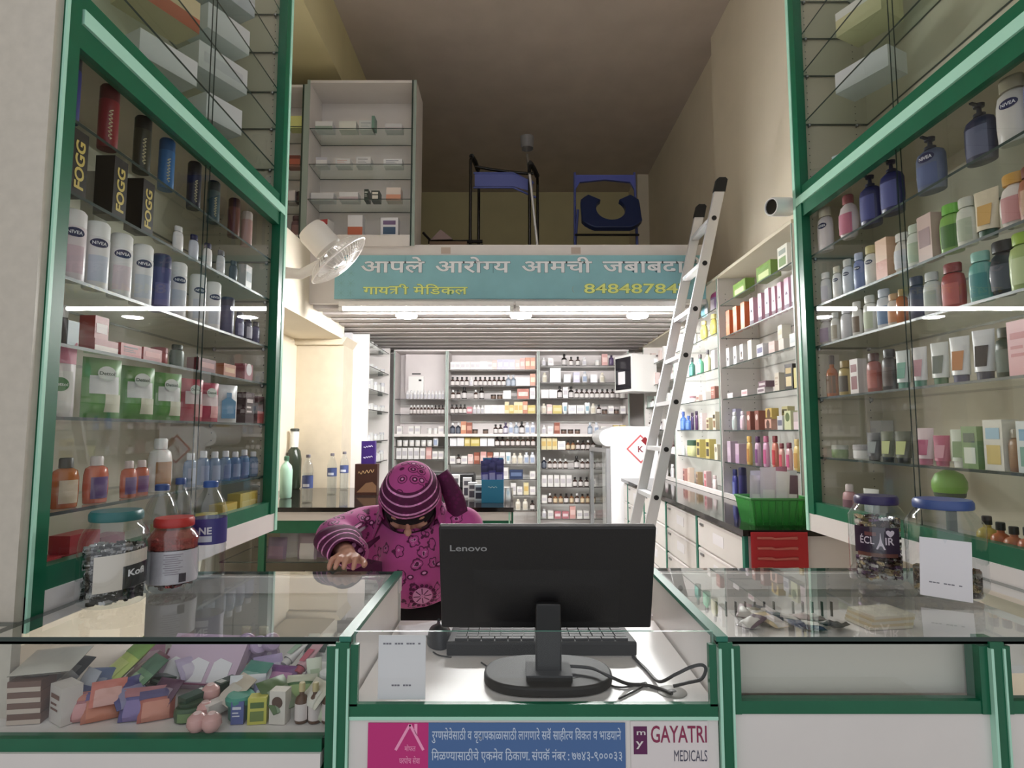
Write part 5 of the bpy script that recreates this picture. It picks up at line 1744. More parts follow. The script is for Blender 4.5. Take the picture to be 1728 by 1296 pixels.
side_row(1, OX, 1.625, "near open unit's half-empty shelf", 'goods on the half-empty open shelf', [
    (1232, 'box', .10, .035, (222, 212, 212), None, None, 'flat white carton', '', 0, .06),
    (1256, 'box', .09, .04, (226, 218, 218), (206, 160, 166), None, 'flat pinkish carton', '', 0, .06),
    (1284, 'box', .10, .035, (216, 206, 210), (130, 110, 120), None, 'silver-pink flat carton', '', 0, .05),
    (1286, 'box', .10, .035, (120, 90, 104), (206, 196, 200), None, 'plum flat carton', '', .0355, .05),
    (1311, 'box', .05, .10, (216, 206, 190), (190, 170, 150), None, 'beige upright carton', 'lines', 0, .04),
    (1328, 'box', .058, .135, (40, 34, 30), (226, 206, 150), (206, 180, 120), 'black carton with a cream jar picture', 'window', 0, .05),
    (1344, 'box', .055, .105, (214, 204, 130), None, None, 'pale yellow carton', '', 0, .05)])
side_row(1, OX, 1.412, "near open unit's cosmetics shelf", 'goods on the cosmetics shelf', [
    (1228, 'box', .06, .145, (186, 184, 214), (150, 150, 190), None, 'lilac carton', 'lines', 0, .04, .05),
    (1236, 'flat', .05, .12, (216, 222, 222), (222, 222, 226), (190, 206, 206), 'white lotion bottle', 'wide'),
    (1250, 'flat', .05, .12, (226, 206, 216), (214, 200, 212), (220, 190, 206), 'pink lotion bottle', 'wide'),
    (1263, 'box', .052, .115, (150, 88, 76), (224, 206, 200), None, 'brown carton with a white disc', 'circle', 0, .05),
    (1277, 'box', .052, .115, (150, 88, 76), (224, 206, 200), None, 'brown carton with a white disc', 'circle', 0, .05),
    (1296, 'box', .08, .06, (224, 170, 150), (90, 56, 46), None, 'peach carton with a dark face', 'face', 0, .04),
    (1297, 'box', .08, .062, (214, 180, 90), (110, 80, 50), None, 'yellow carton with a dark face', 'face', .0605, .04),
    (1316, 'box', .06, .075, (200, 200, 206), (110, 110, 130), None, 'grey carton', '', 0, .04),
    (1329, 'box', .07, .10, (200, 206, 160), (90, 110, 60), None, 'pale green carton', 'circle', 0, .04),
    (1324, 'box', .07, .05, (206, 196, 140), (96, 90, 70), None, 'straw-coloured carton at the back', '', .08, .04, .06),
    (1344, 'box', .06, .09, (190, 176, 176), (222, 200, 206), None, 'mauve carton', 'low', 0, .04)])
side_row(1, OX, 1.198, "near open unit's talcum shelf", 'talcum powders', [
    (1230, 'box', .06, .14, (200, 176, 196), (214, 190, 210), None, 'lilac carton', '', 0, .05),
    (1244, 'box', .06, .125, (206, 176, 200), (190, 150, 190), None, 'mauve carton', 'low', 0, .05),
    (1261, 'flat', .055, .175, (216, 180, 96), (214, 170, 80), (190, 130, 60), 'yellow talcum bottle', 'wide'),
    (1275, 'flat', .055, .175, (206, 170, 200), (86, 40, 90), (140, 80, 140), 'purple talcum bottle', 'wide'),
    (1289, 'flat', .055, .178, (226, 170, 206), (206, 110, 150), (214, 90, 150), 'pink talcum bottle', 'wide'),
    (1304, 'flat', .055, .18, (222, 130, 110), (140, 40, 50), (206, 50, 60), 'red talcum bottle', 'wide'),
    (1316, 'flat', .045, .14, (222, 170, 160), (130, 50, 60), (214, 70, 90), 'small red talcum bottle', 'wide'),
    (1328, 'flat', .05, .145, (222, 176, 186), (120, 50, 70), (206, 80, 130), 'small pink talcum bottle', 'wide'),
    (1341, 'flat', .055, .165, (220, 190, 110), (206, 180, 110), (190, 140, 60), 'pale yellow talcum bottle', 'wide')])
side_row(1, OX, 2.281, "middle open unit's highest shelf", 'packs high up behind the ladder', [
    (1200, 'pouch', .11, .14, (170, 140, 200), (216, 206, 226), (196, 80, 150), 'purple and pink pack', '', 0, .05),
    (1184, 'pouch', .11, .13, (206, 216, 224), (120, 180, 200), (226, 226, 232), 'pale teal pack', '', 0, .05)])
YEL = (222, 206, 96)
side_row(1, OX, 2.103, "middle open unit's yellow bottle shelf", 'bottles on the yellow bottle shelf', [
    (1168, 'flat', .07, .12, (222, 224, 214), (226, 226, 222), None, 'white bottle', 'wide'),
    (1183, 'oval', .085, .15, YEL, (226, 206, 120), (206, 170, 60), 'yellow bottle', 'wide'),
    (1199, 'oval', .085, .16, YEL, (226, 210, 130), (206, 176, 70), 'yellow bottle', 'wide')])
side_row(1, OX, 1.852, "middle open unit's green bottle shelf", 'bottles on the green bottle shelf', [
    (1163, 'med', .05, .16, (50, 110, 96), (50, 60, 60), (90, 170, 150), 'dark green bottle', ''),
    (1176, 'med', .055, .16, (96, 180, 140), (70, 60, 66), (150, 206, 176), 'mint green bottle', ''),
    (1189, 'med', .05, .17, (206, 206, 160), (80, 76, 80), (216, 214, 180), 'straw-coloured bottle', ''),
    (1203, 'box', .07, .14, (216, 212, 214), (170, 170, 180), None, 'white carton with grey stripes', 'lines', 0, .05)])
side_row(1, OX, 1.640, "middle open unit's low carton shelf", 'cartons on the low carton shelf', [
    (1150, 'box', .09, .05, (230, 230, 234), None, None, 'flat white carton', '', 0, .06),
    (1164, 'jar', .06, .055, (222, 206, 206), (150, 110, 120), None, 'small mauve jar', ''),
    (1177, 'box', .07, .05, (206, 180, 170), (150, 110, 100), None, 'tan carton', '', 0, .05),
    (1188, 'box', .06, .065, (226, 220, 214), None, None, 'cream carton', '', 0, .05),
    (1203, 'box', .08, .09, (150, 96, 84), (206, 170, 160), None, 'brick red carton', 'lines', 0, .05)])
side_row(1, OX, 1.416, "middle open unit's blue bottle shelf", 'goods on the blue bottle shelf', [
    (1148, 'med', .055, .16, (66, 110, 190), (50, 80, 160), (110, 150, 210), 'blue bottle', ''),
    (1157, 'med', .05, .12, (60, 100, 180), (50, 80, 160), (100, 140, 200), 'small blue bottle', ''),
    (1166, 'flat', .045, .14, (60, 46, 90), (50, 30, 60), None, 'dark violet bottle', 'wide'),
    (1173, 'flat', .045, .15, (80, 50, 90), (50, 30, 60), None, 'plum bottle', 'wide'),
    (1183, 'box', .05, .13, (226, 206, 206), (206, 150, 160), None, 'pale pink carton', 'lines', 0, .04),
    (1194, 'box', .055, .09, (206, 190, 150), (110, 80, 60), None, 'tan carton', 'window', 0, .05),
    (1205, 'box', .055, .13, (206, 196, 170), (120, 90, 60), (60, 50, 40), 'beige carton', 'window', 0, .05)])
side_row(1, OX, 1.202, "middle open unit's drink powder shelf", 'packs on the drink powder shelf', [
    (1150, 'flat', .06, .08, (206, 214, 214), (226, 226, 226), None, 'small white bottle', 'wide'),
    (1160, 'jar', .085, .13, (206, 206, 150), (60, 90, 70), (190, 196, 130), 'cream and green jar', ''),
    (1178, 'box', .08, .14, (196, 176, 90), (60, 50, 30), (60, 50, 30), 'yellow-gold pack with dark print', 'window', 0, .05),
    (1194, 'box', .08, .145, (200, 180, 96), (60, 50, 30), (60, 50, 30), 'yellow-gold pack with dark print', 'window', 0, .05),
    (1208, 'box', .06, .11, (214, 206, 180), (120, 110, 90), None, 'pale tan carton', 'circle', 0, .05)])
side_row(1, OX + .02, RC_Z, "granite counter's far stretch", 'bottles and cartons on the granite counter', [
    (1122, 'flat', .06, .13, (228, 222, 222), (150, 110, 120), None, 'white bottle with mauve cap', 'wide'),
    (1132, 'flat', .06, .14, (228, 222, 222), (226, 222, 222), (206, 206, 214), 'white bottle', 'wide'),
    (1143, 'box', .05, .12, (206, 150, 150), (226, 200, 190), None, 'rose carton', 'window', 0, .04),
    (1154, 'box', .05, .125, (200, 140, 130), (120, 60, 60), None, 'terracotta carton', 'window', 0, .04),
    (1162, 'box', .06, .14, (216, 190, 170), (206, 170, 150), None, 'peach carton', '', 0, .04),
    (1176, 'box', .05, .12, (180, 150, 110), (110, 80, 60), None, 'tan carton', 'window', 0, .04),
    (1190, 'box', .055, .14, (216, 176, 176), (190, 90, 100), None, 'pink carton with red print', 'window', 0, .04),
    (1203, 'flat', .055, .12, (222, 206, 206), (190, 170, 170), None, 'pale pink bottle', 'wide')])
side_row(1, OX + .02, RC_Z, "granite counter beside the basket", 'bottles beside the green basket', [
    (1236, 'flat', .06, .19, (56, 60, 150), (40, 44, 110), (110, 120, 190), 'tall blue bottle', 'wide'),
    (1247, 'can', .05, .21, (46, 44, 110), (34, 32, 80), None, 'navy spray can', ''),
    (1227, 'flat', .05, .14, (206, 206, 226), (190, 190, 214), None, 'pale lilac bottle', 'wide')])
for lv, nm, pal in ((2.10, 'highest', ((226, 222, 220), (216, 196, 190))), (1.88, 'second', ((222, 200, 196), (206, 190, 186))), (1.66, 'third', ((200, 214, 206), (226, 226, 224))), (1.42, 'fourth', ((226, 222, 222), (170, 160, 165))), (1.20, 'lowest', ((226, 220, 216), (190, 150, 150)))):
    side_row(1, OX, lv, f"far open unit's {nm} shelf", f'small cartons on the far open unit', [
        (1091 + k * 7, 'box' if (k + len(nm)) % 3 else 'med', .06, .085 + .02 * ((k * 7 + len(nm)) % 3), pal[k % 2], None if (k + len(nm)) % 3 else (80, 60, 56), None,
         ('pale carton', 'small pale bottle with dark cap', 'cream carton')[0 if (k + len(nm)) % 3 == 1 else (2 if (k + len(nm)) % 3 else 1)], 'far', 0, .05) for k in range(7)])
for lv, nm, hh in zip(LS_LEVELS, ('highest', 'second', 'third', 'fourth', 'fifth', 'lowest'), (.04, .05, .12, .07, .08, .1)):
    side_row(-1, 1.40, lv, f"narrow left unit's {nm} shelf", 'small white goods on the narrow left unit', [
        (624 + k * 6, 'box' if k % 2 else 'jar', .05, hh * (.7 + .3 * ((k * 5) % 3) / 2), (230, 228, 226), None if k % 2 else (206, 206, 212), None,
         'tiny white carton' if k % 2 else 'tiny white tub', 'far', 0, .04) for k in range(6)], frm='from the column')

# ================================================================== GOODS ON THE BACK WALL
BR, BRD = (58, 34, 28), (34, 24, 24)
TOK = {   # kind, width, height, body, cap / print, label, description
    'm': ('med', .052, .103, BR, (24, 22, 24), (214, 208, 206), 'brown medicine bottle with white label'),
    'M': ('med', .060, .135, BRD, (22, 20, 22), (206, 200, 200), 'tall dark medicine bottle'),
    'n': ('med', .050, .103, (70, 44, 34), (222, 220, 220), (206, 198, 196), 'brown medicine bottle with white cap'),
    'a': ('med', .050, .100, (130, 80, 44), (40, 30, 26), (206, 186, 150), 'amber medicine bottle'),
    'g': ('med', .056, .125, (136, 150, 168), (200, 206, 214), (176, 186, 200), 'grey-blue bottle'),
    'd': ('med', .058, .12, (44, 50, 66), (224, 222, 222), (90, 96, 110), 'slate bottle with white cap'),
    'v': ('med', .054, .125, (70, 56, 96), (60, 46, 80), (200, 196, 210), 'violet bottle'),
    'c': ('flat', .056, .115, (222, 216, 204), (216, 206, 186), (200, 190, 170), 'cream bottle'),
    's': ('flat', .050, .095, (226, 222, 222), (222, 220, 222), (190, 186, 196), 'small white bottle'),
    'S': ('flat', .058, .125, (220, 220, 224), (196, 200, 210), (150, 166, 196), 'white bottle with blue label'),
    'j': ('jar', .055, .065, (226, 222, 218), (216, 214, 214), None, 'small white jar'),
    'J': ('jar', .06, .05, (110, 84, 70), (60, 50, 46), None, 'small brown jar'),
    'w': ('box', .058, .085, (226, 222, 218), (196, 190, 196), None, 'small white carton'),
    'W': ('box', .085, .095, (226, 222, 220), (206, 206, 214), None, 'wide white carton'),
    't': ('box', .056, .125, (224, 220, 218), (190, 184, 190), None, 'tall white carton'),
    'p': ('box', .056, .105, (216, 180, 174), (226, 206, 200), None, 'pale pink carton'),
    'P': ('box', .062, .13, (214, 156, 150), (226, 190, 184), None, 'tall pink carton'),
    'l': ('box', .07, .115, (190, 186, 210), (214, 212, 226), None, 'lavender carton'),
    'o': ('box', .06, .135, (198, 126, 92), (222, 190, 160), None, 'orange-tan carton'),
    'O': ('box', .13, .115, (176, 76, 52), (220, 200, 190), None, 'wide brick-orange carton'),
    'y': ('box', .06, .095, (206, 180, 92), (220, 206, 150), None, 'yellow carton'),
    'Y': ('box', .10, .095, (200, 178, 84), (214, 200, 140), None, 'wide yellow carton'),
    'k': ('box', .055, .13, (214, 200, 150), (206, 170, 90), None, 'tall cream carton'),
    'b': ('box', .062, .125, (150, 76, 56), (200, 140, 120), None, 'red-brown carton'),
    'B': ('box', .15, .10, (40, 56, 92), (90, 110, 150), None, 'long navy carton'),
    'u': ('tube', .056, .125, (220, 226, 226), (210, 220, 222), (130, 170, 190), 'white tube with blue print'),
    'r': ('box', .07, .075, (190, 110, 120), (222, 200, 204), None, 'rose carton'),
    'q': ('box', .075, .092, (222, 222, 226), None, None, 'bright white carton'),
    'Q': ('box', .12, .165, (226, 232, 234), (200, 226, 226), None, 'large bright white carton'),
    'i': ('flat', .05, .12, (90, 70, 110), (60, 46, 74), None, 'plum bottle'),
    '_': None}


def back_row(key, z, toks, where, pa=None, pb=None, y=BY + .05):
    x0, x1 = BACK_X[key]
    x0, x1 = x0 + .03, x1 - .03
    if pa:
        x0 = max(x0, x_at(pa, y, z + .05))
    if pb:
        x1 = min(x1, x_at(pb, y, z + .05))
    ws = [.05 if t == '_' else TOK[t][1] for t in toks]
    free = (x1 - x0) - sum(ws)
    gap = free / max(1, len(ws))
    sc = 1.0
    if gap < .002:
        sc = ((x1 - x0) - .002 * len(ws)) / sum(ws)
        gap = .002
    x = x0 + gap / 2
    out = []
    for t, w in zip(toks, ws):
        w *= sc
        if t != '_':
            k, w0, h, c1, c2, c3, ds = TOK[t]
            o = product(k, (x + w / 2, y + w * .3 + rnd.uniform(0, .02), z + .0005), (0, 0, rnd.uniform(-.12, .12) if k != 'box' else 0), w0 * sc, h, c1, c2, c3, 'far', min(w0, .06) if k == 'box' else None)
            out.append((x, o, ds))
        x += w + gap
    finish_row(out, where, f'medicines on the {where}', 'from left')


ML, RL, LL = BACK_LEVELS['middle'], BACK_LEVELS['right'], BACK_LEVELS['left']
back_row('middle', ML[9], 'wwwwwwWwpllvpPoo'.replace('v', 'l'), "middle back cabinet's top shelf")
back_row('middle', ML[8], 'mmmmsmmmmmmmggWqo', "middle back cabinet's second shelf")
back_row('middle', ML[7], 'nmM_nM_JJW_Ot', "middle back cabinet's third shelf")
back_row('middle', ML[6], 'mmmmrsssWWWkyckoY'.replace('c', 'k'), "middle back cabinet's fourth shelf")
back_row('middle', ML[5], 'ddobJ_J_mmvSgMSS', "middle back cabinet's thick shelf")
back_row('middle', ML[4], 'qqyYqqmmnnnnnn', "middle back cabinet's sixth shelf")
back_row('middle', ML[3], 'wmwpbPbttuccSS', "middle back cabinet's seventh shelf")
back_row('middle', ML[2], 'tB_w', "middle back cabinet's eighth shelf", 848, 905)
back_row('middle', ML[1], 'wtwkw', "middle back cabinet's ninth shelf", 850, 905)
back_row('middle', ML[0], 'ccm', "middle back cabinet's tenth shelf", 868, 905)
back_row('right', RL[9], 'sw_Mmms_jPiw', "right back cabinet's top shelf", None, 1050)
back_row('right', RL[8], 'cQqlSqc_J', "right back cabinet's second shelf", None, 1050)
back_row('right', RL[7], 'WWMtMmmmmmmmmnj', "right back cabinet's third shelf", None, 1068)
back_row('right', RL[6], 'cpYuWWucmJwJw', "right back cabinet's fourth shelf", None, 1068)
back_row('right', RL[5], 'swbJJJ_gSw_yy', "right back cabinet's thick shelf", None, 1066)
back_row('right', RL[4], 'kkkWaanmnm', "right back cabinet's sixth shelf", None, 1006)
back_row('right', RL[3], 'dnnnn_Mnnm', "right back cabinet's seventh shelf", None, 1006)
back_row('right', RL[2], 'tttttmmmw', "right back cabinet's eighth shelf", None, 1006)
back_row('right', RL[1], 'wnaamanaaa', "right back cabinet's ninth shelf", None, 1006)
back_row('right', RL[0], 'swrrPwww', "right back cabinet's tenth shelf", None, 1006)
back_row('left', LL[7], 'sssssssssss', "left back cabinet's shelf below the meter box", 684, 752)
back_row('left', LL[6], 'nnnnnnnmmm', "left back cabinet's second shelf", 690, 752)
back_row('left', LL[5], 'w_ww_jjw', "left back cabinet's thick shelf")
back_row('left', LL[4], 'jjjjjjS_', "left back cabinet's fourth shelf")
back_row('left', LL[3], 'tttttPww', "left back cabinet's fifth shelf")

# cartons in the loft cabinets
def flat_row(y, z, where, data, group):
    out = []
    for px, kind, w, h, c1, c2, c3, ds, *o_ in data:
        ob = product(kind, (x_at(px, y, z + h / 2), y + (o_[1] if len(o_) > 1 else .06), z + .0006), (0, 0, R(o_[2]) if len(o_) > 2 else 0), w, h, c1, c2, c3, o_[0] if o_ else '', .08 if kind == 'box' else None)
        out.append((px, ob, ds))
    finish_row(out, where, group, 'from left')


G_ = 'cartons in the loft cabinet'
flat_row(SLAB_Y, LOFT_LV[3], "loft cabinet's top glass shelf", [
    (545, 'box', .13, .068, WB, (150, 170, 160), None, 'white carton with a dark green edge', 'low'), (585, 'box', .13, .07, (222, 224, 216), None, None, 'plain white carton', ''),
    (617, 'box', .11, .075, (216, 220, 220), (176, 186, 190), None, 'white carton with grey print', 'lines'), (630, 'box', .022, .095, (110, 150, 134), None, None, 'slim green carton', '', .03), (663, 'box', .13, .05, (212, 210, 214), (200, 190, 196), None, 'low grey-white carton', 'low')], G_)
flat_row(SLAB_Y, LOFT_LV[2], "loft cabinet's second glass shelf", [
    (541, 'box', .085, .065, WB, (190, 190, 206), None, 'small white carton', 'top'), (577, 'box', .11, .055, WB, (214, 180, 180), None, 'white carton with faint red print', 'lines'),
    (612, 'box', .11, .068, WB, (150, 150, 160), None, 'white carton with grey print', 'lines'), (662, 'box', .14, .052, (230, 230, 234), (150, 150, 170), None, 'long white carton', 'lines')], G_)
flat_row(SLAB_Y, LOFT_LV[1], "loft cabinet's third glass shelf", [
    (542, 'box', .17, .058, (212, 212, 218), None, None, 'long pale grey carton', ''), (587, 'box', .14, .062, WB, (196, 180, 186), None, 'white carton with a pink line', 'low'),
    (617, 'box', .032, .085, (46, 60, 54), (190, 196, 190), None, 'slim black-green carton', 'lines'), (632, 'box', .06, .075, (60, 70, 64), (222, 216, 206), None, 'dark carton with white front', 'window'),
    (663, 'box', .11, .098, (226, 210, 200), (222, 150, 120), None, 'white carton with a peach corner', 'low')], G_)
flat_row(SLAB_Y, LOFT_LV[0] - .004, "loft cabinet's floor board", [
    (545, 'box', .09, .13, (228, 224, 222), (190, 60, 64), None, 'white carton with red lettering', 'top', .06, -18), (598, 'box', .11, .165, (222, 222, 228), (196, 96, 66), None, 'white carton with a rust wave', 'low'),
    (656, 'box', .13, .145, (222, 222, 230), (56, 84, 120), (120, 96, 140), 'white carton with two blue flasks printed', 'window')], G_)
flat_row(SLAB_Y, 3.70, "narrow loft cabinet's top shelf", [(497, 'box', .11, .095, (222, 222, 130), None, None, 'yellow carton', '')], 'goods in the narrow loft cabinet')
flat_row(SLAB_Y, 3.40, "narrow loft cabinet's middle shelf", [(493, 'box', .10, .085, (186, 90, 66), (120, 50, 40), None, 'rust-red carton', 'top')], 'goods in the narrow loft cabinet')
flat_row(SLAB_Y, 3.12, "narrow loft cabinet's lower shelf", [(488, 'box', .07, .09, (216, 206, 206), None, None, 'pale carton', ''), (502, 'jar', .06, .09, (80, 60, 62), (60, 46, 48), None, 'dark brown jar', '')], 'goods in the narrow loft cabinet')
flat_row(SLAB_Y, 2.856, "narrow loft cabinet's floor", [(495, 'flat', .08, .17, (110, 76, 80), (80, 50, 54), (150, 110, 110), 'brown bottle', 'wide')], 'goods in the narrow loft cabinet')


# ================================================================== ON THE INNER COUNTER
def g_at(px, py, z):
    a, b = (px - CX) / F_PX, (CY - py) / F_PX
    s, c = math.sin(TILT), math.cos(TILT)
    t = (z - EYE) / (s + b * c)
    return a * t, (c - b * s) * t


def water_bottle(loc, r, h, label, lab_col, cap_col, group, lz=(.32, .55), text=None, cat='bottle', name='water_bottle'):
    e = empty(name, label, cat, loc, 0, group)
    prof = [(r * .82, 0), (r * .96, .012 * h), (r, .03 * h)]
    for i in range(9):
        z = .06 + i * .065
        prof += [(r, z * h), (r * .965, (z + .03) * h)]
    prof += [(r, .64 * h), (r * .98, .70 * h), (r * .80, .80 * h), (r * .46, .89 * h), (r * .36, .92 * h), (r * .36, .945 * h)]
    MB().lathe(prof, 24).build('bottle_shell', CLEAR_PET, e)
    MB().lathe([(0, .012 * h), (r * .9, .015 * h), (r * .93, .62 * h), (0, .62 * h)], 20).build('water', glass_mat('water', (.93, .95, .97), 1.33), e)
    MB().lathe([(r * .42, .935 * h), (r * .42, .99 * h), (r * .36, h), (0, h)], 18).build('cap', cm(*cap_col), e)
    m = MB().lathe([(r * 1.005, lz[0] * h), (r * 1.005, lz[1] * h)], 24, cap=False)
    lb = m.build('label', cm(*lab_col, rough=.4), e)
    m = MB()
    patch(m, r * 1.3, (lz[0] + .03) * h, (lz[0] + .09) * h, r * 1.005)
    m.build('label_band', cm(206, 210, 226), lb)
    if text:
        m = MB()
        vs, fs, tw = text_mesh(text, h * .07, .03)
        m.add(wrap([(a - tw * .1, b, c + (lz[0] + .11) * h) for a, b, c in vs], r * 1.006, 1, 1, .001), fs)
        m.build('lettering', cm(226, 226, 236), lb)
    return e


for px, py, w_ in ((515, 849, 'nearest the counter edge'), (557, 835, 'in the middle of the three'), (578, 827, 'nearest the purple carton')):
    x, y = g_at(px, py, IC_Z)
    water_bottle((x, y + .035, IC_Z + .0005), .036, .325 - (.01 if px > 550 else 0), f'clear water bottle with blue label on the black counter, {w_}', (70, 84, 140), (96, 90, 100), 'water bottles on the black counter', (.30, .56) if px < 530 else (.44, .64))
x, y = g_at(478, 842, IC_Z)
e = empty('sanitizer_bottle', 'pale green bottle at the end of the black counter by the showcase', 'bottle', (x, y + .04, IC_Z + .0005))
MB().lathe([(.035, 0), (.042, .01), (.044, .20), (.036, .235), (.015, .26), (.014, .275)], 20).build('body', cm(176, 222, 196, .3), e)
MB().lathe([(.018, .272), (.018, .30), (.012, .305)], 14).build('cap', cm(60, 110, 84), e)
x, y = g_at(490, 826, IC_Z)
e = empty('syrup_bottle', 'big dark green bottle with a white neck behind the pale green one', 'bottle', (x, y + .06, IC_Z + .0005))
MB().lathe([(.05, 0), (.06, .015), (.062, .25), (.05, .32), (.026, .35), (.026, .36)], 22).build('body', cm(44, 54, 40, .25), e)
MB().lathe([(.032, .35), (.036, .47), (.030, .49)], 16).build('neck', cm(226, 228, 222, .35), e)
MB().lathe([(.037, .485), (.037, .505), (.03, .51)], 16).build('cap', cm(70, 74, 66), e)
x, y = g_at(616, 836, IC_Z)
BOXH = .235
e = empty('chocolate_carton', 'brown chocolate carton with gold script on the black counter', 'box', (x, y + .05, IC_Z + .0005))
MB().box(-.085, .085, -.035, .035, 0, BOXH).build('carton', mat('chocolate_brown', srgb(62, 34, 28), .35), e)
m = MB()
m.tube([(-.06 + .12 * t / 20, -.0355, .165 + .012 * math.sin(t * 1.3) + .001 * t) for t in range(21)], .003, 5)
m.build('gold_script', cm(190, 150, 100), e)
m = MB().add([(-.07, -.0358, .02), (.0, -.0358, .09), (.05, -.0358, .10), (.08, -.0358, .07), (.08, -.0358, .02)], [(0, 1, 2, 3, 4)])
m.build('chocolate_picture', cm(136, 96, 66), e)
e = empty('chocolate_carton', 'purple chocolate carton standing on the brown one', 'box', (x + .01, y + .05, IC_Z + BOXH + .001))
MB().box(-.052, .052, -.025, .025, 0, .175).build('carton', mat('chocolate_purple', srgb(56, 30, 110), .35), e)
m = MB()
for zz in (.125, .045):
    m.tube([(-.035 + .07 * t / 16, -.0255, zz + .006 * math.sin(t * 1.5) + .0008 * t) for t in range(17)], .0028, 5)
m.build('pale_script', cm(190, 180, 222), e)
# blue display box with shiny sachets
x, y = g_at(831, 849, IC_Z)
e = empty('counter_display_box', 'bright blue open display box near the end of the black counter', 'box', (x, y + .06, IC_Z + .0005))
MB().box(-.075, .075, -.05, -.046, 0, .155).box(-.075, -.071, -.046, .05, 0, .155).box(.071, .075, -.046, .05, 0, .155).box(-.071, .071, .046, .05, 0, .30).box(-.071, .071, -.046, .046, 0, .004).build('tray', mat('display_blue', srgb(44, 136, 176), .35), e)
m = MB()
m.tube([(-.03 + .06 * t / 12, -.0505, .105 + .004 * math.sin(t * 1.4)) for t in range(13)], .0025, 5)
m.build('pale_script', cm(170, 214, 226), e)
for i in range(9):
    o = product('pouch', (x - .048 + .048 * (i % 3), y + .03 + .03 * (i // 3), IC_Z + .10 + .02 * (i // 3) + .012 * (i % 2)), (R(-4), R(rnd.uniform(-6, 6)), 0), .052, .15, (58, 56, 150), (150, 150, 206), (30, 30, 90), 'far', .012, 'sachet', 'sachet')
    o['label'] = 'shiny violet-blue sachet in the bright blue display box'
    o['group'] = 'sachets in the blue display box'
for px, py, hh, ds in ((768, 838, .10, 'tallest white soap carton stack'), (788, 840, .085, 'white soap carton beside the tallest one'), (797, 843, .06, 'low white soap carton between two others'), (808, 845, .05, 'lowest white soap carton beside the blue display box')):
    x, y = g_at(px, py, IC_Z)
    o = product('box', (x, y + .02, IC_Z + .0006), (0, 0, 0), .062, hh + .06, (226, 224, 226), (70, 66, 80), (90, 86, 96), 'window', .04)
    o['label'] = ds + ' on the black counter'
    o['group'] = 'white cartons on the black counter'
x, y = g_at(768, 830, IC_Z)
e = empty('label_printer', 'black low printer behind the white soap cartons', 'printer', (x - .05, y + .35, IC_Z + .0005))
o = MB().box(-.19, .19, -.09, .09, 0, .13).build('case', BLACK, e)
bevel(o, .015, 3)
MB().box(-.12, .12, -.094, -.088, .06, .066).build('paper_slot', cm(60, 60, 62), e)
e = empty('fragrance_tray', 'small dark red tray with a tiny bottle behind the pink carton', 'tray', (x - .18, y + .2, IC_Z + .0005))
MB().lathe([(.05, 0), (.055, .03), (.05, .03), (.047, .004), (0, .004)], 18).build('dish', cm(70, 40, 44), e)
MB().lathe([(.02, .004), (.022, .06), (.01, .075), (.01, .09)], 14).build('bottle', cm(206, 200, 204), e)

# packs in the glass case under the black counter
PAL = [((120, 96, 140), 'purple'), ((206, 200, 214), 'white'), ((60, 74, 66), 'dark green'), ((150, 130, 150), 'mauve'), ((190, 180, 160), 'beige'), ((96, 70, 110), 'violet'), ((214, 206, 222), 'lilac-white'), ((110, 60, 100), 'plum'), ((80, 84, 96), 'slate')]
out = []
for i, (c, nm) in enumerate(PAL):
    px = 470 + i * 17
    o = product('pouch', (x_at(px, 3.9, .62), 3.87 + .05 * (i % 3), .5706), (R(-6), 0, R(rnd.uniform(-15, 15))), .13, .14 + .03 * (i % 2), c, (206, 200, 206) if i % 2 else (150, 110, 150), None, 'far', .04, 'diaper_pack', 'pack')
    o['label'] = f'{nm} soft pack in the glass case under the black counter'
    o['group'] = 'soft packs under the black counter'
for px, w_, c, nm in ((480, .22, (176, 120, 96), 'tan'), (545, .20, (206, 196, 186), 'pale')):
    o = product('box', (x_at(px, 3.95, .40), 3.98, .3006), (0, 0, .2), w_, .15, c, (140, 80, 60), None, 'low', .16)
    o['label'] = f'{nm} carton on the bottom of the glass case under the black counter'

# ================================================================== INSIDE THE LEFT DISPLAY COUNTER
BZ = .8356


def lay(kind, px, py, w, h, c1, c2, c3, label, opt='', d=None, rx=0, rz=0, dz=0.0, name=None, cat=None, lift=None):
    """a product put down on the display board; rx=-90 lays it on its back; (px, py) is where its foot meets the board"""
    w, h, dz = w * .70, h * .70, dz * .70
    d = d * .70 if d else None
    lift = lift * .70 if lift is not None else None
    x, y = g_at(px, py, BZ)
    dd = d if d else w * DEFD[kind]
    z = BZ + dz + (lift if lift is not None else (dd / 2 if abs(rx) > 45 else .0006))
    o = product(kind, (x, max(y, LY0 + .058 + dd / 2), z), (R(rx), 0, R(rz)), w, h, c1, c2, c3, opt, d, name, cat)
    o['label'] = label
    o['group'] = 'goods in the left display counter'
    return o


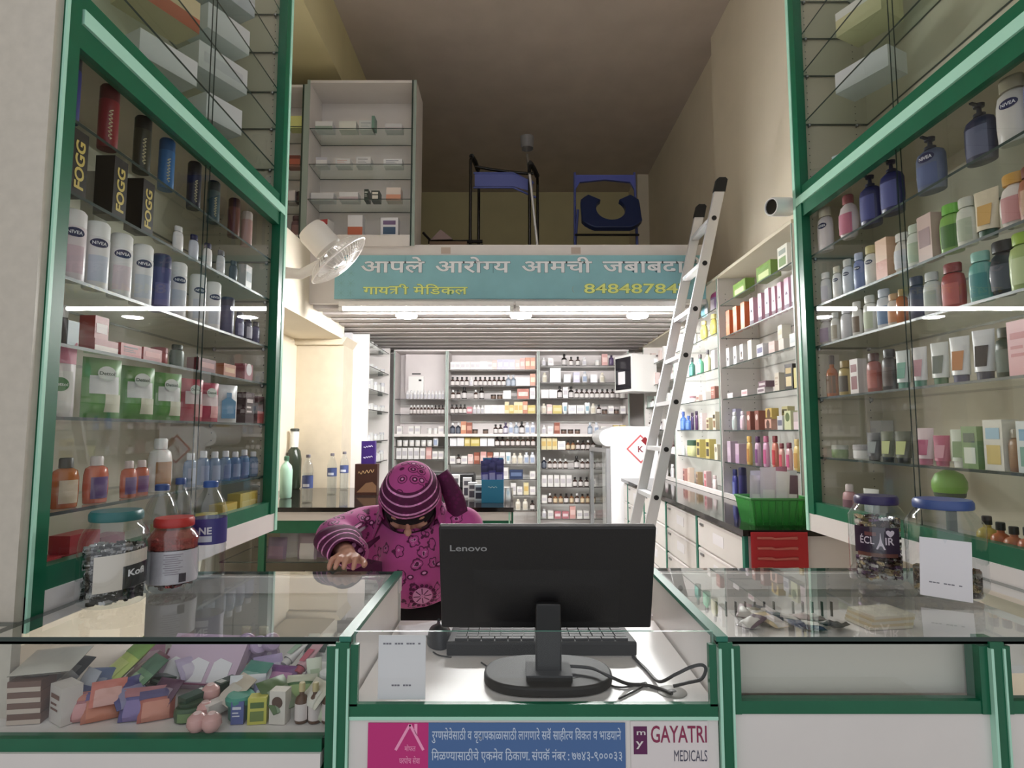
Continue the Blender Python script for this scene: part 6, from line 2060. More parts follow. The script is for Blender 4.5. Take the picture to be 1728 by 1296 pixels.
BRN = (112, 74, 60)
for k in range(4):
    lay('box', 8 - k, 1240, .085, .028, BRN, (196, 176, 160), None, ('lowest', 'second', 'third', 'topmost')[k] + ' brown striped biscuit pack in the counter corner', 'low', .07, 0, 8, k * .0288, 'biscuit_pack', 'pack')
lay('box', 72, 1240, .075, .10, (206, 196, 190), (120, 80, 66), None, 'white and brown striped carton in front of the biscuit packs', 'lines', .05, 0, -32, name='biscuit_carton')
lay('pouch', 30, 1236, .15, .16, (186, 180, 170), None, None, 'folded pale paper bag lying over the biscuit packs', 'far', .035, -84, 15, .0, 'paper_bag', 'bag', .128)
lay('pouch', 150, 1190, .10, .20, (176, 196, 80), (196, 206, 110), (120, 160, 60), 'long yellow-green net pack leaning towards the back', '', .035, -52, -38, .004, 'scrubber_pack', 'pack')
lay('pouch', 185, 1205, .09, .17, (96, 140, 96), (150, 180, 140), (70, 110, 80), 'dark green clear pack beside the yellow-green one', '', .03, -52, -38, .0, 'scrubber_pack', 'pack')
lay('pouch', 118, 1205, .075, .12, (170, 172, 184), (120, 126, 150), None, 'silver-grey crumpled pack beside the striped carton', '', .03, -30, -30, .0, 'sachet_pack', 'pack')
lay('pouch', 115, 1240, .10, .075, (176, 96, 104), (206, 140, 140), (190, 110, 90), 'pinkish red soft pack at the front glass', '', .045, -20, 20, .0, 'soap_pack', 'pack')
lay('pouch', 160, 1225, .10, .08, (190, 110, 90), (206, 120, 90), (96, 80, 140), 'orange-red soft pack with shine', '', .045, -30, 30, .0, 'soap_pack', 'pack')
lay('pouch', 205, 1240, .11, .085, (90, 84, 150), (130, 110, 170), (176, 110, 120), 'violet-blue soft pack at the front glass', '', .045, -30, 15, .0, 'soap_pack', 'pack')
lay('pouch', 248, 1228, .09, .08, (186, 96, 84), (206, 130, 110), (90, 80, 130), 'orange soft pack beside the green soap', '', .045, -30, 25, .0, 'soap_pack', 'pack')
lay('pouch', 130, 1215, .08, .075, (70, 76, 130), (150, 100, 130), None, 'deep blue soft pack between two red ones', '', .03, -30, -20, .01, 'soap_pack', 'pack')
lay('box', 235, 1192, .075, .05, (46, 38, 42), (150, 150, 150), (90, 40, 50), 'black carton with small white letters', 'lines', .04, -25, -28, .01)
lay('box', 265, 1182, .055, .06, (40, 66, 50), (150, 170, 150), None, 'dark green carton lying behind the black one', 'lines', .045, -20, -28, .01)
# pink carton with three white panels
x, y = g_at(320, 1180, BZ)
e = empty('sanitary_pack_carton', 'long pale pink carton with three white panels in the left counter', 'box', (x, y + .05, BZ + .045), R(-6))
e['group'] = 'goods in the left display counter'
e.rotation_euler = (R(-42), 0, R(-6))
e.scale = (.68, .68, .68)
MB().box(-.13, .13, -.02, .02, -.06, .10).build('carton', cm(206, 176, 200), e)
for k in range(3):
    MB().prism([(-.112 + k * .078, -.052), (-.05 + k * .078, -.052), (-.05 + k * .078, .01), (-.095 + k * .078, .024), (-.112 + k * .078, .01)], -.0225, -.0205).build('white_panel', PAPER, e)
MB().box(-.13, .13, -.0215, -.0203, -.06, -.055).build('maroon_edge', cm(130, 50, 90), e)
lay('box', 305, 1218, .036, .17, (34, 70, 52), (214, 216, 210), None, 'long dark green toothpaste carton lying aslant', 'lines', .034, -90, -28, .03, 'toothpaste_carton', 'box')
lay('box', 345, 1218, .034, .17, (222, 214, 210), (190, 130, 140), None, 'long white toothpaste carton lying aslant', 'lines', .032, -90, -28, .012, 'toothpaste_carton', 'box')
lay('flat', 292, 1240, .085, .05, (50, 84, 50), (40, 70, 44), (110, 140, 84), 'oval dark green soap case at the front glass', 'wide', .06, 0, 20, 0, 'soap_case', 'soap')
for px, py, w_ in ((322, 1243, 'nearest the green soap case'), (347, 1243, 'nearest the teal tub'), (336, 1222, 'behind the other two, lower'), (345, 1208, 'farthest behind')):
    x, y = g_at(px, py, BZ)
    e = empty('pink_soap', f'pale pink egg-shaped soap {w_}', 'soap', (x, y + .02, BZ + (.0005 if py > 1220 else .02)), 0, 'pink soaps in the left counter')
    e.scale = (.66,) * 3
    MB().lathe([(0, 0), (.018, .002), (.028, .018), (.026, .036), (.014, .048), (0, .05)], 18).build('bar', cm(216, 160, 156, .25), e)
    MB().lathe([(.012, .0475), (.010, .051), (0, .0515)], 14).build('stamp', cm(226, 190, 186, .3), e)
for k in range(6):
    x, y = g_at(385 + (k % 3) * 22, 1172 + 8 * (k // 3), BZ)
    e = empty('bandage_roll', 'pale lilac round roll in the pile behind the teal tub', 'roll', (x, y + .08, BZ + .055 + .028 * (k // 3) + .006 * (k % 2)), R(k * 40), 'lilac rolls in the left counter')
    e.rotation_euler = (R(70), 0, R(k * 17 - 30))
    e.scale = (.66,) * 3
    MB().lathe([(.008, -.014), (.026, -.014), (.03, -.008), (.03, .008), (.026, .014), (.008, .014)], 20).build('roll', cm(190, 160, 200), e)
    MB().lathe([(.0, .0145), (.008, .0145), (.008, -.0145), (0, -.0145)], 12).build('core', cm(226, 210, 226), e)
lay('pouch', 415, 1195, .10, .06, (222, 224, 228), (206, 210, 216), None, 'clear white crumpled bag', '', .05, -15, 10, .03, 'plastic_bag', 'bag')
x, y = g_at(392, 1225, BZ)
e = empty('teal_tub', 'teal tub with a wide lid among the soaps', 'tub', (x, y + .03, BZ + .0006), 0, 'goods in the left display counter')
e.scale = (.66,) * 3
MB().lathe([(.028, 0), (.032, .005), (.034, .05)], 20).build('body', cm(50, 124, 116), e)
MB().lathe([(.04, .048), (.042, .062), (.036, .07), (0, .072)], 20).build('lid', cm(60, 150, 130), e)
lay('box', 380, 1243, .034, .06, (84, 96, 160), (206, 206, 220), None, 'small blue carton before the teal tub', 'lines', .03, 0, 5)
lay('box', 414, 1243, .05, .07, (196, 190, 70), (110, 130, 60), (80, 110, 50), 'yellow carton with a green mark', 'window', .035, 0, 8)
lay('box', 452, 1243, .046, .088, (216, 206, 196), (90, 60, 50), (120, 70, 50), 'white carton with a brown round mark', 'circle', .035, 0, -6)
for px in (490, 514, 538):
    o = lay('med', px, 1243, .036, .105, (96, 60, 40), (206, 186, 130), (222, 208, 204), 'small brown bottle with a gold cap, ' + {490: 'nearest the white carton', 514: 'middle of the three', 538: 'nearest the green packs'}[px], name='vitamin_bottle')
lay('pouch', 470, 1185, .09, .06, (120, 50, 130), (190, 120, 170), None, 'bright purple pack behind the bottles', '', .03, -40, -10, .045, 'tissue_pack', 'pack')
lay('pouch', 450, 1205, .085, .055, (150, 150, 200), (226, 226, 236), None, 'blue-white pack behind the white carton', '', .03, -40, 12, .03, 'tissue_pack', 'pack')
lay('tube', 500, 1180, .04, .12, (214, 160, 170), (190, 60, 80), (206, 90, 110), 'pink tube lying slanted', '', .03, -60, -20, .06)
lay('tube', 478, 1170, .04, .11, (222, 216, 214), (206, 200, 196), (150, 176, 150), 'white tube lying slanted', '', .03, -60, -30, .07)
lay('pouch', 505, 1205, .085, .075, (70, 120, 66), (150, 180, 110), (206, 206, 180), 'leafy green pack behind the gold caps', '', .04, -35, 10, .03, 'herbal_pack', 'pack')
lay('jar', 556, 1195, .06, .06, (228, 226, 224), (222, 222, 220), None, 'round white jar near the counter post', '', None, 0, 0, .045)
lay('tube', 532, 1195, .045, .11, (216, 222, 200), (226, 224, 220), (170, 190, 150), 'pale green tube leaning beside the white jar', '', .034, -35, 25, .03)
lay('pouch', 563, 1235, .05, .08, (70, 104, 84), (110, 140, 110), None, 'dark green pack at the counter post', '', .03, -12, 0, .0, 'herbal_pack', 'pack')
lay('pouch', 546, 1222, .06, .07, (190, 200, 150), (206, 210, 180), None, 'pale lime pack behind the dark green one', '', .03, -20, 0, .0, 'herbal_pack', 'pack')
for px in (515, 540, 566):
    lay('tube', px, 1160, .038, .10, (206, 212, 206), (50, 70, 60), (70, 90, 80), 'grey-green face tube in the back row, ' + {515: 'nearest the purple pack', 540: 'middle', 566: 'nearest the post'}[px], '', .03, -50, 0, .06)
for px in (414, 443):
    lay('flat', px, 1120, .046, .125, (206, 196, 160), (222, 214, 190), (186, 170, 130), 'cream bottle standing at the back of the left counter, ' + ('nearer the jars' if px < 430 else 'nearer the person'), 'wide')
for px, py, h_ in ((290, 1150, .0), (45, 1165, .0)):
    x, y = g_at(px, py, BZ)
e = empty('hair_clip', 'small black hair clip lying behind the biscuit packs', 'clip', (g_at(105, 1150, BZ)[0], g_at(105, 1150, BZ)[1], BZ + .012))
MB().tube([(-.03, 0, 0), (-.01, .005, .012), (.01, .0, .014), (.03, -.005, 0)], [.006, .010, .010, .005], 8).build('jaw', BLACK, e)
MB().tube([(-.03, .01, 0), (.0, .012, .006), (.03, .008, 0)], .007, 8).build('lower_jaw', BLACK, e)

FILL = [(85, 1195, 'grey', (150, 150, 156)), (100, 1180, 'charcoal', (70, 66, 70)), (140, 1205, 'steel blue', (90, 106, 150)), (175, 1222, 'coral', (206, 110, 96)), (225, 1212, 'indigo', (70, 66, 130)), (215, 1178, 'maroon', (120, 40, 66)),
        (262, 1210, 'plum', (90, 50, 80)), (285, 1165, 'wine red', (130, 44, 70)), (250, 1150, 'rose', (190, 130, 160)), (330, 1168, 'pale violet', (190, 170, 206)), (375, 1210, 'beige', (206, 190, 170)), (400, 1200, 'sea green', (60, 140, 120)),
        (430, 1190, 'silver white', (214, 214, 220)), (455, 1178, 'lavender', (170, 150, 200)), (485, 1218, 'moss green', (80, 110, 60)), (515, 1222, 'ivory', (222, 216, 196)), (520, 1185, 'snow white', (228, 228, 226)), (545, 1175, 'pale grey', (200, 204, 200)), (565, 1210, 'bottle green', (40, 84, 60))]
for i, (px, py, nm, c) in enumerate(FILL):
    lay('pouch', px, py, .085, .075 + .02 * (i % 3), c, tuple(min(255, int(q * .6 + 90)) for q in c), None, f'{nm} small packet in the heap of the left counter', '', .026, -48 - 6 * (i % 3), -40 + 23 * (i % 5), .02 + .012 * (i % 2), 'packet', 'packet')

# ------------------------------------------------------------------ inside the right display counter
BZR = .9506
RC = [((96, 60, 90), 'plum'), ((150, 110, 120), 'mauve'), ((110, 96, 60), 'olive'), ((206, 180, 130), 'cream'), ((60, 66, 84), 'slate'), ((70, 90, 96), 'dark teal'), ((60, 70, 110), 'navy'), ((176, 150, 150), 'dusty pink'), ((40, 44, 60), 'black-blue')]
for i, (c, nm) in enumerate(RC):
    x, y = .525 + i * .030, RY0 + .24 + .035 * ((i * 5) % 3)
    o = product('pouch', (x, y, BZR + .008), (R(-82), 0, R(-50 + i * 23)), .040, .080, c, (206, 196, 190), None, 'far', .014, 'tablet_strip', 'strip')
    o['label'] = f'{nm} tablet strip pack lying in the right display counter'
    o['group'] = 'strip packs in the right counter'
for k in range(5):
    o = product('box', (.86 + .002 * k, RY0 + .29, BZR + .0006 + k * .0062), (0, 0, R(8 + k)), .11, .006, (222, 200, 160) if k % 2 else (226, 216, 196), None, None, 'far', .08, 'paper_pad', 'pad')
    o['label'] = f'{ORD[k + 1]} cream paper pad up the stack in the right display counter'
    o['group'] = 'paper pads in the right counter'

# ================================================================== CANDY JARS
def candy_jar(name, label, loc, r, h, lid_col, prof, square=False):
    e = empty(name, label, 'jar', loc)
    n = 32
    def sq(a):
        return 1.0 if not square else 1.0 / max(abs(math.cos(a)) ** 4 + abs(math.sin(a)) ** 4, .5) ** .14
    m = MB()
    vs = []
    for rr, z in prof:
        for i in range(n):
            a = 2 * PI * i / n + (PI / 4 if square else 0)
            k = sq(2 * PI * i / n) if .04 < z / h < .80 else 1
            vs.append((rr * r * k * math.cos(a), rr * r * k * math.sin(a), z))
    fs = []
    for j in range(len(prof) - 1):
        for i in range(n):
            i2 = (i + 1) % n
            fs.append((j * n + i, j * n + i2, (j + 1) * n + i2, (j + 1) * n + i))
    fs.append(tuple(reversed(range(n))))
    m.add(vs, fs, 0, True)
    m.build('clear_body', CLEAR_PET, e)
    lr = prof[-1][0] * r * 1.06
    m = MB().lathe([(lr, h - .021), (lr * 1.02, h - .018), (lr * 1.02, h - .006), (lr * .95, h), (0, h)], 32)
    m.build('screw_lid', cm(*lid_col, rough=.35), e)
    return e


def candies(label, c, r, z0, z1, cols, n, size, group=None):
    """a heap of twist-wrapped sweets nobody would count"""
    m = MB()
    mats = [cm(*q, rough=.22, metal=.5) for q in cols]
    for i in range(n):
        rr = r * math.sqrt(rnd.random())
        if i % 2:
            rr = r * (.86 + .12 * rnd.random())
        a = rnd.random() * 2 * PI
        p = (rr * math.cos(a), rr * math.sin(a), z0 + (z1 - z0) * rnd.random())
        q = Matrix.Rotation(rnd.random() * PI, 3, 'Z') @ Matrix.Rotation(rnd.random() * PI, 3, 'X')
        mi = rnd.randrange(len(mats))
        s = size * (.8 + .5 * rnd.random())
        lo = Vector(p)
        pts = [(-1.5, .55), (-.85, .25), (-.7, .6), (.7, .6), (.85, .25), (1.5, .55)]
        vs = []
        for xx, t in pts:
            for k in range(5):
                an = 2 * PI * k / 5
                vs.append(lo + q @ Vector((xx * s, t * s * math.cos(an), t * s * .7 * math.sin(an))))
        vs = [Vector((v.x, v.y, min(max(v.z, z0 - size * .6), z1 + size))) if math.hypot(v.x, v.y) < r * 1.02 else Vector((v.x * r * 1.02 / math.hypot(v.x, v.y), v.y * r * 1.02 / math.hypot(v.x, v.y), min(max(v.z, z0 - size * .6), z1 + size))) for v in vs]
        fs = []
        for j in range(5):
            for k in range(5):
                k2 = (k + 1) % 5
                fs.append((j * 5 + k, j * 5 + k2, (j + 1) * 5 + k2, (j + 1) * 5 + k))
        m.add(vs, fs, mi, False)
    o = m.build('wrapped_sweets', mats, None, c)
    tag(o, label, 'sweets', group, 'stuff')
    return o


JZ = CZ + .0006
jp = lambda h: [(.82, 0), (.93, .006), (1.0, .02), (1.0, .62 * h), (.98, .70 * h), (.86, .80 * h), (.72, .855 * h), (.70, h - .008)]
# 1: coffee sweets
H1 = .203
j = candy_jar('candy_jar', 'big clear candy jar with a teal-green lid and a white and black label', (-.894, 1.33, JZ), .070, H1, (36, 104, 104), jp(H1))
m = MB()
def jlab(mb, a0, a1, z0, z1, r, mi=0, lift=.0008, skew=0.0, n=10):
    vs = []
    for zz in (z0, z1):
        for i in range(n + 1):
            a = R(a0 + (a1 - a0) * i / n)
            vs.append(((r + lift) * math.sin(a), -(r + lift) * math.cos(a), zz + skew * i / n))
    return mb.add(vs, [(i, i + 1, n + 2 + i, n + 1 + i) for i in range(n)], mi, True)
jlab(m, 2, 96, .035, .112, .068, 0, .0008, .010)
lb = m.build('label', cm(222, 208, 190, .55), j)
m = MB(); jlab(m, 48, 98, .040, .088, .068, 0, .0013, .006); m.build('label_black', cm(28, 32, 34, .45), lb)
m = MB()
vs, fs, tw = text_mesh('Kofi', .014, .03)
k = .036 / tw
m.add([((.068 + .0018) * math.sin((a * k) / .068 + R(56)), -(.068 + .0018) * math.cos((a * k) / .068 + R(56)), c + .066 + a * .1) for a, b, c in vs], fs)
m.build('lettering', cm(232, 232, 232), lb)
candies('dark and silver wrapped sweets filling the teal-lidded jar', (-.894, 1.33, JZ + .008), .058, .002, .118, ((38, 34, 34), (150, 146, 146), (54, 60, 60), (196, 192, 190)), 420, .0085)
# 2: red-lidded jar
H2 = .172
j = candy_jar('candy_jar', 'clear candy jar with a red lid and a white printed wrap', (-.826, 1.44, JZ), .057, H2, (196, 44, 40), [(.80, 0), (.92, .008), (1.0, .03), (.96, .10), (1.0, .125), (.84, .138), (.74, .145), (.72, H2 - .008)])
m = MB().lathe([(.0553, .022), (.0558, .03), (.0541, .075), (.0540, .098)], 32, cap=False)
wr = m.build('label', cm(214, 206, 212, .5), j)
m = MB()
for q in range(10):
    jlab(m, 10 + (q % 2) * 4, 52 - (q % 3) * 5, .090 - q * .005, .0915 - q * .005, .0556, 0, .001)
m.build('small_print', cm(150, 140, 150), wr)
m = MB(); jlab(m, 44, 60, .026, .046, .0565, 0, .001); m.build('barcode', cm(70, 64, 70), wr)
m = MB().lathe([(.052, .10), (.0545, .124), (.046, .138), (.041, .145)], 32, cap=False)
m.build('red_tint_band', tinted('red_wrap', srgb(206, 110, 100), .40, .2), j)
candies('red and silver wrapped sweets in the red-lidded jar', (-.826, 1.44, JZ + .010), .046, .002, .11, ((186, 60, 54), (206, 196, 190), (150, 60, 50), (120, 100, 90)), 220, .0085)
# big bottles behind
water_bottle((-.905, 1.515, JZ), .040, .245, 'large clear bottle with a blue cap behind the teal-lidded jar', (206, 206, 214), (44, 74, 140), 'large clear bottles behind the candy jars', (.28, .34))
water_bottle((-.899, 1.588, JZ), .031, .255, 'large clear bottle with a blue cap, farthest back of the three', (206, 206, 214), (44, 74, 140), 'large clear bottles behind the candy jars', (.28, .34))
water_bottle((-.800, 1.555, JZ), .043, .250, 'large clear bottle with blue cap and blue label beside the red lid', (66, 60, 140), (44, 84, 160), 'large clear bottles behind the candy jars', (.36, .62), 'NE')
# 3: eclair jar
H3 = .216
rzj = math.atan2(-.95, 1.52)
j = candy_jar('candy_jar', 'clear candy jar with a purple-black label and a dark violet lid', (.943, 1.52, JZ), .0595, H3, (52, 40, 92), [(.80, 0), (.94, .008), (1.0, .025), (1.0, .165), (.94, .182), (.80, .194), (.78, H3 - .008)], True)
j.rotation_euler = (0, 0, rzj)
PURP = cm(48, 26, 54, .4)
m = MB(); jlab(m, -52, 46, .076, .142, .0612, 0, .002); lb = m.build('label', PURP, j)
m = MB(); jlab(m, -44, 40, .070, .079, .0612, 0, .0022, .0); m.build('label_foot', cm(110, 60, 50), lb)
def jtxt(mb, body, hgt, a0, z, wd, r=.0612, lift=.0032, mi=0):
    vs, fs, tw = text_mesh(body, hgt, .014)
    k = wd / tw
    mb.add([((r + lift) * math.sin(a * k / r + R(a0)), -(r + lift) * math.cos(a * k / r + R(a0)), c + z) for a, b, c in vs], fs, mi)
m = MB()
jtxt(m, 'ÉCL', .018, -36, .101, .031)
jtxt(m, 'IR', .018, 14, .101, .019)
r_, l_ = .0612, .0032
tower = [(-.010, -.012), (-.006, -.012), (-.0025, -.004), (.0025, -.004), (.006, -.012), (.010, -.012), (.0035, .004), (.0014, .014), (.0004, .028), (-.0004, .028), (-.0014, .014), (-.0035, .004)]
m.add([((r_ + l_) * math.sin(p[0] / r_ + R(5)), -(r_ + l_) * math.cos(p[0] / r_ + R(5)), p[1] + .101) for p in tower], [tuple(range(12))])
vs, fs, tw = text_mesh('♥', .012, .0)
if tw:
    m.add([((r_ + l_) * math.sin(a / r_ + R(16)), -(r_ + l_) * math.cos(a / r_ + R(16)), c + .122) for a, b, c in vs], fs)
m.build('lettering', cm(220, 204, 216), lb)
m = MB(); jlab(m, -26, -3, .121, .130, .0612, 0, .003); m.build('plaque', cm(120, 60, 60), lb)
candies('gold and purple wrapped sweets filling the jar with the dark violet lid', (.943, 1.52, JZ + .008), .050, .002, .155, ((196, 170, 120), (110, 70, 110), (206, 200, 196), (90, 56, 50)), 420, .0085)
# 4: blue-lidded jar with a paper card
H4 = .222
j = candy_jar('candy_jar', 'clear candy jar with a blue lid and a white card on its front', (1.016, 1.385, JZ), .0715, H4, (58, 84, 150), [(.80, 0), (.94, .008), (1.0, .025), (1.0, .165), (.94, .184), (.80, .198), (.78, H4 - .008)], True)
j.rotation_euler = (0, 0, R(-36))
candies('brown and gold wrapped sweets in the blue-lidded jar', (1.016, 1.385, JZ + .008), .064, .002, .05, ((120, 84, 60), (176, 150, 100), (70, 54, 50), (150, 140, 130)), 260, .009)
dv = Vector((-1.016, -1.385, 0)).normalized()
pc = Vector((1.016, 1.385, 0)) + dv * .0885 + Vector((-dv.y, dv.x, 0)) * -.004
e = empty('payment_card', 'white paper card with a line of small print stuck on the blue-lidded jar', 'card', (pc.x, pc.y, JZ + .012), R(-36))
e.rotation_euler = (R(-5), R(2), R(-36))
MB().box(-.047, .047, -.0006, .0006, 0, .128).build('sheet', PAPER, e)
k = MB()
for q in range(9):
    if q % 4 != 3:
        xa = -.03 + .06 * q / 9
        k.add([(xa, -.001, .030), (xa + .0055, -.001, .030), (xa + .0055, -.001, .0325), (xa, -.001, .0325)], [(0, 1, 2, 3)])
k.build('small_print', cm(120, 116, 128), e)

# ================================================================== GREEN BASKET
e = empty('plastic_basket', 'green plastic basket full of clear packs on the granite counter', 'basket', (1.275, 2.86, .9585))
GB = tinted('green_plastic', srgb(70, 150, 78), .5, .25)
m = MB()
bx, by, tx, ty, hb = .13, .085, .15, .10, .125
for (ax, ay), (cx_, cy_) in (((-1, -1), (1, -1)), ((1, -1), (1, 1)), ((1, 1), (-1, 1)), ((-1, 1), (-1, -1))):
    m.add([(ax * bx, ay * by, .002), (cx_ * bx, cy_ * by, .002), (cx_ * tx, cy_ * ty, hb), (ax * tx, ay * ty, hb),
           (ax * (bx - .003), ay * (by - .003), .005), (cx_ * (bx - .003), cy_ * (by - .003), .005), (cx_ * (tx - .003), cy_ * (ty - .003), hb), (ax * (tx - .003), ay * (ty - .003), hb)],
          [(0, 1, 2, 3), (5, 4, 7, 6), (3, 2, 6, 7), (1, 0, 4, 5)])
m.box(-bx, bx, -by, by, 0, .004)
m.build('basket_shell', GB, e)
MB().tube([(-tx, -ty, hb), (tx, -ty, hb), (tx, ty, hb), (-tx, ty, hb)], .006, 8, closed=True).build('rim', cm(60, 140, 66), e)
m = MB()
for i in range(9):
    xx = -.12 + .03 * i
    m.tube([(xx, -by - .001, .005), (xx * 1.15, -ty - .001, hb)], .0022, 5)
m.build('ribs', cm(56, 130, 60), e)
BC = [((206, 200, 214), 'white'), ((190, 190, 206), 'grey-white'), ((214, 206, 222), 'lilac'), ((176, 206, 206), 'pale teal'), ((222, 222, 226), 'clear white'), ((190, 120, 150), 'pink'), ((110, 84, 100), 'dark mauve'), ((206, 216, 222), 'pale blue')]
for i, (c, nm) in enumerate(BC):
    o = product('pouch', (1.275 - .095 + .0272 * i, 2.83 + .05 * (i % 2), .966), (R(-3 + 3 * (i % 3)), R(rnd.uniform(-4, 4)), R(rnd.uniform(-20, 20))), .075, .225 + .02 * (i % 3), c, (226, 224, 230), None, 'far', .022, 'clear_pack', 'pack')
    o['label'] = f'{nm} plastic pack standing in the green basket'
    o['group'] = 'packs in the green basket'

# ================================================================== MONITOR, KEYBOARD, MOUSE, CABLES
e = empty('computer_monitor', 'black computer monitor seen from behind on the white cash desk', 'monitor', (.073, 1.235, DZ))
rt = Matrix.Rotation(R(17), 3, 'X')
MC = Vector((-.0015, -.02, .2045))
def P(x, y, z):
    return MC + rt @ Vector((x, y, z))
MBK = mat('monitor_black', srgb(26, 24, 25), .45, noise=.1, scale=400, bump=.15)
hw, hh = .2190, .1140
m = MB()
vs = [P(*q) for q in ((-hw, 0, -hh), (hw, 0, -hh), (hw, 0, hh), (-hw, 0, hh), (-hw, .020, -hh), (hw, .020, -hh), (hw, .020, hh), (-hw, .020, hh))]
m.add(vs, [(0, 1, 2, 3), (5, 4, 7, 6), (4, 5, 1, 0), (3, 2, 6, 7), (4, 0, 3, 7), (1, 5, 6, 2)])
bevel(m.build('back_shell', MBK, e), .004, 3)
m = MB()
b0, b1 = .15, .11
vs = [P(-b0, 0, -.10), P(b0, 0, -.10), P(b0, 0, .02), P(-b0, 0, .02), P(-b1, -.006, -.09), P(b1, -.006, -.09), P(b1, -.006, -.005), P(-b1, -.006, -.005)]
m.add(vs, [(4, 5, 6, 7), (0, 1, 5, 4), (1, 2, 6, 5), (2, 3, 7, 6), (3, 0, 4, 7)])
bevel(m.build('rear_housing', MBK, e), .006, 2)
m = MB(); m.add([P(-hw + .006, .0203, -hh + .012), P(hw - .006, .0203, -hh + .012), P(hw - .006, .0203, hh - .006), P(-hw + .006, .0203, hh - .006)], [(3, 2, 1, 0)])
m.build('screen', mat('screen_dark', srgb(30, 34, 40), .2), e)
m = MB()
vs, fs, tw = text_mesh('Lenovo', .0135, .012)
k = .075 / tw
m.add([P(a * k - hw + .022, -.0006, c + hh - .052) for a, b, c in vs], fs)
m.build('lettering', cm(150, 150, 152, .35), e)
m = MB()
m.box(-.026, .026, -.040, -.020, .01, .16)
bevel(m.build('neck', mat('stand_black', srgb(18, 17, 18), .35), e), .004)
m = MB()
prof = []
pts = [(.13 * math.copysign(abs(math.cos(a)) ** .7, math.cos(a)), -.098 + .085 + .085 * math.copysign(abs(math.sin(a)) ** .9, math.sin(a)) + .005) for a in [2 * PI * i / 40 for i in range(40)]]
m.prism([(p[0], p[1]) for p in pts], .0006, .020, 'z')
bevel(m.build('foot', mat('stand_foot', srgb(20, 18, 19), .6), e), .005, 3)
MB().cbox((.0, -.03, .025), (.09, .07, .012)).build('foot_socket', mat('stand_dull', srgb(14, 13, 14), .7), e)

e = empty('keyboard', 'black computer keyboard behind the monitor stand', 'keyboard', (.067, 1.425, DZ))
o = MB().prism([(-.072, .0006), (.072, .0006), (.072, .018), (-.072, .032), (-.076, .028)], -.215, .215, 'x').build('case', mat('keyboard_black', srgb(20, 19, 20), .6), e)
bevel(o, .003)
m = MB()
tk = Matrix.Rotation(R(-5.5), 3, 'X')
for r_ in range(6):
    nk = 15 if r_ else 13
    for k in range(nk):
        m.cbox(Vector((-.198 + .396 * (k + .5) / nk, -.058 + .0215 * r_, .0325 - .0021 * r_)), (.396 / nk - .003, .0175, .007), 0, tk)
m.build('keys', mat('key_black', srgb(34, 32, 34), .6), e)
x, y = g_at(737, 1097, DZ)
e = empty('computer_mouse', 'black computer mouse beside the keyboard', 'mouse', (x, y + .05, DZ + .0005), R(10))
m = MB()
vs, fs = [], []
for j in range(9):
    for i in range(20):
        a = 2 * PI * i / 20
        t = j / 8
        k = math.cos(t * PI / 2) ** .6
        vs.append((.03 * k * math.cos(a), .055 * k * math.sin(a) + .004 * t, .042 * math.sin(t * PI / 2) * (1 - .18 * math.sin(a))))
for j in range(8):
    for i in range(20):
        i2 = (i + 1) % 20
        fs.append((j * 20 + i, j * 20 + i2, (j + 1) * 20 + i2, (j + 1) * 20 + i))
m.add(vs, fs, 0, True)
m.build('shell', mat('mouse_black', srgb(36, 36, 42), .3), e)
MB().tube([(0, .035, .0405), (0, .045, .034), (0, .05, .026)], .004, 8).build('scroll_wheel', BLACK, e)


def smooth(pts, n=8):
    out = []
    P_ = [Vector(p) for p in pts]
    for i in range(len(P_) - 1):
        p0, p1, p2, p3 = P_[max(i - 1, 0)], P_[i], P_[i + 1], P_[min(i + 2, len(P_) - 1)]
        for k in range(n):
            t = k / n
            out.append(.5 * ((2 * p1) + (-p0 + p2) * t + (2 * p0 - 5 * p1 + 4 * p2 - p3) * t * t + (-p0 + 3 * p1 - 3 * p2 + p3) * t ** 3))
    out.append(P_[-1])
    return out


def cable(pxs, r, label, z=None):
    pts = []
    for t in pxs:
        zz = DZ + r + .0006 + (t[2] if len(t) > 2 else 0)
        x, y = g_at(t[0], t[1], zz)
        pts.append((x, max(y, DY0 + .02), zz))
    o = MB().tube(smooth(pts), r, 8).build('power_cable', mat('cable_grey', srgb(44, 41, 42), .5), None)
    tag(o, label, 'cable', 'cables on the cash desk')


cable([(962, 1124, .025), (1000, 1128, .026), (1032, 1143, .024), (1060, 1154, .002), (1090, 1156), (1118, 1164, .0), (1134, 1170, .003)], .0034, 'thick black cable running from the monitor foot to the grey cover')
cable([(955, 1150, .015), (985, 1142, .016), (1015, 1152, .0), (1050, 1160), (1090, 1152), (1075, 1164), (1045, 1180)], .0018, 'thin black cable crossing in front of the loop')
cable([(812, 1118), (835, 1132), (865, 1142, .014), (893, 1150, .016)], .0017, 'thin black cable running from the keyboard to the monitor foot')
cable([(731, 1100), (742, 1106), (762, 1109)], .0015, 'short thin mouse cable beside the white card')
pts = []                                            # the stiff loop standing up beside the right counter
for px, py, yy in ((1068, 1112, 1.34), (1090, 1138, 1.27), (1112, 1150, 1.20), (1140, 1138, 1.165), (1165, 1126, 1.155), (1184, 1122, 1.15), (1191, 1130, 1.148), (1183, 1146, 1.148), (1160, 1152, 1.15), (1136, 1158, 1.155)):
    zz = EYE + yy * ((CY - py) / F_PX * math.cos(TILT) + math.sin(TILT)) / (math.cos(TILT) - (CY - py) / F_PX * math.sin(TILT))
    pts.append((x_at(px, yy, zz), yy, max(zz, DZ + .0042)))
tag(MB().tube(smooth(pts), .0032, 8).build('power_cable', mat('cable_grey', srgb(44, 41, 42), .5)), 'thick black cable rising in a loop beside the right counter', 'cable', 'cables on the cash desk')
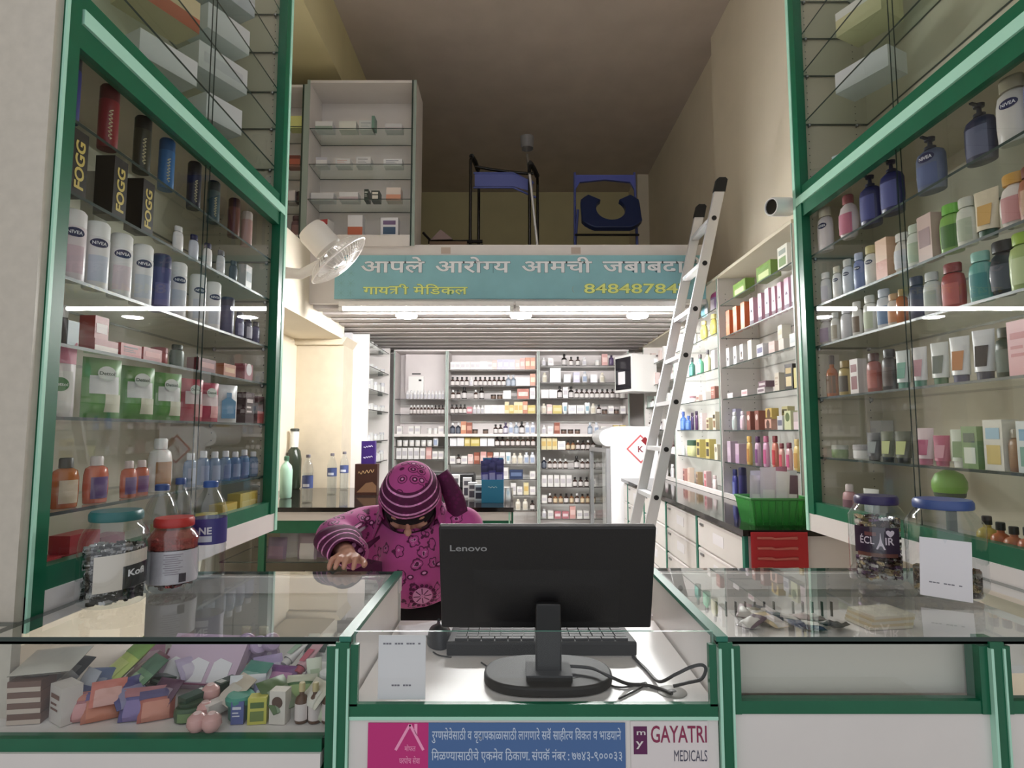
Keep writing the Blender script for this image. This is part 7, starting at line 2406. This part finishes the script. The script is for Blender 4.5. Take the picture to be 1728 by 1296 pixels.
x, y = g_at(1134, 1168, DZ)
e = empty('cable_grommet', 'grey round cable cover on the cash desk under the loop', 'grommet', (x, y, DZ + .0003))
MB().lathe([(.0, .0024), (.024, .0024), (.028, .0012), (.028, 0)], 24).build('disc', mat('grommet_grey', srgb(150, 146, 140), .4), e)
MB().lathe([(.0, .0027), (.008, .0027), (.009, .0022)], 14).build('slot', cm(60, 58, 58), e)
x, y = g_at(715, 1062, DZ)
e = empty('paper_sheets', 'white paper sheets lying on the desk beside the person', 'paper', (x + .02, y - .01, DZ + .0005), R(12))
m = MB()
vs, fs = [], []
for j in range(7):
    for i in range(9):
        vs.append((-.08 + .16 * i / 8, -.05 + .10 * j / 6, .0006 + .006 * (math.sin(i * .9 + j * .6) * .5 + .5)))
for j in range(6):
    for i in range(8):
        a = j * 9 + i
        fs.append((a, a + 1, a + 10, a + 9))
m.add(vs, fs, 0, True)
o = m.build('top_sheet', PAPER, e)
o.modifiers.new('thick', 'SOLIDIFY').thickness = .0005

# ================================================================== THE PERSON AT THE COUNTER
def blob(name, chains, voxel, smooth_n, mats, parent=None, extra=None, cut=None, squash=None):
    """one continuous skin grown over limbs given as chains of (point, radius)"""
    m = MB()
    for ch in chains:
        pts = [Vector(p) for p, _ in ch]
        rs = [r for _, r in ch]
        if len(pts) > 1:
            fine, fr = [], []
            for i in range(len(pts) - 1):
                for k in range(4):
                    t = k / 4
                    fine.append(pts[i].lerp(pts[i + 1], t))
                    fr.append(rs[i] * (1 - t) + rs[i + 1] * t)
            fine.append(pts[-1]); fr.append(rs[-1])
            m.tube(fine, fr, 14)
        for p, r in ch:
            m.ball(p, r, 14)
    for c, r, rot in (extra or []):
        k = MB().ball((0, 0, 0), r, 18)
        m.add([(rot @ Vector(v)) + Vector(c) if rot else Vector(v) + Vector(c) for v in k.v], k.f, 0, True)
    tmp = bpy.data.objects.new('tmp', m.mesh('tmp', mats[0]))
    C.objects.link(tmp)
    md = tmp.modifiers.new('skin', 'REMESH')
    md.mode = 'VOXEL'
    md.voxel_size = voxel
    md.use_smooth_shade = True
    sm = tmp.modifiers.new('smooth', 'SMOOTH')
    sm.factor = .5
    sm.iterations = smooth_n
    bpy.context.view_layer.update()
    me = bpy.data.meshes.new_from_object(tmp.evaluated_get(bpy.context.evaluated_depsgraph_get()))
    bpy.data.objects.remove(tmp)
    if cut:
        bm = bmesh.new()
        bm.from_mesh(me)
        for co, no in cut:
            bmesh.ops.bisect_plane(bm, geom=bm.verts[:] + bm.edges[:] + bm.faces[:], plane_co=co, plane_no=no, clear_outer=True)
        bm.to_mesh(me)
        bm.free()
    me.name = name
    me.materials.clear()
    for t in mats:
        me.materials.append(t)
    for p in me.polygons:
        p.use_smooth = True
    return link(name, me, parent)


# ---- cloth materials
def motif_cloth(name, base, dark, light, scale):
    m, N, L, B = new_mat(name)
    B.inputs['Roughness'].default_value = .85
    B.inputs['Sheen Weight'].default_value = .2
    tc = N.new('ShaderNodeTexCoord')
    vo = N.new('ShaderNodeTexVoronoi')
    vo.inputs['Scale'].default_value = scale
    vo.inputs['Randomness'].default_value = .75
    L.new(tc.outputs['Object'], vo.inputs['Vector'])
    v2 = N.new('ShaderNodeTexVoronoi')
    v2.inputs['Scale'].default_value = scale * 3.4
    L.new(tc.outputs['Object'], v2.inputs['Vector'])
    ad = N.new('ShaderNodeMath'); ad.operation = 'MULTIPLY_ADD'
    L.new(v2.outputs['Distance'], ad.inputs[0])
    ad.inputs[1].default_value = .22
    L.new(vo.outputs['Distance'], ad.inputs[2])
    rp = N.new('ShaderNodeValToRGB')
    el = rp.color_ramp.elements
    el[0].position, el[0].color = 0.0, (*light, 1)
    el[1].position, el[1].color = 1.0, (*base, 1)
    for pos, col in ((.12, light), (.15, dark), (.24, dark), (.27, light), (.30, base), (.40, base), (.42, dark), (.47, dark), (.50, base)):
        q = el.new(pos); q.color = (*col, 1)
    L.new(ad.outputs[0], rp.inputs['Fac'])
    nz = N.new('ShaderNodeTexNoise'); nz.inputs['Scale'].default_value = 9
    L.new(tc.outputs['Object'], nz.inputs['Vector'])
    bp = N.new('ShaderNodeBump'); bp.inputs['Strength'].default_value = .35; bp.inputs['Distance'].default_value = .02
    L.new(nz.outputs['Fac'], bp.inputs['Height'])
    L.new(bp.outputs['Normal'], B.inputs['Normal'])
    L.new(rp.outputs['Color'], B.inputs['Base Color'])
    return m


def band_cloth(name, bands, axis, base, top=None):
    """stripes across the local axis; bands = [(position 0..1, colour)] constant steps over a -0.15..0.15 m span"""
    m, N, L, B = new_mat(name)
    B.inputs['Roughness'].default_value = .85
    tc = N.new('ShaderNodeTexCoord')
    sp = N.new('ShaderNodeSeparateXYZ')
    L.new(tc.outputs['Object'], sp.inputs[0])
    mr = N.new('ShaderNodeMapRange')
    mr.inputs['From Min'].default_value = -.15
    mr.inputs['From Max'].default_value = .15
    L.new(sp.outputs[axis], mr.inputs['Value'])
    rp = N.new('ShaderNodeValToRGB')
    rp.color_ramp.interpolation = 'CONSTANT'
    el = rp.color_ramp.elements
    el[0].position, el[0].color = 0.0, (*bands[0][1], 1)
    el[1].position, el[1].color = bands[1][0], (*bands[1][1], 1)
    for pos, col in bands[2:]:
        q = el.new(pos); q.color = (*col, 1)
    L.new(mr.outputs['Result'], rp.inputs['Fac'])
    vo = N.new('ShaderNodeTexVoronoi'); vo.inputs['Scale'].default_value = 60
    L.new(tc.outputs['Object'], vo.inputs['Vector'])
    r2 = N.new('ShaderNodeValToRGB')
    r2.color_ramp.elements[0].position, r2.color_ramp.elements[0].color = .30, (1.5, 1.3, 1.5, 1)
    r2.color_ramp.elements[1].position, r2.color_ramp.elements[1].color = .42, (.85, .85, .85, 1)
    L.new(vo.outputs['Distance'], r2.inputs['Fac'])
    mx = N.new('ShaderNodeMix'); mx.data_type = 'RGBA'; mx.blend_type = 'MULTIPLY'
    mx.inputs['Factor'].default_value = .6
    L.new(rp.outputs['Color'], mx.inputs['A'])
    L.new(r2.outputs['Color'], mx.inputs['B'])
    last = mx.outputs['Result']
    if top is not None:
        v3 = N.new('ShaderNodeTexVoronoi'); v3.inputs['Scale'].default_value = 26; v3.inputs['Randomness'].default_value = .6
        L.new(tc.outputs['Object'], v3.inputs['Vector'])
        r3 = N.new('ShaderNodeValToRGB')
        e3 = r3.color_ramp.elements
        e3[0].position, e3[0].color = 0, (*PLITE, 1)
        e3[1].position, e3[1].color = 1, (*base, 1)
        for pos, col in ((.14, PLITE), (.17, PDARK), (.25, PDARK), (.28, base), (.36, base), (.39, PDARK), (.43, PDARK), (.46, base)):
            q = e3.new(pos); q.color = (*col, 1)
        L.new(v3.outputs['Distance'], r3.inputs['Fac'])
        gt = N.new('ShaderNodeMath'); gt.operation = 'GREATER_THAN'
        L.new(mr.outputs['Result'], gt.inputs[0]); gt.inputs[1].default_value = top
        m3 = N.new('ShaderNodeMix'); m3.data_type = 'RGBA'
        L.new(gt.outputs[0], m3.inputs['Factor'])
        L.new(last, m3.inputs['A']); L.new(r3.outputs['Color'], m3.inputs['B'])
        last = m3.outputs['Result']
    L.new(last, B.inputs['Base Color'])
    return m


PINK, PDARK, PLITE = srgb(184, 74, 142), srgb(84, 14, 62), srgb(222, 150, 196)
KURTA = motif_cloth('pink_floral_cloth', PINK, PDARK, PLITE, 19)
SCARF = band_cloth('pink_banded_scarf', [(0, PINK), (.615, PLITE), (.632, PDARK), (.652, PLITE), (.668, PDARK), (.735, PLITE), (.752, PDARK), (.815, PLITE), (.832, PDARK), (.85, PINK)], 'Z', PINK, .852)
CUFFM = band_cloth('banded_cuff', [(0, PDARK), (.40, PLITE), (.43, PDARK), (.52, PLITE), (.55, PDARK), (.66, PLITE), (.69, PDARK), (.78, PINK)], 'Y', PINK)
SKIN = mat('skin', srgb(206, 152, 130), .55, noise=.06, scale=40)
DARKCL = mat('black_cloth', srgb(24, 18, 22), .9, bump=.3)
MASKC = mat('dark_maroon_cloth', srgb(66, 30, 46), .9, noise=.45, scale=60, bump=.3)

Hc = Vector((-.338, 1.955, 1.168))
UP = Vector((.05, -.60, .80)).normalized()
FW = Vector((.05, -.80, -.60)).normalized()
SD = UP.cross(FW).normalized()
HR = Matrix((SD, -FW, UP)).transposed()          # local x = side, -y = face, z = crown


def HP(x, y, z):
    return Hc + HR @ Vector((x, y, z))


# limbs: the right arm reaches to the rear rail of the left counter, the other rests behind the monitor
shR, elR, wrR = Vector((-.515, 2.03, 1.075)), Vector((-.572, 1.90, 1.062)), Vector((-.480, 1.715, 1.048))
shL, elL, wrL = Vector((-.165, 2.03, 1.075)), Vector((-.105, 1.93, .93)), Vector((-.11, 1.66, .925))
hip = Vector((-.335, 2.33, .82))
chains = [
    [(hip, .13), (Vector((-.335, 2.20, .93)), .115), (Vector((-.337, 2.07, 1.05)), .105)],
    [(shR, .05), (Vector((-.34, 2.06, 1.075)), .07), (shL, .05)],
    [(Vector((-.338, 2.03, 1.10)), .052), (HP(0, .03, -.06), .052)],
    [(shR, .046), (elR, .038), (wrR, .026)],
    [(shL, .046), (elL, .038), (wrL, .026)],
]
for s in (-1, 1):
    x = -.335 + s * .085
    chains.append([(Vector((x, 2.33, .80)), .085), (Vector((x, 2.30, .46)), .055), (Vector((x, 2.35, .12)), .038), (Vector((x, 2.35, .05)), .036)])
    chains.append([(Vector((x, 2.36, .035)), .034), (Vector((x + s * .01, 2.22, .026)), .026)])
# right hand: palm behind the rail, four bent fingers over the edge, thumb at its inner side
kn = [(-.4965, 1.672, 1.046), (-.4765, 1.664, 1.0515), (-.4565, 1.664, 1.0515), (-.4370, 1.671, 1.047)]
ln = [.78, .98, 1.0, .90]
chains.append([(wrR, .024), (Vector((-.468, 1.688, 1.048)), .023)])
for (kx, ky, kz), l in zip(kn, ln):
    kv = Vector((kx, ky, kz))
    chains.append([(wrR.lerp(kv, .35), .015), (kv, .0105)])
    spread = (kx + .4667) * .10
    p1 = kv + Vector((spread, -.034 * l, .001))
    p2 = p1 + Vector((spread * .6, -.020 * l, -.0105))
    p3 = p2 + Vector((0, -.010 * l, -.0085))
    p2.z = max(p2.z, CZ + .0098); p3.z = max(p3.z, CZ + .0078)
    chains.append([(kv, .0098), (p1, .0085), (p2, .0077), (p3, .0066)])
chains.append([(Vector((-.455, 1.705, 1.038)), .014), (Vector((-.428, 1.690, 1.034)), .0105), (Vector((-.415, 1.668, 1.031)), .0088), (Vector((-.412, 1.648, 1.0295)), .0075)])
# left hand flat on the desk behind the monitor
hz = DZ + .013
chains.append([(wrL, .024), (Vector((-.108, 1.60, hz + .012)), .022)])
for k in range(4):
    b = Vector((-.130 + .0205 * k, 1.575, hz + .008))
    chains.append([(Vector((-.118 + .007 * k, 1.62, hz + .014)), .014), (b, .0105), (b + Vector((-.004 + .003 * k, -.03, .002)), .0085), (b + Vector((-.006 + .004 * k, -.052, -.003)), .0075), (b + Vector((-.006 + .004 * k, -.066 + .006 * abs(k - 1.5), -.006)), .0066)])
chains.append([(Vector((-.125, 1.635, hz + .010)), .013), (Vector((-.150, 1.61, hz + .003)), .010), (Vector((-.163, 1.588, hz - .001)), .0085)])
extra = [
    (HP(0, .005, .02), (.074, .094, .100), HR),
    (HP(0, -.022, -.045), (.058, .066, .062), HR),
    (HP(0, -.060, -.085), (.030, .026, .024), HR),
    (HP(0, -.092, -.012), (.0105, .014, .028), HR),
    (HP(0, -.106, -.034), (.014, .015, .012), HR),
    (HP(.031, -.083, .014), (.024, .012, .008), HR), (HP(-.031, -.083, .014), (.024, .012, .008), HR),
    (HP(.040, -.070, -.030), (.022, .016, .018), HR), (HP(-.040, -.070, -.030), (.022, .016, .018), HR),
    (HP(0, -.088, -.060), (.022, .010, .006), HR), (HP(0, -.086, -.070), (.019, .010, .006), HR),
    (HP(.076, .010, -.012), (.008, .018, .030), HR), (HP(-.076, .010, -.012), (.008, .018, .030), HR),
]
person = blob('person', chains, .0036, 4, [SKIN], None, extra)
tag(person, 'person in a pink floral headscarf and top leaning over behind the left counter', 'person')
# face details
for s in (-1, 1):
    m = MB().ball((0, 0, 0), (.0125, .0085, .0075), 14)
    o = m.build('eye', mat('eye_white', srgb(214, 206, 200), .25), person)
    o.matrix_world = Matrix.Translation(HP(s * .031, -.0815, .000)) @ HR.to_4x4()
    m = MB().ball((0, -.0045, -.003), (.0052, .0050, .0052), 12)
    m.build('iris', mat('iris_brown', srgb(36, 22, 18), .2), o)
    m = MB()
    m.tube([HP(s * (.012 + .038 * t), -.0925 + .016 * t * t, .018 + .007 * math.sin(t * 2.6)) for t in (0, .25, .5, .75, 1)], [.002, .003, .003, .0025, .001], 6)
    m.build('eyebrow', mat('brow_black', srgb(22, 16, 14), .8), person)
    m = MB()
    m.tube([HP(s * (.018 + .027 * t), -.0905 + .006 * t, .0045 + .004 * math.sin(t * PI)) for t in (0, .25, .5, .75, 1)], .0022, 6)
    m.build('eyelid', SKIN, person)
m = MB()
m.tube([HP(-.022 + .044 * t, -.0945 - .002 * math.sin(t * PI), -.0635 - .002 * math.sin(t * PI)) for t in (0, .2, .4, .6, .8, 1)], [.001, .0035, .0045, .0045, .0035, .001], 8)
m.build('lips', mat('lip', srgb(138, 76, 72), .5), person)
# nails on the gripping hand
for (kx, ky, kz), l in zip(kn, ln):
    spread = (kx + .4667) * .16
    m = MB().ball((0, 0, 0), (.0050, .0055, .0018), 10)
    o = m.build('nail', mat('nail', srgb(196, 146, 132), .3), person)
    o.matrix_world = Matrix.Translation((kx + spread, ky - .0625 * l, CZ + .0128)) @ Matrix.Rotation(R(52), 4, 'X')

# ---- kurta: one loose garment with wide sleeves
sl = wrR + Vector((.0, .035, -.004))
kch = [
    [(Vector((-.335, 2.36, .83)), .165), (Vector((-.335, 2.20, .95)), .145), (Vector((-.337, 2.08, 1.045)), .130)],
    [(shR + Vector((.01, .01, 0)), .070), (Vector((-.42, 2.05, 1.07)), .085), (Vector((-.338, 2.06, 1.075)), .09), (Vector((-.25, 2.05, 1.07)), .085), (shL + Vector((-.01, .01, 0)), .070)],
    [(shR, .068), (shR.lerp(elR, .5), .066), (elR, .062), (elR.lerp(sl, .45) + Vector((0, 0, -.004)), .058), (sl + Vector((.0, .03, -.006)), .050)],
    [(shL, .068), (shL.lerp(elL, .5), .064), (elL, .056), (wrL + Vector((0, .07, .0)), .045)],
    [(Vector((-.338, 1.99, 1.06)), .085), (Vector((-.337, 1.965, .99)), .105), (Vector((-.336, 1.985, .93)), .12), (Vector((-.335, 2.03, .90)), .13)],
    [(Vector((-.44, 2.03, 1.02)), .08), (Vector((-.45, 2.02, .94)), .075)],
    [(Vector((-.24, 2.03, 1.02)), .08), (Vector((-.225, 2.02, .93)), .08)],
    [(Vector((-.335, 2.33, .85)), .17), (Vector((-.335, 2.22, .74)), .18), (Vector((-.335, 2.22, .62)), .18)],
    [(HP(0, .035, -.07), .085), (Vector((-.338, 2.03, 1.085)), .10)],
]
kurta = blob('kurta', kch, .008, 7, [KURTA], person, None, [((0, 2.0, .845), (0, .15, -1)), ])
kurta.modifiers.new('cloth', 'SOLIDIFY').thickness = .004
# striped wide cuff falling over the wrist
cd_ = (wrR - elR).normalized()
m = MB()
a_ = cd_.cross(Vector((0, 0, 1))).normalized()
b_ = a_.cross(cd_).normalized()
n = 28
vs = []
for j in range(11):
    t = j / 10
    c = elR.lerp(wrR, .34 + .68 * t)
    for i in range(n):
        an = 2 * PI * i / n
        r = (.066 - .020 * t) * (1 + .05 * math.sin(3 * an + 4 * t))
        v = a_ * math.cos(an) * r * 1.12 + b_ * math.sin(an) * r * (.88 if math.sin(an) > 0 else .62)
        vs.append(c + v)
fs = []
for j in range(10):
    for i in range(n):
        i2 = (i + 1) % n
        fs.append((j * n + i, j * n + i2, (j + 1) * n + i2, (j + 1) * n + i))
o_c = elR.lerp(wrR, .70)
CM = Matrix((a_, cd_, b_)).transposed()
vs = [CM.transposed() @ (v - o_c) for v in vs]
m.add(vs, fs, 0, True)
cuff = m.build('sleeve_cuff', CUFFM, person)
cuff.matrix_world = Matrix.Translation(o_c) @ CM.to_4x4()
cuff.modifiers.new('cloth', 'SOLIDIFY').thickness = .004
# wide folded sleeve hanging inside the arm
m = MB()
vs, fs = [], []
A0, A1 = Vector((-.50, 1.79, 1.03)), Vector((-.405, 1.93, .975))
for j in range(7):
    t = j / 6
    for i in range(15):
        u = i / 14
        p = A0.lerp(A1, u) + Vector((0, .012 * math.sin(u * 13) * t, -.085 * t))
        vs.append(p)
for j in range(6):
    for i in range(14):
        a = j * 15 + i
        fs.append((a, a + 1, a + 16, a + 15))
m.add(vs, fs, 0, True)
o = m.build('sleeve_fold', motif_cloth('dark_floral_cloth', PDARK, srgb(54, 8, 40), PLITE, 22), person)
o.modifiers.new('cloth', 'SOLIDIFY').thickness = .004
# ---- trousers
tch = []
for s in (-1, 1):
    x = -.335 + s * .085
    tch.append([(Vector((x, 2.32, .78)), .125), (Vector((x, 2.29, .46)), .095), (Vector((x, 2.35, .14)), .08), (Vector((x, 2.35, .075)), .08)])
tch.append([(Vector((-.42, 2.31, .80)), .12), (Vector((-.25, 2.31, .80)), .12)])
tch.append([(Vector((-.40, 2.12, .77)), .09), (Vector((-.335, 2.10, .77)), .09), (Vector((-.27, 2.12, .77)), .09)])
tch.append([(Vector((-.335, 2.12, .76)), .10), (Vector((-.335, 2.25, .5)), .10)])
blob('trousers', tch, .010, 5, [DARKCL], person, None, [((0, 0, .07), (0, 0, -1))])
for s in (-1, 1):
    x = -.335 + s * .085
    m = MB()
    m.prism([(x - .045, 2.40), (x + .045, 2.40), (x + .05, 2.28), (x + .04, 2.18), (x - .03, 2.18), (x - .045, 2.28)], .0, .012, 'z')
    m.tube([(x - .045, 2.26, .012), (x - .02, 2.25, .055), (x + .02, 2.25, .055), (x + .048, 2.26, .012)], .008, 8)
    m.build('sandal', mat('sandal_black', srgb(30, 26, 26), .6), person)

# ---- embroidered flowers and the hem medallion, sewn on the cloth where it faces the street
from mathutils.bvhtree import BVHTree
bvh = BVHTree.FromPolygons([v.co.copy() for v in kurta.data.vertices], [tuple(p.vertices) for p in kurta.data.polygons])


def sew(mb, flat, faces, mi):
    vs = []
    for x, z in flat:
        hit = bvh.ray_cast(Vector((x, 1.4, z)), Vector((0, 1, 0)))[0]
        if hit is None:
            return
        vs.append(hit + Vector((0, -.0058, .0)))
    mb.add(vs, faces, mi, True)


def ring2(mb, cx, cz, r0, r1, mi, n=18, a0=0, a1=360, k=1.0):
    pts = [(cx + r * math.cos(R(a0 + (a1 - a0) * i / n)), cz + k * r * math.sin(R(a0 + (a1 - a0) * i / n))) for r in (r0, r1) for i in range(n + 1)]
    sew(mb, pts, [(i, i + 1, n + 2 + i, n + 1 + i) for i in range(n)], mi)


def flower(mb, cx, cz, r, pet=5):
    for p in range(pet):
        a = R(90 + 360 * p / pet)
        ring2(mb, cx + r * .62 * math.cos(a), cz + r * .62 * math.sin(a), r * .22, r * .40, 0, 10)
        ring2(mb, cx + r * .62 * math.cos(a), cz + r * .62 * math.sin(a), r * .02, r * .20, 1, 8)
    ring2(mb, cx, cz, r * .02, r * .20, 0, 8)


m = MB()
flower(m, x_at(622, 1.92, 1.05), 1.046, .034)
flower(m, x_at(598, 1.9, 1.0), 1.022, .022, 4)
flower(m, x_at(618, 1.95, 1.1), 1.098, .022, 4)
for q in range(7):
    px = 606 + q * 22
    zc = .972 - .030 * math.sin(PI * q / 6) ** .8
    ring2(m, x_at(px, 1.88, .96), zc, .006, .011, 0, 10, k=.7)
    ring2(m, x_at(px, 1.88, .96), zc, .0005, .006, 1, 8, k=.7)
cx_, cz_ = x_at(712, 1.88, .88), .880
ring2(m, cx_, cz_, .040, .047, 0, 26)
for q in range(16):
    a = R(q * 22.5)
    ring2(m, cx_ + .036 * math.cos(a), cz_ + .036 * math.sin(a), .001, .0055, 0, 6)
ring2(m, cx_, cz_, .001, .029, 1, 22)
for q in range(8):
    a = R(q * 45)
    dx, dz = math.cos(a), math.sin(a)
    sew(m, [(cx_ + .006 * dx - .0012 * dz, cz_ + .006 * dz + .0012 * dx), (cx_ + .026 * dx - .0016 * dz, cz_ + .026 * dz + .0016 * dx), (cx_ + .026 * dx + .0016 * dz, cz_ + .026 * dz - .0016 * dx), (cx_ + .006 * dx + .0012 * dz, cz_ + .006 * dz - .0012 * dx)], [(0, 1, 2, 3)], 0)
m.build('flower_print', [mat('plum_thread', PDARK, .8), mat('pale_thread', PLITE, .8)], person, fix=False)

# ---- headscarf: dome with a face opening, long sides down to the shoulders
def shell(name, mt, rx, ry, rz, keep, off=(0, 0, 0), nu=48, nv=30, th=.004, wob=.0):
    m = MB()
    vs, fs = [], []
    for j in range(nv + 1):
        v = PI * j / nv
        for i in range(nu):
            u = 2 * PI * i / nu
            w = 1 + wob * math.sin(5 * u + 3 * v) * math.sin(v)
            vs.append((off[0] + rx * w * math.sin(v) * math.cos(u), off[1] + ry * w * math.sin(v) * math.sin(u), off[2] + rz * math.cos(v)))
    for j in range(nv):
        for i in range(nu):
            i2 = (i + 1) % nu
            q = (j * nu + i, (j + 1) * nu + i, (j + 1) * nu + i2, j * nu + i2)
            c = [sum(vs[t][k] for t in q) / 4 for k in range(3)]
            if keep(*c):
                fs.append(q)
    m.add(vs, fs, 0, True)
    bmq = m.mesh(name, mt)
    bm = bmesh.new(); bm.from_mesh(bmq)
    bmesh.ops.delete(bm, geom=[v for v in bm.verts if not v.link_faces], context='VERTS')
    bm.to_mesh(bmq); bm.free()
    o = link(name, bmq, person)
    o.matrix_world = Matrix.Translation(Hc) @ HR.to_4x4()
    o.modifiers.new('cloth', 'SOLIDIFY').thickness = th
    return o


def brow(x):
    return .040 - .9 * x * x * 1.4
shell('headscarf', SCARF, .104, .124, .126, lambda x, y, z: z > -.03 - .25 * max(0, y) and (y > -.012 or z > brow(x) or abs(x) > .088), (0, .008, .008), wob=.012)
shell('under_cap', DARKCL, .090, .107, .109, lambda x, y, z: z > -.004 - 1.6 * x * x and y < .04, (0, .004, .008))
shell('face_cloth', MASKC, .092, .118, .120, lambda x, y, z: (z < -.038 + 4.0 * x * x and y < .055 and z > -.113) , (0, .006, .0), wob=.02)
# side fall of the scarf: from the temples down round the neck to the shoulders
m = MB()
vs, fs = [], []
NU = 40
for j in range(9):
    t = j / 8
    for i in range(NU + 1):
        a = R(-118 + 236 * i / NU)          # opening at the face
        top = HP(.101 * math.sin(a), .008 + .108 * math.cos(a), -.020)
        bot = Vector((-.338 + .165 * math.sin(a), 2.03 + .115 * math.cos(a), 1.075 - .03 * abs(math.sin(a)) - (.05 if abs(a) > 1.6 else 0)))
        p = top.lerp(bot, t)
        f = 1 + .05 * math.sin(a * 9 + t * 3) * t
        c = Hc.lerp(Vector((-.338, 2.03, 1.08)), t)
        vs.append(c + (p - c) * f)
for j in range(8):
    for i in range(NU):
        a = j * (NU + 1) + i
        fs.append((a, a + 1, a + NU + 2, a + NU + 1))
m.add(vs, fs, 0, True)
o = m.build('scarf_fall', KURTA, person)
o.modifiers.new('cloth', 'SOLIDIFY').thickness = .005
# scarf bib under the chin, and the tail behind the ear
m = MB()
vs, fs = [], []
for j in range(10):
    t = j / 9
    for i in range(25):
        u = i / 24 * 2 - 1
        x = -.338 + u * (.105 + .055 * t)
        z = 1.075 - .165 * t - .045 * t * (1 - abs(u)) + .03 * (abs(u) ** 2) * (1 - t)
        y = 1.885 + .05 * t + .10 * u * u + .012 * math.sin(u * 9 + t * 4) * (.3 + t) - .030 * math.sin(t * PI)
        vs.append((x, y, z))
for j in range(9):
    for i in range(24):
        a = j * 25 + i
        fs.append((a, a + 1, a + 26, a + 25))
m.add(vs, fs, 0, True)
o = m.build('scarf_bib', KURTA, person)
o.modifiers.new('cloth', 'SOLIDIFY').thickness = .005
m = MB()
vs, fs = [], []
for j in range(13):
    t = j / 12
    wd = .030 * math.sin(PI * (.12 + .80 * t)) ** .7
    for i in range(9):
        u = i / 8 * 2 - 1
        vs.append((-.238 + .060 * t + .018 * math.sin(t * PI) + u * wd, 1.985 + .03 * t - .018 * (1 - u * u), 1.262 - .215 * t + .010 * u * (1 - t)))
for j in range(12):
    for i in range(8):
        a = j * 9 + i
        fs.append((a, a + 1, a + 10, a + 9))
m.add(vs, fs, 0, True)
o = m.build('scarf_tail', band_cloth('tail_bands', [(0, PDARK), (.0, PDARK)], 'X', PDARK), person)
o.modifiers.new('cloth', 'SOLIDIFY').thickness = .006
